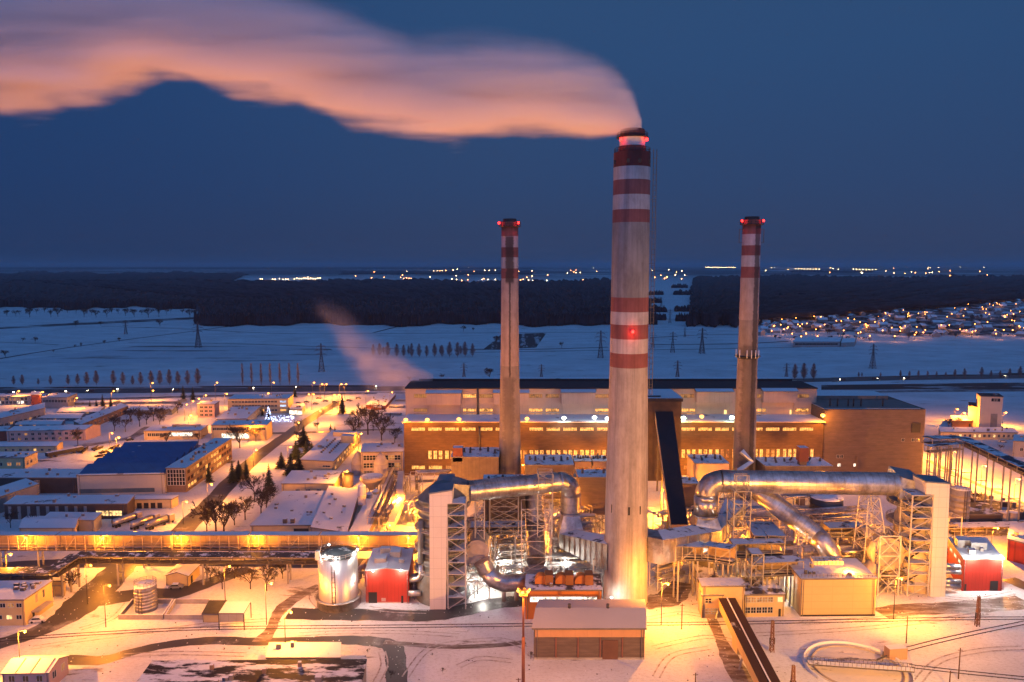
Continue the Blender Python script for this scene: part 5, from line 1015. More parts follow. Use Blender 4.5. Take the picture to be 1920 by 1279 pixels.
tag(mb.build("snow_clods", [m_roofsnow, M("frozen_dirt", (.09, .065, .05), .9)], origin=(0, 0, 0)), kind="stuff")
# ================================================================ street and yard lamps
def L2(px, py, pw, label, c="s", h=9, dy=None):
    """a street lamp whose bulb shows at px, py: stand it where its foot would be"""
    P = G(px, py, h); P.z = 0; return lamp(P - V((1.6, 0, 0)), label, pw * K, c, h)
def LW(px, py, Y, pw, label, c="s", **k): return lamp(at(px, py, Y) + V((0, 1, -.5)), label, pw * K, c, kind="flood", **k)
for px, py, pw, lb in (
    (358, 778, 14, "brightest sodium street lamp in front of the small pink block"), (223, 820, 16, "glaring street lamp beside the bare tree near the two-storey pink building"), (210, 812, 4, "dimmer lamp just left of the glaring one by the pink building"),
    (396, 908, 7, "street lamp at the grass island below the brown office slab"), (350, 941, 6, "street lamp at the garage corner by the main street"), (480, 843, 8, "street lamp halfway along the main street by the conifers"),
    (560, 792, 6, "street lamp on the main street below the yellow office"), (677, 813, 8, "street lamp behind the roof tower of the long flat block"), (600, 770, 7, "street lamp near the glass pavilion on the main street"),
    (640, 748, 8, "street lamp at the gatehouse junction"), (545, 838, 5, "street lamp hidden among the conifers along the main street"), (470, 800, 6, "street lamp in front of the office with the lit ground floor"),
    (46, 1184, 16, "low bright lamp at the road bend in the lower left"), (545, 1148, 14, "bright yard lamp at the path fork left of the big silver tank"), (508, 1094, 10, "tall street lamp left of the big silver tank"),
    (254, 998, 8, "street lamp beside the parked tank trucks"), (205, 1098, 9, "street lamp above the icy road left of the small tank"), (20, 1040, 12, "lamp under the covered bridge at the left edge"), (170, 1060, 9, "lamp on the snowy yard by the white cylinder tank"), (430, 1062, 9, "lamp under the dark pipe bridge by the bare bushes"),
    (1752, 829, 12, "street lamp at the corner of the turbine hall and pipe bridge"), (1793, 848, 12, "first lamp along the lit road on the right"), (1848, 873, 14, "second lamp along the lit road on the right"), (1911, 898, 14, "third lamp along the lit road, by the right edge"),
    (1795, 767, 8, "lamp left of the small orange house on the right"), (1808, 774, 8, "lamp right over the small orange house's roof"), (1886, 773, 6, "lamp right of the pale tower building"), (1870, 990, 10, "lamp beneath the covered rack right of the right shaft"),
    (1255, 936, 26, "amber lamp behind the dark inclined gallery"), (1290, 942, 20, "amber lamp between the dark gallery and the right duct bend"), (1360, 1003, 16, "amber lamp glowing below the right bend's rack"), (1440, 1015, 16, "amber lamp in the tall rack behind the central stair"), (1252, 1095, 22, "strong lamp at the right foot of the wide chimney"),
    (1590, 1068, 22, "glaring lamp at the diagonal duct's foot"), (1690, 1085, 16, "lamp at the foot of the right stair tower"), (1700, 988, 14, "amber lamp on the right absorber's level"), (1640, 1000, 8, "lamp in the splayed trestle"),
    (790, 945, 14, "amber lamp at the left end of the boiler house foot"), (770, 1000, 12, "amber lamp behind the left absorber"), (900, 955, 7, "lamp below the dark filter house"), (1040, 965, 10, "amber lamp beside the left duct's drop"), (1085, 945, 12, "amber lamp left of the wide chimney behind the bend"), (980, 872, 8, "amber lamp at the slim left chimney's foot"), (1110, 868, 8, "amber lamp on the transformer decks"), (1320, 868, 8, "amber lamp on the pale electrostatic filter"), (1480, 872, 8, "amber lamp behind the right precipitator"), (850, 880, 10, "amber lamp at the left part of the boiler house wall"),
    (730, 985, 10, "lamp in the alley between snowy hall and boiler house"), (745, 930, 10, "lamp beside the white conveyor tube"), (650, 884, 9, "lamp at the corner of the long flat block and domes")): L2(px, py, pw * (3.1 if py < 960 and px < 700 else 4.6 if py < 1000 else 2.1), lb, 's', 12 if py > 1000 else 9)
for px, py, pw, c, lb in ((905, 1085, 4, "w", "white lamp under the fan casing"), (940, 1052, 3.5, "w", "white lamp in the pipework left of the silver duct's base"), (1005, 1062, 6, "w", "white lamp at the front of the silver duct's base"), (1060, 1052, 6, "w", "white lamp in the white pipe rack by the wide chimney"), (855, 1087, 7, "w", "white lamp inside the left stair tower"), (808, 1072, 4, "w", "white lamp on the left edge of the left pale shaft"), (1146, 1120, 2.6, "w", "white lamp washing the foot of the wide chimney"), (1430, 1085, 5, "w", "white lamp between the cream office and cream box")):
    L2(px, py, pw, lb, c, 5)
for i, px in enumerate((35, 80, 144, 213, 287, 386, 425)): L2(px, (733, 735, 746, 733, 732, 741, 738)[i], 11, "street lamp along the far left avenue, " + ORD[i] + " from the left", h=10)
for i, (px, py) in enumerate(((286, 718), (407, 717), (513, 717), (589, 717))): L2(px, py, 7, "tall lamp beside the motorway, " + ORD[i] + " from the left", h=13)
for i, (px, py) in enumerate(((604, 720), (612, 720), (640, 720), (649, 720), (579, 739), (588, 739), (627, 740), (636, 740), (690, 733), (735, 735), (503, 737), (350, 758), (362, 752), (373, 747))): L2(px, py, 11, "lamp of the busy car park junction beyond the offices, " + ORD[i] + (" of its list from the junction's twin masts" if i > 20 else " along the junction"), h=11)
for px, py, Y, pw, c, lb in ((618, 1022, tc_.y - tr_, 3, "w", "glaring white lamp on the rim of the big silver tank"), (671, 1031, tc_.y - 1, 1.2, "w", "white lamp on the right rim of the silver tank"), (599, 1041, tc_.y - 3, 1, "w", "white lamp on the left rim of the silver tank"), (630, 1048, tc_.y - tr_ - .6, 1, "w", "small white lamp at the silver tank's front rim"),
    (700, 1071, RB1.P[0].y - .2, 1.2, "w", "left white wall lamp of the left red building"), (752, 1070, RB1.P[0].y - .2, 1.6, "w", "right white wall lamp of the left red building"), (1824, 1043, RB2.P[0].y - .3, 5, "w", "left glaring lamp on the right red building's eave"), (1874, 1043, RB2.P[0].y - .3, 6, "w", "right glaring lamp on the right red building's eave"),
    (29, 1152, 205, 9, "s", "orange lamp by the door of the yellow building lower left"), (125, 953, 296, 12, "s", "orange wall lamp glowing between the dark garage bays")):
    LW(px, py, Y, pw, lb, c)
# ================================================================ covered bridges at the left
yb = 238
p, q = at(-30, 1031, yb), at(785, 1029, yb + 1)
for i, (xa, xb) in enumerate(((-30, 110), (112, 325), (327, 468), (470, 600), (602, 785))):
    gallery(ORD[i].capitalize() + " section from the left of the long amber-lit covered bridge", at(xa, 1030, yb), at(xb, 1030, yb), 3.0, 5.2, MATS["snow_roof"] if "snow_roof" in MATS else SNOW("bridge_snow", (.2, .2, .2), .3, .1), M("bridge_steel", (.50, .38, .24), .6, .2), 2, n=max(5, int((xb - xa) / 17)))
for i, px in enumerate((50, 190, 335, 480, 672, 768)): LW(px, 1009, yb - 1.5, 9, "amber lamp on the long covered bridge, " + ORD[i] + " from the left")
for a, b, lb in ((at(145, 1052, 224), at(620, 1054, 226), "dark straight pipe bridge crossing above the road at the left"), (at(-20, 1084, 212), at(98, 1082, 213), "dark pipe bridge piece at the left edge above the yellow building"), (at(98, 1082, 213), at(145, 1052, 224), "slanting link of the dark pipe bridge at the left")):
    gallery(lb, a, b, 4, 2.0, SNOW("dark_rack_snow", (.05, .055, .06), .56, .5), m_iron, 3, truss=False, side=True)
# ================================================================ the works town on the left
m_pinkw = M("pink_render", (.50, .34, .30), .85, 0, .1, .3); m_greyw = M("grey_render", (.30, .28, .27), .85, 0, .15, .3); m_creamw = M("cream_wall", (.54, .42, .24), .85, 0, .1, .3)
m_bluelit = M("blue_lit_shed_wall", (.16, .19, .25), .8, 0, .2, .3); m_brownw = M("brown_slab", (.22, .14, .09), .8, 0, .15, .3); m_darkw = M("dark_bays", (.07, .05, .045), .8); m_white2 = M("pale_hall_sheet", (.50, .44, .36), .7, 0, .06, .2, (1, 1, 1), 0, [('h', 4, .08)], .88)  # low shed walls tinted blue, dusk light put into their colour
LIT = ["warm", "warm", "off", "dim"]; OFF = ["off", "off", "off", "dim"]
H = House("office_block", "pale office block at the far left edge with rows of lit windows", (-40, 745), 760, (57, 744), (57, 738), m_greyw); H.win("f", 12, H.h * .55, 2.2, 2, OFF, .05, .95); H.win("f", 12, H.h * .12, 2.2, 2, ["white", "off"], .05, .95)
House("stair_tower", "dark red brick stair tower between the far left office wings", (58, 741), 760, (77, 741), (78, 735), M("dark_red_brick", (.2, .05, .04), .8))
H = House("office_block", "second far left office wing, right of the red brick tower", (78, 746), 766, (126, 746), (145, 738), m_greyw); H.win("f", 8, H.h * .55, 2.2, 2, OFF); H.win("r", 6, H.h * .5, 2, 2, OFF)
H = House("long_shed", "long grey shed slanting back at the left edge under a blue-white roof", (-60, 800), 818, (83, 766), (84, 756), m_greyw, h=7); H.win("f", 14, 2, 1.6, 2.2, OFF)
for i, (a, by, b, c) in enumerate((((107, 773), 778, (186, 773), (196, 763)), ((68, 785), 790, (150, 785), (160, 775)), ((28, 797), 802, (114, 797), (122, 788)), ((238, 770), 778, (322, 770), (332, 762)), ((130, 756), 760, (330, 753), (350, 749)))):
    H = House("low_shed", ("upper of the three stacked blue-lit low sheds", "middle of the three stacked blue-lit low sheds", "lowest of the three stacked blue-lit low sheds", "low shed behind the bare trees near the small pink block", "very long low shed along the far left avenue")[i], a, by, b, c, m_bluelit, roof="gable", rise=.8); H.win("f", 6, .8, 1.2, 1.8, OFF)
H = House("long_shed", "diagonal brown-sided shed right of the stacked low sheds", (152, 797), 806, (240, 762), (226, 757), m_brownw, h=4.5); H.win("f", 10, 1.5, 1.4, 2, OFF)
H = House("apartment_block", "two-storey pink building with two rows of small windows on the left", (12, 809), 829, (160, 806), (188, 797), m_pinkw, roof="gable", rise=1.4); H.win("f", 11, H.h * .58, 1.5, 1.7, OFF, .03, .97); H.win("f", 11, H.h * .14, 1.5, 1.7, OFF, .03, .97)
House("annex", "small brick-red annex at the left end of the pink building", (-30, 811), 829, (11.5, 809), (20, 800), M("red_annex", (.38, .07, .04), .8))
H = House("long_shed", "low pale row building with one amber doorway at the left edge", (-30, 838), 850, (106, 837), (118, 829), m_creamw, roof="gable", rise=.8); H.win("f", 9, 1.0, 1.3, 1.4, ["off", "off", "warm"])
H = House("workshop", "small cream workshop at the left edge beside the snowy goods yard", (-30, 860), 880, (46, 859), (70, 848), m_creamw); H.win("f", 4, 1.5, 1.8, 2.2, OFF); H.win("r", 3, 1.5, 1.6, 1.6, OFF)
# blue hall: saw-tooth roof
HL = House("factory_hall", "big hall with a saw-tooth bright blue roof and a pale end wall", (144, 893), 929, (308, 890), (376, 836), m_white2, snow=M("blue_roof", (.025, .115, .27), .5, 0, .15, .2, (1, 1, 1), 0, [('h', 9, .2)], .6))
for k in range(5):
    a, b, c, d = HL.on(.01, k * .195 + .01, .46), HL.on(.985, k * .195 + .01, .46), HL.on(.985, k * .195 + .19, .46), HL.on(.01, k * .195 + .19, .46); up = V((0, 0, 2.4)); mb = MB()
    mb.add([a, b, c, d, c + up, d + up], [(0, 1, 4, 5), (1, 2, 4), (0, 5, 3), (3, 5, 4, 2), (0, 3, 2, 1)]); o_ = mb.build("saw_tooth", [MATS["blue_roof"]], HL.o); mb = MB(); e_ = HL.on(.02, k * .195 + .015, .48); u_ = HL.on(.97, k * .195 + .015, .48) - e_; mb.obox(e_, u_ * .46, (0, -.9, 0), (0, 0, .35)); mb.obox(e_ + u_ * .54, u_ * .44, (0, -.9, 0), (0, 0, .35)); mb.build("snow_lip", m_roofsnow, o_)
HL.box("glazing_band", "f", .02, .88, HL.h * .10, HL.h * .32, .05, M("band_glass", (.10, .13, .14), .2)); HL.box("parapet", "f", 0, 1, HL.h + .46, HL.h + .8, .1, m_white2)
SL = House("office_slab", "brown three-storey office slab along the street, joined to the blue-roofed hall", (311, 879), 923, (348, 879), (434, 823), m_brownw)
for z in (.12, .42, .72): SL.win("r", 16, SL.h * z, SL.h * .17, 2.6, ["warm", "off", "dim", "dim", "off", "warm"], .02, .98, 2, 1, "brown")
SL.box("glass_front", "f", .06, .96, SL.h * .30, SL.h * .97, .08, g_)
mb = MB(); pa, pb = SL.wall("f"); 
for k in range(7): a = pa.lerp(pb, .06 + .9 * k / 6); mb.beam(a + V((0, -.16, SL.h * .3)), a + V((0, -.16, SL.h * .97)), .2)
for k in range(5): z = V((0, -.16, SL.h * (.3 + .67 * k / 4))); mb.beam(pa.lerp(pb, .06) + z, pa.lerp(pb, .96) + z, .16)
mb.build("glazing_bars", FRAMES["white"], SL.o)
for fx, fy in ((.4, .15), (.6, .3), (.5, .45), (.4, .6), (.6, .8)): SL.roofbox("vent", fx, fy, .8, .8, 1.3, m_iron)
H = House("flat_hall", "long flat dark-walled hall left of the blue-roofed hall", (-60, 897), 925, (143, 897), (160, 881), m_darkw); H.box("silo_pair", "f", .62, .66, 0, H.h * .9, 1.2, m_greyw)
H = House("gabled_shed", "steep gable shed with a plain snowy roof at the left edge", (-40, 946), 966, (72, 909), (48, 899), m_greyw, h=6.5)
GB = House("garage_row", "garage row with dark bays, one orange lamp and bright windows", (8, 947), 974, (238, 946), (252, 930), m_darkw)
for k in range(9): GB.box("pilaster", "f", .03 + k * .077, .055 + k * .077, 0, GB.h * .9, .12, m_greyw)
GB.win("f", 2, 1.2, 2.2, 5.0, "gold", .74, .96, 4, 2, "white")
H = House("garage_row", "low cream garage annex by the main street with four dark doors", (242, 938), 954, (322, 937), (334, 931), m_creamw)
for k in range(4): H.box("garage_door", "f", .18 + k * .16, .29 + k * .16, .05, H.h * .66, .06, m_dark)
H = House("yellow_shed", "pale yellow shed with a blue-white gable roof above the covered bridge", (36, 991), 1010, (140, 991), (151, 969), m_creamw, roof="gable", rise=1.2, h=5); H.box("door", "r", .3, .7, .1, 3.6, .06, m_dark)
House("open_shed", "shed behind the yellow shed with a jutting snowy roof", (78, 976), 992, (176, 977), (190, 963), m_greyw, h=5)
H = House("yellow_building", "yellow two-storey building with a dirty snow roof at the left edge", (-60, 1127), 1174, (45, 1126), (97, 1091), m_yel, snow=m_roofsnow); H.win("f", 6, H.h * .72, 1.3, 1.6, OFF, .1, .98); H.win("f", 5, H.h * .25, 1.3, 1.6, ["gold", "off"], .1, .98); H.win("r", 2, H.h * .6, 2.4, .9, OFF, .3, .8); H.box("canopy", "r", .2, .75, 2.6, 2.9, 2.2, m_concrete); H.box("door", "r", .25, .32, .05, 2.3, .05, m_dark)
for fx, fy in ((.6, .5), (.7, .6), (.75, .45), (.5, .7), (.8, .7)): H.roofbox("vent", fx, fy, 1.2, .9, .9, m_iron)
H = House("annex", "narrow annex with a snowy roof behind the yellow building at the left edge", (-60, 1092), 1106, (120, 1091), (122, 1080), m_creamw, h=4.5)
H = House("cream_house", "cream house with a ribbed gable roof in the bottom left corner", (4, 1264), 1296, (91, 1263), (127, 1232), m_pinkw, roof="gable", rise=1.5); H.win("f", 3, 2.2, 1.6, 1.5, OFF); H.win("r", 2, 2, 1.8, 1.4, OFF)
for k in (.3, .62, .94): mb = MB(); a, b = H.on(k, -.02, .33), H.on(k, .5, 1.83); mb.beam(a, b, .2); mb.build("roof_rib", m_eave, H.o)
H = House("gabled_shed", "small cream gable shed with a car parked before it", (311, 1080), 1098, (353, 1081), (374, 1060), m_yel, roof="gable2", rise=1.2); H.box("door", "r", .2, .35, .05, 2.4, .05, m_dark)
mb = MB(); a, b = at(66, 1052, 226), at(116, 1052, 226); a.z = b.z = 2.9
WT = thing("gas_tank", "white horizontal cylinder tank on saddles at the left", "tank", base_of(a)); mb.tube([a - V((.5, 0, 0)), a, b, b + V((.5, 0, 0))], [.9, 1.7, 1.7, .9], 18); mb.build("vessel", M("white_tank", (.7, .62, .5), .4), WT)
for x in (a.x + 1.5, b.x - 1.5): mb = MB(); mb.box(x - .3, a.y - 1, 0, x + .3, a.y + 1, 1.35); mb.build("saddle", m_concrete, WT)
# canopy shelter on posts
P4 = [G(410, 1152, 4.5), G(457, 1152, 4.5), G(470, 1130, 4.5), G(424, 1130, 4.5)]; SHL = thing("open_shelter", "open-sided shelter with a snowy roof on thin posts at the lower left", "shelter", base_of(P4[0])); mb = MB(); mb.hexa(P4 + [p + V((0, 0, .35)) for p in P4], 1, 0); mb.build("roof", [m_roofsnow, m_eave], SHL)
mb = MB(); mb.obox(P4[0] + V((0, 0, -2.2)), P4[1] - P4[0], (0, .1, 0), (0, 0, 2.19)); mb.build("front_panel", m_grey, SHL)
for p in P4: mb = MB(); mb.beam(base_of(p), p - V((0, 0, .003)), .22); mb.build("post", m_iron, SHL)
H = House("low_black_roof", "low cream building with a bare black roof behind the open shelter", (380, 1153), 1160, (412, 1153), (424, 1129), m_yel, snow=m_bit, h=2.2)
H = House("green_shed", "flat snowy shed with a pale green front in the lower left centre", (500, 1235), 1240, (637, 1235), (638, 1208), M("pale_green_sheet", (.30, .34, .20), .7), h=3.4); H.box("green_front", "f", .46, .99, .1, 3.2, .15, MATS["pale_green_sheet"])
H = House("flat_roof_building", "wide flat-roofed building at the bottom edge, its black roof half bare of snow", (222, 1330), 1348, (668, 1326), (686, 1240), m_greyw, h=5, snow=SNOW("half_bare_roof", (.014, .016, .026), .52, .16, (.5, 1.6, 1)))
for fx, fy in ((.3, .8), (.7, .85), (.55, .7)): H.roofbox("vent", fx, fy, .8, .8, 1.2, m_brownw)
# centre left
H = House("office_block", "yellow three-storey office with blue-lit end windows at the far end of the street", (427, 749), 776, (540, 748), (550, 740), m_creamw)
for z in (.15, .45, .74): H.win("f", 14, H.h * z, H.h * .15, 1.9, ["off", "off", "warm"] if z < .2 else "off", .06, .82, 2, 1); H.win("f", 1, H.h * z, H.h * .15, 4, "blue" if z > .2 else "warm", .86, .97, 3, 1)
H = House("apartment_block", "small pink three-storey block with dark windows near the avenue", (370, 759), 783, (402, 759), (411, 753), m_pinkw)
for z in (.12, .42, .72): H.win("f", 3, H.h * z, H.h * .17, 2.2, "off", .1, .9)
H = House("gallery_hall", "long snow-roofed hall rising behind the office with the lit ground floor", (405, 787), 798, (462, 786), (488, 763), m_greyw, h=5); H.win("r", 6, 1.5, 2, 3, "dim")
H = House("office_block", "office with a brightly lit ground floor near the illuminated tree", (396, 798), 826, (500, 798), (510, 789), m_creamw); H.win("f", 14, H.h * .68, 1.6, 2.2, "off", .02, .98); H.win("f", 5, H.h * .12, 3.2, 4.2, "white", .2, .66, 3, 2)
H = House("canteen", "low yellow-lit building with a glowing window band left of the lit-floor office", (270, 809), 825, (376, 808), (390, 797), m_creamw); H.win("f", 5, 2, 2, 2.2, "off", .06, .4); H.win("f", 4, 2, 2.2, 4.2, "white", .44, .84, 3, 1); H.roofbox("rooflight", .65, .7, 16, 2, 1.2, m_greyw)
H = House("glass_pavilion", "small glass pavilion lit white beside the yellow office", (543, 768), 779, (566, 768), (572, 758), m_creamw); H.win("f", 5, .5, H.h * .75, 2.6, "white", .03, .97, 1, 2)
for i, (a, by, b, c) in enumerate((((686, 760), 766, (722, 762), (742, 739)), ((700, 764), 768, (714, 765), (728, 758)))): House("gatehouse", ("long snowy gatehouse roof left of the boiler house", "little brick gatehouse before the long snowy roof")[i], a, by, b, c, M("gate_brick", (.30, .09, .05), .8))
LF = House("flat_block", "long flat-roofed yellow block with roof vents and a rooftop hut beside the street", (563, 863), 884, (625, 866), (676, 811), m_creamw)
for z in (.18, .58): LF.win("r", 12, LF.h * z, 1.6, 2.4, ["warm", "off", "dim"], .03, .97)
LF.win("f", 1, LF.h * .5, .9, 4, "off", .68, .9, 3, 1); LF.roofbox("roof_hut", .62, .82, 13, 4.5, 2.4, m_creamw); LF.roofbox("roof_hut", .93, .6, 7, 5, 4, m_creamw)
for k in range(9): LF.roofbox("vent", .42, .22 + k * .055, .9, .9, 1.0, m_iron); LF.roofbox("vent", .68, .22 + k * .055, .9, .9, 1.0, m_iron)
H = House("laboratory", "grey three-storey building with a snowy roof against the boiler house's left end", (677, 849), 897, (755, 848), (755, 832), M("lab_wall", (.38, .31, .27), .8))
for z in (.1, .4, .7): H.win("f", 6, H.h * z, 2.4, 3, ["off", "off", "dim"], .05, .95, 2, 2)
H = House("cream_shed", "wide cream shed with a blank front under smooth snow, left of the round tanks", (528, 908), 926, (627, 908), (641, 884), m_creamw); H.win("f", 3, 1.2, 1, 2, "off", .2, .8, 3, 1); H.box("corner_trim", "f", .44, .45, 0, H.h, .05, m_eave)
H = House("snowy_hall", "largest snow-covered hall roof at centre left with two small roof vents", (470, 987), 1003, (582, 986), (628, 922), m_creamw)
for fx in (.55, .68): H.roofbox("vent", fx, .05, 1.4, 1.4, 1.7, m_iron)
H.box("shutter", "f", .72, .97, .1, H.h * .7, .05, m_dark)
House("snowy_hall", "lower snow-covered hall roof sloping beside the largest one", (583, 990), 1003, (650, 1000), (674, 920), m_greyw, snow=m_roofsnow, h=4)
House("snowy_strip", "narrow snow-covered roof strip along the pipe alley", (655, 1000), 1006, (690, 1000), (724, 925), m_creamw, h=3)
m_dome = M("dome_grey", (.36, .32, .30), .6, .1)
for px, by, rp, ty, ro, lb in ((672, 892, 13, 868, 6.2, "front domed silo next to the long flat block"), (715, 908, 14, 868, 5, "tall domed silo before the grey laboratory"), (699, 880, 10, 862, 4, "rear domed silo half hidden between the others")): tank(lb, px, by, rp, ty, m_dome, "silo", ro, False, m_dome, "silo")
tank("dark upright tank beside the cream shed", 652, 915, 11, 889, M("dark_tank", (.12, .10, .10), .6), ladder_=False, lab_roof=m_dark)
tank("slim white silo on the snowy hall's edge", 679, 963, 7.5, 911, M("white_silo", (.6, .54, .52), .6), "silo", 1, False, None, "silo", 3)
tank("pair-mate short tank right of the slim white silo, the left one", 693, 950, 6, 926, m_duct2, ladder_=False); tank("short lit tank right of the slim white silo, the right one", 705, 942, 7, 921, m_creamw, ladder_=False)
c = G(698, 925); CT = thing("conical_tank", "cone-bottomed clarifier tank with a snowy lit top near the pipe alley", "tank", c); r = 21 / F * (c.y + 20); z = Zof((c.x, c.y), 893); mb = MB(); mb.lathe(c, [(1.5, z * .25), (2.2, z * .4), (r, z * .8), (r, z)], 28); mb.build("shell", m_creamw, CT); mb = MB(); railing(mb, c, r, z, 18, 1.1, .1); mb.build("railing", m_steel, CT); mb = MB(); mb.lathe(c, [(r - .3, z + .003), (r - .3, z + .2)], 28); mb.build("cover", m_roofsnow, CT)
mb = MB()
for k in range(6): a = R(60 * k); mb.beam(c + V((r * .7 * math.cos(a), r * .7 * math.sin(a), 0)), c + V((r * .7 * math.cos(a), r * .7 * math.sin(a), z * .72)), .4)
mb.build("leg_frame", m_steel, CT)
TC = thing("conveyor_tube", "white enclosed conveyor tube kinking down the alley left of the boiler house", "conveyor", base_of(at(745, 930, 300))); mb = MB(); P = [at(752, 888, 320), at(749, 922, 296), at(754, 936, 288), at(733, 985, 262)]
for a, b in zip(P, P[1:]): mb.beam(a, b, 2.6, 2.4)
mb.build("tube", M("tube_white", (.55, .48, .42), .6), TC); mb = MB()
for p in P[1:]: mb.beam(base_of(p), p - V((0, 0, 1.2)), .5)
mb.build("leg", m_steel, TC)
for lb, a, b in (("pipe rack running up the alley beside the snowy strip", (700, 1000), (742, 900)), ("second pipe rack in the alley, closer to the boiler house", (722, 1000), (760, 912))): rack(lb, G(*a), G(*b), 4, (3, 6), 5, 9)
# right side
WTW = House("water_works_tower", "pale tower building with three tiny windows and a dark roof on the right", (1839, 744), 806, (1881, 745), (1872, 739), m_white2, snow=m_bit); WTW.win("f", 3, WTW.h * .86, 2.2, 2.2, "off", .5, .86, 1, 1); WTW.box("tall_window", "f", .50, .80, 1, WTW.h * .5, .08, M("tower_glass", (.2, .2, .19), .3))
House("annex", "lower pale annex on the left side of the tower building", (1817, 762), 800, (1837, 764), (1836, 757), m_white2, snow=m_bit)
H = House("small_house", "small orange house under a snowy roof beside the tower building", (1785, 789), 801, (1825, 789), (1822, 780), M("orange_wall", (.45, .18, .06), .8), roof="gable", rise=.8); H.box("door", "f", .8, .88, .1, 2.2, .05, m_dark)
H = House("long_office", "long low office with small windows below the tower building", (1764, 811), 824, (1908, 812), (1900, 803), m_creamw); H.win("f", 14, 1.4, 1.7, 1.4, ["off", "off", "off", "gold"], .1, .98)
H = House("grey_house", "grey house cut by the right edge below the long low office", (1900, 828), 856, (1960, 830), (1960, 818), m_greyw); H.win("f", 2, 3, 1.8, 1.6, "off"); H.win("l", 1, 3, 2, 2, "off")
for a, by, b, c, lb in (((1792, 966), 980, (1880, 966), (1872, 944), "flat dark shed with a snowy roof right of the grey silo"), ((1900, 962), 975, (1990, 962), (1980, 946), "flat shed at the right edge near the squat tanks"), ((1830, 940), 948, (1905, 944), (1880, 930), "low roofs of the storage yard beyond the flat shed")): House("flat_shed", lb, a, by, b, c, m_darkw, snow=m_patchy)
for k, (a, b, lb) in enumerate((((1738, 826, 305), (1802, 824, 315), "left arm of the blue-roofed pipe bridge along the lit road"), ((1802, 824, 315), (1960, 900, 258), "long descending arm of the blue-roofed pipe bridge along the lit road"), ((1738, 842, 300), (1800, 836, 306), "lower short pipe bridge by the turbine hall's right corner"))): gallery(lb, at(a[0], a[1] + 6, a[2]), at(b[0], b[1] + 6, b[2]), 5 if k < 2 else 3, 2.4, SNOW("blue_rack_roof", (.05, .06, .08), .5, .2), m_steel, 5 if k == 1 else 3, truss=False, n=(4, 9, 3)[k], side=False)
# ================================================================ vehicles
m_tyre = M("tyre_rubber", (.02, .02, .02), .9)
def tanker(P, rz, label):
    t = thing("tank_truck", label, "truck", P, "tank trucks parked by the main street"); mb = MB(); z = 2.3
    mb.tube([P + V((0, -4.6, z)), P + V((0, -4.2, z)), P + V((0, 4.2, z)), P + V((0, 4.6, z))], [.7, 1.3, 1.3, .7], 14); mb.build("tank_barrel", m_duct, t)
    mb = MB(); mb.box(P.x - 1.2, P.y + 5.0, P.z + .6, P.x + 1.2, P.y + 7.2, P.z + 3.2, 0, 1); mb.build("cab", [M("cab_paint", (.35, .3, .28), .4), m_roofsnow], t)
    for y in (-3.6, -2.4, 2.6, 6.2):
        for s in (-1, 1): mb = MB(); mb.cyl(P + V((s * 1.2, y, .5)), P + V((s * .85, y, .5)), .5, .5, 10); mb.build("wheel", m_tyre, t)
    mb = MB(); mb.box(P.x - .5, P.y - 4.4, P.z + .7, P.x + .5, P.y + 4.99, P.z + 1.0); mb.build("chassis", m_dark, t); t.rotation_euler = (0, 0, rz); return t
for i, (px, py) in enumerate(((232, 984), (266, 988), (294, 988))): tanker(G(px, py), R(-28), ("left", "middle", "right")[i] + " one of the three snow-dusted tank trucks by the main street")
def car(label, px, py, rz, col, group=None, P=None):
    P = P or G(px, py, .04); t = thing("parked_car", label, "car", P, group); mb = MB()
    pr = [(-2.1, .3), (2.1, .3), (2.15, .75), (1.2, .9), (.7, 1.4), (-1.2, 1.45), (-1.9, .95), (-2.15, .85)]
    mb.prism([P + V((x, -.85, z)) for x, z in pr], (0, 1.7, 0)); mb.build("body", M("car_" + str(col), col, .35), t)
    mb = MB(); mb.prism([P + V((x, -.8, z)) for x, z in ((.95, 1.0), (.62, 1.41), (-1.15, 1.46), (-1.6, 1.0))], (0, 1.6, 0)); mb.v = [(a, P.y + (b - P.y) * 1.07, c) for a, b, c in mb.v]; mb.build("windows", g_, t)
    mb = MB(); mb.prism([P + V((x, -.75, z)) for x, z in ((.6, 1.44), (.5, 1.56), (-1.1, 1.6), (-1.2, 1.47))], (0, 1.5, 0)); mb.build("snow_cover", m_roofsnow, t)
    for x in (-1.35, 1.35):
        for s in (-.86, .70): mb = MB(); mb.cyl(P + V((x, s, .33)), P + V((x, s + .18, .33)), .33, .33, 10); mb.build("wheel", m_tyre, t)
    t.rotation_euler = (0, 0, rz); return t
car0 = car("grey car parked in front of the small cream gable shed", 331, 1103, R(8), (.2, .2, .22)); car("dark car waiting in the lane left of the lit canteen", 243, 826, R(50), (.05, .05, .06)); car("pale car parked near the long low office on the right", 1880, 829, R(-20), (.5, .5, .5)); car("dark car parked at the right edge storage yard", 1905, 955, R(10), (.06, .05, .06)); car("white car at the lower left yellow building", 72, 1166, R(10), (.6, .6, .6))
i = 0
for y0_, n, xa, dx in ((778, 6, 724, 5), (764, 6, 733, 4.5), (752, 5, 745, 4)):
    for k in range(n):
        i += 1; dup(car0, G(xa + dx * k, y0_), "snow-covered car in the rows left of the boiler house", R(80 + random.uniform(-4, 4)), group="cars parked left of the boiler house")
i = 0
for px, py in ((560, 757), (575, 755), (592, 758), (610, 753), (628, 755), (655, 752), (672, 748), (598, 748), (640, 762)): dup(car0, G(px, py), "car in the lit car park beyond the offices", R(random.uniform(-20, 20)), group="cars in the junction car park")
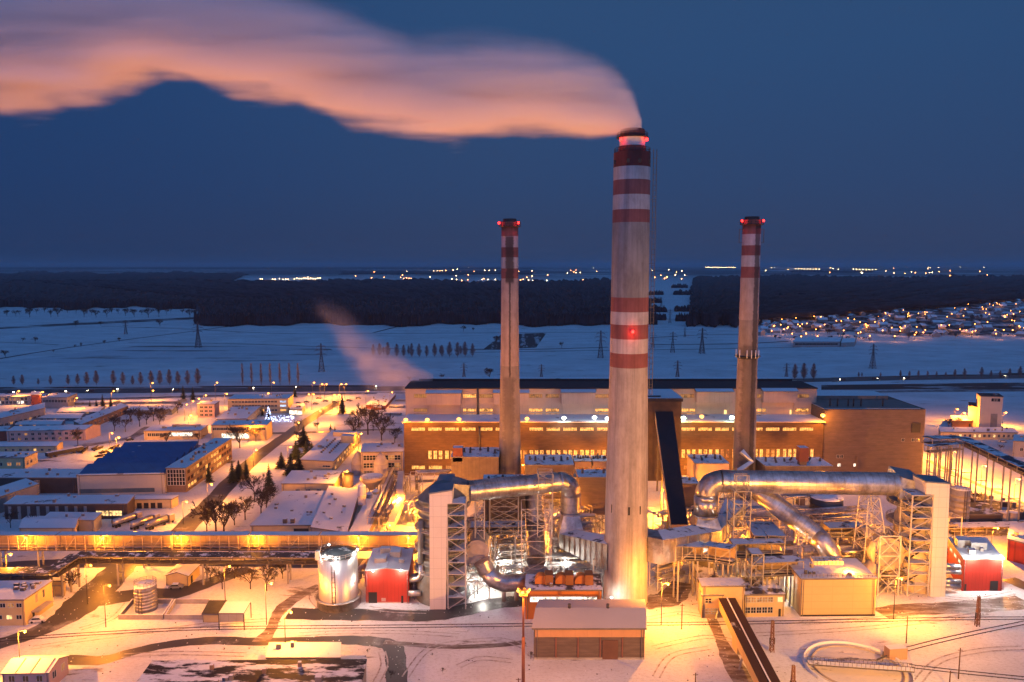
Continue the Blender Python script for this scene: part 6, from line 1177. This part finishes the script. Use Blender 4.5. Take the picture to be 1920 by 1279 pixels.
for px, py, lb in ((122, 853, "open goods wagon loaded dark in the snowy yard"), ): 
    P = G(px, py); t = thing("goods_wagon", lb, "railway wagon", P); mb = MB(); d = V((10, 14, 0)).normalized(); n_ = V((-d.y, d.x, 0)); a = P - d * 9 - n_ * 1.4
    mb.obox(a + V((0, 0, 1)), d * 18, n_ * 2.8, V((0, 0, 2)), 0, 1); mb.build("body", [m_dark, m_roofsnow], t)
    for s in (.12, .25, .75, .88): mb = MB(); w0 = a + d * 18 * s; mb.cyl(w0 + n_ * .3 + V((0, 0, .5)), w0 + n_ * 2.5 + V((0, 0, .5)), .48, .48, 10); mb.build("wheelset", m_iron, t)
m_pile = M("scrap_pile", (.05, .04, .035), .9)
for i, (xa, ya, xb, yb_) in enumerate(((150, 851, 162, 842), (172, 846, 190, 840), (186, 852, 200, 848), (180, 858, 198, 856), (205, 845, 220, 838))): P, Q = G(xa, ya), G(xb, yb_); mb = MB(); [mb.beam(P.lerp(Q, random.random() * .3) + V((random.uniform(-2, 2), 0, .3 + .3 * j)), Q + V((random.uniform(-2, 2), 0, .3 + .3 * j)), .6) for j in range(4)]; single(mb, "timber_stack", ORD[i] + " from the left of the dark material stacks in the snowy yard", "stack", m_pile)
# ================================================================ trees
def bark(name, col): return M(name, col, .9, 0, .25, 1)
m_bark = bark("dark_bark", (.05, .038, .032)); m_frost = bark("frosted_twigs", (.20, .18, .19)); m_fir = M("fir_needles", (.018, .028, .016), .9, 0, .5, .6); m_firs = M("fir_snow", (.40, .40, .42), .8)
def twig(v, f, p, q, r0, r1):
    d = (q - p).normalized(); u = d.orthogonal().normalized(); t = d.cross(u); n = len(v)
    for c, r in ((p, r0), (q, r1)):
        for k in range(3): a = 2.094 * k; v.append(tuple(c + (u * math.cos(a) + t * math.sin(a)) * r))
    for k in range(3): f.append((n + k, n + (k + 1) % 3, n + 3 + (k + 1) % 3, n + 3 + k))
def bare_tree(h, spread, seed, up=.55, lv=5, thick=.022, tw=.028, tall=False):
    rnd = random.Random(seed); tv, tf, cv, cf = [], [], [], []
    def grow(p, d, ln, r, l):
        q = p + d * ln; (twig(tv, tf, p, q, r, r * .72) if l == 0 else twig(cv, cf, p, q, max(r, tw), max(r * .65, tw * .8)))
        if l >= lv: return
        n = 3 if l < 2 else (3 if rnd.random() < .55 else 2)
        if l == 0: n = 5
        for k in range(n):
            a = rnd.uniform(0, 6.283); s = spread * rnd.uniform(.6, 1.25) * (.6 if l == 0 and k == 0 else 1)
            u = d.orthogonal().normalized(); t = d.cross(u); nd = (d + (u * math.cos(a) + t * math.sin(a)) * s + V((0, 0, up * .35))).normalized()
            st = p.lerp(q, rnd.uniform(.45, 1)) if l > 0 else p.lerp(q, rnd.uniform(.5, 1)); grow(st, nd, ln * rnd.uniform(.62, .85), r * .6, l + 1)
    if tall:
        twig(tv, tf, V((0, 0, 0)), V((0, 0, h)), h * .014, .05)
        for k in range(190):
            z = h * rnd.uniform(.08, .97); a = rnd.uniform(0, 6.283); L_ = spread * (1 - z / h) ** .65 * min(1, .35 + 2.2 * z / h) * rnd.uniform(.6, 1.15) + .3; p = V((0, 0, z)); q = p + V((math.cos(a) * L_, math.sin(a) * L_, L_ * up)); twig(cv, cf, p, q, tw * 1.6, tw)
            for j in range(3): m = p.lerp(q, rnd.uniform(.3, .9)); twig(cv, cf, m, m + V((rnd.uniform(-.8, .8), rnd.uniform(-.8, .8), rnd.uniform(.5, 1.4))) * max(.5, L_ * .35), tw, tw * .7)
    else: grow(V((0, 0, -.3)), V((0, 0, 1)), h * .30, h * thick, 0)
    return tv, tf, cv, cf
def fir(h, seed):
    rnd = random.Random(seed); tv, tf, cv, cf = [], [], [], []; twig(tv, tf, V((0, 0, 0)), V((0, 0, h)), h * .018, .03); z = h * .12
    while z < h * .98:
        R_ = (h - z) * .27 * rnd.uniform(.75, 1.15) + .15; n = int(7 + R_ * 2)
        for k in range(n):
            a = 6.283 * k / n + rnd.uniform(-.3, .3); L_ = R_ * rnd.uniform(.6, 1.1); d = V((math.cos(a), math.sin(a), 0)); nn = V((-d.y, d.x, 0)); b = V((0, 0, z))
            for j in range(3):
                m = b + d * L_ * (.25 + .3 * j) + V((0, 0, -L_ * .30 * (.25 + .3 * j) + rnd.uniform(-.2, .2))); w_ = L_ * .26 * rnd.uniform(.7, 1.2); i0 = len(cv)
                cv += [tuple(m - d * w_ + V((0, 0, .15))), tuple(m + nn * w_ * .9 - V((0, 0, .25))), tuple(m + d * w_ * 1.3 - V((0, 0, .3))), tuple(m - nn * w_ * .9 - V((0, 0, .25)))]; cf += [(i0, i0 + 1, i0 + 2, i0 + 3)]
        z += max(.25, h * .038)
    return tv, tf, cv, cf
def tree_proto(data, name, label, mats):
    tv, tf, cv, cf = data; t = thing(name, label, "tree", V((0, 0, 0)))
    for nm, v, f, m in (("trunk", tv, tf, mats[0]), ("crown", cv, cf, mats[1])):
        me = bpy.data.meshes.new(nm); me.from_pydata(v, [], f); me.materials.append(m); me.update(); o = bpy.data.objects.new(nm, me); sc.collection.objects.link(o); o.parent = t
    return t
PROTO = {"oval": [lambda s: (bare_tree(15, 4.0, s, .75, 6, .02, .075, True), "bare_tree", (m_bark, m_frost))], "round": [lambda s: (bare_tree(13, .70, s, .40, 6, .024, .05), "bare_tree", (m_bark, m_bark))],
         "poplar": [lambda s: (bare_tree(21, 1.6, s, 1.9, 5, .02, .07, True), "poplar_tree", (m_bark, m_frost))], "bush": [lambda s: (bare_tree(5, .9, s, .3, 4, .02, .04), "bare_bush", (m_bark, m_bark))], "fir": [lambda s: (fir(15, s), "fir_tree", (m_bark, m_fir))]}
POOL = {}; rv0 = random.Random(5)
def plant(kind, px, by, ty, label, group=None):
    P = G(px, by); h = Zof((P.x, P.y), ty); v = random.randrange(3); k = (kind, v); new = k not in POOL
    if new: d, nm, m = PROTO[kind][0](v * 7 + 3); POOL[k] = t = tree_proto(d, nm, label, m); t["nat"] = max(q[2] for q in d[0] + d[2])
    s = max(.2, h / POOL[k]["nat"])
    if new:
        t.location = P; t.scale = (s,) * 3; t.rotation_euler = (0, 0, random.uniform(0, 6)); WO[t.name] = P
        if group: t["group"] = group
        return t
    t = dup(POOL[k], P, label, random.uniform(0, 6), s)
    if kind == "fir" and 425 < px < 600 and by > 830: t.scale = (s * 1.7, s * 1.7, s)
    if group: t["group"] = group
    elif "group" in t: del t["group"]
    return t
for i, px in enumerate((26, 42, 72, 95, 128, 146, 163, 181, 213, 231, 249, 264, 284, 300, 318, 334, 352, 371)): plant("oval", px, 722, (704, 702, 709, 704, 702, 700, 697, 694, 694, 697, 704, 697, 694, 694, 692, 695, 694, 690)[i], "bare oval tree, " + ORD[i] + " from the left in the long row before the motorway", "oval trees along the motorway")
for i, px in enumerate((455, 472, 490, 507, 525, 543, 559)): plant("poplar", px, 722, 680, "slender poplar, " + ORD[i] + " from the left of the seven beyond the motorway", "seven poplars beyond the motorway")
for i, (px, ty) in enumerate(((1490, 682), (1507, 680), (1525, 681))): plant("oval", px, 712, ty, ("left", "middle", "right")[i] + " one of three oval trees just over the boiler house roof's right end", "three oval trees")
for i, (px, ty) in enumerate(((1610, 697), (1616, 698), (1651, 698), (1688, 694), (1705, 695), (1722, 694), (1739, 695), (1756, 696), (1773, 697), (1790, 692), (1808, 690), (1840, 688), (1858, 694), (1875, 694), (1893, 690), (1912, 686))): plant("oval", px, 707, ty, "small tree, " + ORD[i] + " from the left in the row along the right part of the motorway", "trees along the right motorway")
for i, (px, by, ty) in enumerate(((700, 668, 645), (712, 668, 643), (727, 669, 641), (744, 670, 644), (757, 669, 646), (772, 670, 643), (786, 670, 644), (800, 670, 647), (815, 670, 643), (829, 670, 646), (843, 670, 640), (858, 670, 641), (872, 669, 640), (886, 669, 643), (719, 664, 650), (766, 665, 648), (826, 665, 648), (864, 665, 648))): plant("oval", px, by, ty, "bare tree, " + ORD[i] + " of the copse standing in the snowfield behind the steam", "copse in the snowfield")
for i, (px, by, ty, lb) in enumerate(((43, 642, 632, "small dark field tree, left of a pair at the far left"), (66, 643, 630, "small dark field tree, right of a pair at the far left"), (140, 652, 645, "field bush, left of two by the diagonal track"), (152, 652, 642, "field bush, right of two by the diagonal track"), (224, 641, 632, "round field tree on the diagonal track"), (196, 645, 637, "low dark bush along the diagonal track"), (142, 612, 600, "tree in the snowy clearing before the left wood"), (189, 611, 601, "second tree in the snowy clearing before the left wood"), (869, 622, 609, "larger of two field trees before the wood"), (887, 622, 613, "smaller of two field trees before the wood"), (1053, 653, 640, "lone field tree between the chimneys"), (930, 642, 628, "tree on the corner of the ploughed strip"), (100, 662, 655, "bush near the left edge of the snowfield"), (10, 670, 655, "clump at the left edge of the snowfield"), (300, 612, 598, "bare tree at the wood's left fringe"), (918, 712, 687, "pointed bare tree behind the boiler house roof left of the slim chimney"), (768, 716, 704, "bare tree in the steam at the boiler house corner"), (830, 714, 700, "little tree over the boiler house roof"))): plant("round", px, by, ty, lb)
for i, (px, by, ty, lb) in enumerate(((436, 905, 862, "dense dark fir at the street edge below the flat block, left"), (462, 900, 860, "dense dark fir at the street edge, second"), (505, 922, 868, "slim fir beside the cream shed"), (570, 838, 797, "tall pine in the middle of the street's green"), (555, 860, 825, "dark fir hiding the street, upper left of clump"), (575, 866, 826, "dark fir hiding the street, right of clump"), (545, 890, 850, "dark fir at the lower left of the street clump"), (642, 776, 738, "tall fir near the gatehouse junction"), (193, 764, 738, "tallest fir of the far left trio"), (181, 766, 748, "left fir of the far left trio"), (208, 763, 743, "right fir of the far left trio"), (169, 767, 750, "small fir left of the far left trio"), (492, 780, 763, "fir between the offices"), (507, 815, 787, "fir at the lit-floor office corner"), (392, 905, 868, "slim fir against the brown office slab"), (344, 752, 722, "dark fir at the far avenue"), (362, 750, 724, "second dark fir at the far avenue"), (553, 745, 722, "fir behind the yellow office"), (628, 808, 798, "tiny fir on the green"), (620, 806, 794, "second tiny fir on the green"))): plant("fir", px, by, ty, lb)
for i, (px, by, ty, lb) in enumerate(((146, 836, 800, "round bare tree in front of the pink building's end"), (215, 808, 778, "bare tree left in the park behind the pink building"), (235, 810, 780, "bare tree second in the park behind the pink building"), (262, 800, 765, "bare tree third in the park"), (288, 790, 758, "bare tree near the low shed"), (308, 788, 758, "bare tree next to the low shed"), (333, 775, 750, "reddish bare tree left of the small pink block"), (690, 815, 752, "big round bare tree near the boiler house"), (715, 826, 775, "bare tree leaning near the boiler house wall"), (672, 800, 762, "left bare tree of the green's group"), (740, 830, 800, "small bare tree at the boiler house corner"), (312, 832, 808, "bare tree in front of the canteen"), (372, 830, 808, "small bare tree at the canteen's right"), (450, 840, 792, "wide bare tree before the lit-floor office"), (405, 1000, 925, "tall bare tree by the street above the covered bridge, left"), (420, 1000, 935, "tall bare tree by the street above the covered bridge, right"), (490, 965, 915, "bare tree beside the snowy hall"), (460, 975, 925, "dense bare tree left of the snowy hall"), (185, 985, 960, "bare tree before the garage row"), (20, 990, 955, "dark bare tree at the left edge"), (417, 1105, 1062, "thin bare tree left of the yard lamp"), (470, 1105, 1060, "thin bare tree behind the yard lamp"), (500, 1108, 1055, "thin bare tree right of the yard lamp"), (440, 1085, 1050, "bare tree under the dark pipe bridge"), (133, 1110, 1070, "bare tree by the pipe bridge's bend"), (560, 830, 805, "bare tree in the middle of the green"), (595, 806, 790, "small bare tree on the green"), (1830, 945, 920, "bare bush tree right of the grey silo"), (1797, 800, 781, "round bush left of the small orange house"), (1778, 800, 783, "bush at the left of the orange house's bush"), (1875, 845, 832, "snowy shrub below the long low office"), (733, 1272, 1262, "dead shrub in the snow at the bottom centre"))): plant("round", px, by, ty, lb)
for i, (px, by, ty, lb) in enumerate(((830, 1262, 1252, "dry bush left of the floodlight mast"), (690, 1225, 1216, "broken shrub near the green shed"), (995, 1236, 1222, "dry weeds at the shed's left corner"), (420, 1220, 1214, "small twig heap on the snow, left"), (468, 1218, 1214, "small twig heap on the snow, right"), (810, 1230, 1224, "dark twig heap by the mud path"))): plant("bush", px, by, ty, lb)
for i, (kind, px, by, ty, lb) in enumerate((("fir", 448, 898, 862, "bushy pine filling the gap in the street-edge fir clump"), ("fir", 585, 858, 828, "bushy pine right of the tall pine on the green"), ("fir", 528, 878, 846, "dark pine left of the lower clump by the street"), ("fir", 560, 884, 850, "dark pine at the cream shed's rear corner"), ("round", 478, 940, 885, "spreading bare tree between fir clump and cream shed"), ("round", 500, 955, 905, "bare tree against the snowy hall's left edge"), ("round", 440, 985, 940, "bare tree in the snowy triangle left of the hall"), ("round", 388, 1000, 950, "bare tree at the street bend above the covered bridge"),
    ("round", 665, 822, 780, "bare tree on the snowy lawn before the boiler house"), ("round", 700, 808, 765, "second bare tree on the lawn before the boiler house"), ("round", 245, 790, 760, "grey tree in the middle of the blue park"), ("round", 275, 796, 766, "grey tree at the park's right side"), ("round", 300, 800, 772, "grey tree beside the park path"), ("round", 560, 805, 785, "street tree by the yellow office corner"), ("round", 480, 828, 800, "street tree right of the lit-floor office"), ("round", 170, 990, 962, "bare tree by the open shed"), ("round", 60, 1000, 965, "bare tree left of the yellow shed"), ("round", 395, 1090, 1058, "scrub tree under the dark bridge, left"), ("round", 530, 1085, 1052, "scrub tree under the dark bridge, right"))): plant(kind, px, by, ty, lb)
for k in range(26): x = 12 + k * 14.2 + rv0.uniform(-4, 4); plant("round", x, 588 + rv0.uniform(-2, 8), 577 + rv0.uniform(-3, 4), "bare tree, one of the loose line before the far left wood", "loose line of trees before the left wood")
# illuminated tree
P = G(504, 788); t = dup(POOL[("fir", 0)] if ("fir", 0) in POOL else list(POOL.values())[-1], P, "conifer strung with blue-white lights beside the yellow office", 0, Zof((P.x, P.y), 763) / 15); t["category"] = "tree"; t.name = "illuminated_tree"
if "group" in t: del t["group"]
mb = MB(); e_xm = EM("fairy_lights", (.55, .65, 1), 9)
for k in range(90): z = random.uniform(.1, 1); a = random.uniform(0, 6.28); r = (1 - z) * 4.2 + .1; c = V((r * math.cos(a), r * math.sin(a), z * 15)); mb.lathe(c, [(.08, -.2), (.2, 0), (.08, .2)], 5)
o = mb.build("fairy_lights", e_xm, None, (0, 0, 0)); o.parent = t
P = G(524, 790); mb = MB()
for k in range(70): a, b = random.uniform(-9, 9), random.uniform(-3, 3); mb.lathe(P + V((a, b, random.uniform(.3, 3.2))), [(.08, -.2), (.2, 0), (.08, .2)], 5)
single(mb, "light_string", "blue-white string lights laid over shrubs by the illuminated conifer", "fairy lights", e_xm)
# ================================================================ pylons
m_pyl = M("pylon_steel", (.085, .09, .10), .7, .3)
mb = MB(); h = 32; lattice(mb, rect(-3, -3, 3, 3), 0, h * .6, 5, .42, 'x', 0, rect(-.9, -.9, .9, .9)); lattice(mb, rect(-.9, -.9, .9, .9), h * .6, h, 5, .35, 'x', 0, rect(-.4, -.4, .4, .4))
for z, a in ((.62, 5.5), (.76, 6.8), (.90, 4.8)):
    for s in (-1, 1): mb.beam((0, 0, h * z), (s * a, 0, h * z), .35); mb.beam((0, 0, h * (z + .05)), (s * a, 0, h * z), .28); mb.beam((s * a, 0, h * z), (s * a, 0, h * z - 1.8), .25)
PY = tag(mb.build("pylon", m_pyl, origin=(0, 0, 0)), "x", "pylon", "power line pylons in the fields")
for i, (px, by, ty, lb) in enumerate(((372, 652, 603, "pylon in the left snowfield below the diagonal track"), (603, 697, 644, "pylon standing left of the drifting steam"), (236, 627, 600, "small pylon near the diagonal track's bushes"), (870, 716, 681, "pylon just over the boiler house roof left of the slim left chimney"), (1015, 716, 683, "pylon over the roof between slim left and wide chimney"), (1126, 671, 620, "pylon left next to the wide chimney"), (1270, 716, 676, "near pylon over the roof right of the wide chimney"), (1261, 661, 622, "farther pylon in line right of the wide chimney"), (1316, 663, 615, "tall pylon midway between the wide and right chimney"), (1636, 691, 645, "pylon in the right snowfield below the village"), (1474, 716, 681, "pylon beside the three oval trees"), (1284, 632, 614, "tiny pylon at the forest clearing"), (1256, 606, 580, "far pylon inside the forest clearing"), (1240, 575, 557, "farthest pylon up the forest clearing"), (1224, 652, 622, "pylon half hidden by the wide chimney's right edge"))):
    P = G(px, by); s = Zof((P.x, P.y), ty) / 32
    if i == 0: PY.location = P; PY.scale = (s,) * 3; PY["label"] = lb
    else: dup(PY, P, lb, R(random.uniform(-15, 15)), s)
# ================================================================ the village on the right
m_vw = M("village_wall", (.30, .27, .25), .85); VH = []
for k, (wx, wy, hh, rs) in enumerate(((12, 9, 4, 3.5), (9, 9, 5.5, 3), (16, 9, 4, 3))):
    mb = MB(); mb.box(-wx / 2, -wy / 2, 0, wx / 2, wy / 2, hh, 0); e = .6
    for s in (-1, 1): mb.hexa([V((-wx / 2 - e, s * (wy / 2 + e), hh - .4)), V((wx / 2 + e, s * (wy / 2 + e), hh - .4)), V((wx / 2 + e, 0, hh + rs)), V((-wx / 2 - e, 0, hh + rs)), V((-wx / 2 - e, s * (wy / 2 + e), hh)), V((wx / 2 + e, s * (wy / 2 + e), hh)), V((wx / 2 + e, 0, hh + rs + .4)), V((-wx / 2 - e, 0, hh + rs + .4))], 1)
    mb.add([(-wx / 2, -wy / 2, hh), (-wx / 2, wy / 2, hh), (-wx / 2, 0, hh + rs), (wx / 2, -wy / 2, hh), (wx / 2, wy / 2, hh), (wx / 2, 0, hh + rs)], [(0, 2, 1), (3, 4, 5)], 0); mb.box(-wx / 4, .6, hh + rs * .4, -wx / 4 + .9, 1.5, hh + rs + 1.2, 0)
    VH.append(tag(mb.build("village_house", [m_vw, m_roofsnow], origin=(0, 0, 0)), "snow-roofed house of the village beyond the field on the right", "house", "houses of the village"))
def vtop(px): return 590 - (px - 1420) * .13 if px < 1560 else 574 - (px - 1560) * .055
rv = random.Random(3); used = []; n = 0
while n < 190:
    px = rv.uniform(1425, 1990); y = vtop(px) + 3 + rv.random() ** 1.2 * (636 - vtop(px)) * (.92 if px > 1600 else .8)
    P = G(px, y)
    if any((P - u).length < 17 for u in used): continue
    used.append(P); o = VH[n % 3] if n < 3 else dup(VH[rv.randrange(3)], P, None, R(rv.choice((0, 90)) + rv.uniform(-25, 25)))
    if n < 3: o.location = P
    n += 1
H = House("farm_hall", "long low farm hall under snow between field and village", (1487, 641), 651, (1575, 641), (1580, 634), m_greyw, roof="gable", rise=3); H.win("f", 12, 2.5, 2.5, 5, "off"); House("farm_hall", "second farm hall joined to the right end of the first", (1577, 643), 651, (1602, 642), (1606, 635), m_greyw, roof="gable", rise=3)
mb = MB(); mb.cyl((0, 0, 0), (0, 0, 7), .15, .1, 5); mb.lathe(V((0, 0, 7)), [(.15, -.3), (.62, .1), (.62, .5), (.2, .9)], 6, 1); VL = tag(mb.build("village_lamp", [m_iron, EM("far_lamp_orange", (1, .30, .05), 22)], origin=(0, 0, 0)), "orange street lamp of the village beyond the field", "lamp", "street lamps of the village")
vl = [(1418, 593), (1432, 584), (1452, 611), (1470, 618), (1476, 616), (1500, 612), (1513, 607), (1530, 618), (1546, 609), (1568, 602), (1590, 597), (1602, 599), (1647, 594), (1662, 591), (1680, 556), (1704, 563), (1720, 566), (1736, 562), (1742, 566), (1758, 564), (1770, 557), (1790, 578), (1765, 610), (1780, 610), (1718, 624), (1735, 619), (1715, 628), (1800, 618), (1810, 580), (1824, 557), (1838, 558), (1862, 557), (1870, 570), (1885, 560), (1905, 570), (1895, 583), (1884, 592), (1902, 602), (1882, 619), (1915, 556), (1850, 560), (1812, 620), (1842, 576), (1660, 587), (1625, 614), (1582, 620), (1655, 620), (1672, 615), (1688, 614), (1722, 588), (1738, 586), (1828, 608), (1855, 590), (1874, 571), (1462, 580), (1498, 580), (1615, 577), (1694, 582)] + [(x, vtop(x) + 2 + rv.random() * (630 - vtop(x))) for x in [rv.uniform(1440, 1930) for k in range(75)]]
for i, (px, py) in enumerate(vl):
    P = G(px, py, 7); P.z = 0; o = VL if i == 0 else dup(VL, P)
    o.location = P
    if i % 2 == 0 or py > 600: light(o, WO.get(o.name, P) * 0 + WO.get(o.name, P) + V((0, -2, 6)), 5500, (1, .40, .10), .5) if False else None
    d = bpy.data.lights.get("village_glow") or bpy.data.lights.new("village_glow", 'POINT'); d.energy = 1000; d.color = (1, .33, .05); d.shadow_soft_size = .5
    l = bpy.data.objects.new("lamp_light", d); sc.collection.objects.link(l); l.parent = o; l.location = (0, -1.8, 6)
field([(1430, 606), (1560, 580), (1760, 562), (2000, 552), (2000, 628), (1700, 630), (1600, 622), (1480, 622)], SNOW("village_gardens", (.05, .05, .055), .52, .02, (1, .7, 1), (.55, .56, .6)), .025)
for i in range(130):
    px = rv.uniform(1440, 1960); y = vtop(px) + rv.random() * (640 - vtop(px)); plant("round", px, y, y - 7 - 5 * rv.random(), "bare tree among the houses of the village on the right", "trees of the village")
# lights of far settlements
mb = MB(); mb.lathe(V((0, 0, 0)), [(.3, -.8), (.9, 0), (.3, .8)], 6, 0); mb.cyl((0, 0, -6), (0, 0, -.8), .2, .2, 4, 1); FLo = mb.build("distant_lamp", [EM("far_white", (1, .66, .32), 40), m_iron], origin=(0, 0, 0)); mb = MB(); mb.lathe(V((0, 0, 0)), [(.3, -.8), (.9, 0), (.3, .8)], 6, 0); mb.cyl((0, 0, -6), (0, 0, -.8), .2, .2, 4, 1); FLr = mb.build("distant_lamp", [EM("far_orange", (1, .34, .09), 40), m_iron], origin=(0, 0, 0))
fl = [(x, 523 + rv.uniform(-1, 1), 0) for x in (488, 492, 511, 516, 524, 531, 536, 540)] + [(552 + k * 4.4, 522 + rv.uniform(-1, 1), 0) for k in range(12)] + [(577, 519, 0), (618, 534, 0)]
fl += [(686, 510, 1), (697, 521, 1), (720, 520, 1), (698, 524, 1), (751, 520, 1), (757, 522, 1), (762, 521, 1), (767, 522, 1), (771, 522, 1), (801, 526, 0), (815, 526, 1), (818, 526, 1), (823, 526, 1), (839, 525, 0), (847, 523, 0), (856, 524, 0), (904, 524, 0), (915, 524, 0), (929, 524, 0), (851, 510, 1), (863, 510, 1), (872, 510, 1), (881, 510, 1), (889, 509, 1), (806, 508, 0), (813, 508, 0), (820, 508, 0), (829, 508, 0), (763, 509, 0), (770, 509, 0), (775, 509, 0), (858, 503, 0), (878, 503, 0), (885, 502, 0), (909, 507, 0), (917, 507, 0), (929, 507, 0), (976, 525, 1), (981, 524, 1), (991, 525, 0), (999, 526, 0), (1007, 527, 0), (1013, 527, 0), (1025, 526, 0), (1064, 512, 0), (1080, 511, 0), (1088, 511, 0), (1113, 502, 0)]
fl += [(1324 + k * 2.6, 500 + (.4 * k if k < 4 else 1), 0) for k in range(22)] + [(1326, 499, 0), (1332, 497.8, 0), (1228, 520, 1), (1239, 516, 1), (1246, 522, 1), (1251, 519, 1), (1278, 523, 1), (1312, 524, 1), (1328, 524, 0), (1223, 507, 0), (1254, 506, 0), (1417, 523, 1), (1444, 523, 0), (1447, 498.5, 0), (1452, 499, 0), (1556, 511, 1), (1580, 510, 1), (1615, 511, 0), (1617, 512, 0), (1676, 512, 0), (1709, 510, 0), (1743, 511, 0), (1740, 498.8, 0), (1744, 499, 0), (1760, 499.5, 0), (1800, 501, 0), (1845, 502, 0), (1740, 504, 0), (1562, 504, 0), (1572, 505, 0)] + [(1492 + k * 5.5, 504 + .1 * k, 0) for k in range(9)] + [(1600 + k * 6, 505 + .1 * k, 0) for k in range(8)]
fl += [(rv.choice((rv.uniform(640, 1140), rv.uniform(1220, 1900))), rv.uniform(502, 526), rv.choice((0, 1, 1))) for k in range(70)]; fl = [q for q in fl if not (q[0] > 1280 and q[1] > 517) and not (q[0] < 1200 and q[1] > 527 and q[0] > 620)]
first = [True, True]
for px, py, k in fl:
    py = max(py, 501.5); P = G(px, py, 6); s = max(.9, P.y * .00042 / .9); o = (FLo, FLr)[k]
    if first[k]: first[k] = False
    else: o = dup(o, P)
    o.location = P; o.scale = (s, s, 1.0 if s < 1 else s); o.rotation_euler = (0, 0, 0)
    tag(o, "white light of a far settlement below the horizon" if k == 0 else "orange light of a far settlement below the horizon", "lamp", "white lights of far settlements" if k == 0 else "orange lights of far settlements")
# cars on the motorway with their lights on
mb = MB(); mb.prism([V((x, -.9, z)) for x, z in ((-2.2, .3), (2.2, .3), (2.2, .8), (1.2, .95), (.6, 1.45), (-1.6, 1.5), (-2.2, .9))], (0, 1.8, 0)); MC = thing("driving_car", "x", "car", (0, 0, 0), "cars on the motorway"); mb.build("body", M("dark_car", (.05, .05, .06), .4), MC)
e_hd = EM("headlight_glow", (1, .82, .55), 40)
for s in (-.6, .6): mb = MB(); mb.lathe(V((2.25, s, .7)), [(.1, -.2), (.28, 0), (.1, .2)], 6); mb.build("headlight", e_hd, MC)
mc = [(20, 737), (70, 736), (118, 735), (170, 734), (215, 731), (330, 732), (470, 729), (560, 727), (700, 726), (1580, 713), (1640, 711), (1700, 710), (1880, 706)]
for i, (px, py) in enumerate(mc):
    P = G(px, py, .05); o = MC if i == 0 else dup(MC, P); o.location = P; o.rotation_euler = (0, 0, R(180) if i % 2 else 0); o["label"] = "car with headlights on, " + ORD[i] + " from the left on the motorway"
plume("steam_cloud", "thin pinkish steam drifting up beside the boiler house's left end", [(812, 700, 720), (785, 682, 738), (745, 655, 748), (705, 625, 745), (670, 595, 715), (640, 568, 672), (612, 552, 625), (575, 535, 590)], 385, 1.0, 3.4, (.4, .5, .6), fade=.95, soft=.6)
# ================================================================ evening haze over the plain
mb = MB(); mb.box(-61000, -600, -1, 61000, 91000, 260); m = bpy.data.materials.new("haze_air"); m.use_nodes = True; t = m.node_tree; t.nodes.remove(t.nodes["Principled BSDF"])
pv = t.nodes.new("ShaderNodeVolumePrincipled"); pv.inputs["Color"].default_value = (.66, .67, .78, 1); pv.inputs["Density"].default_value = 4e-5; t.links.new(pv.outputs[0], t.nodes["Material Output"].inputs["Volume"])
tag(mb.build("haze", m, origin=(0, 0, 0)), kind="stuff")
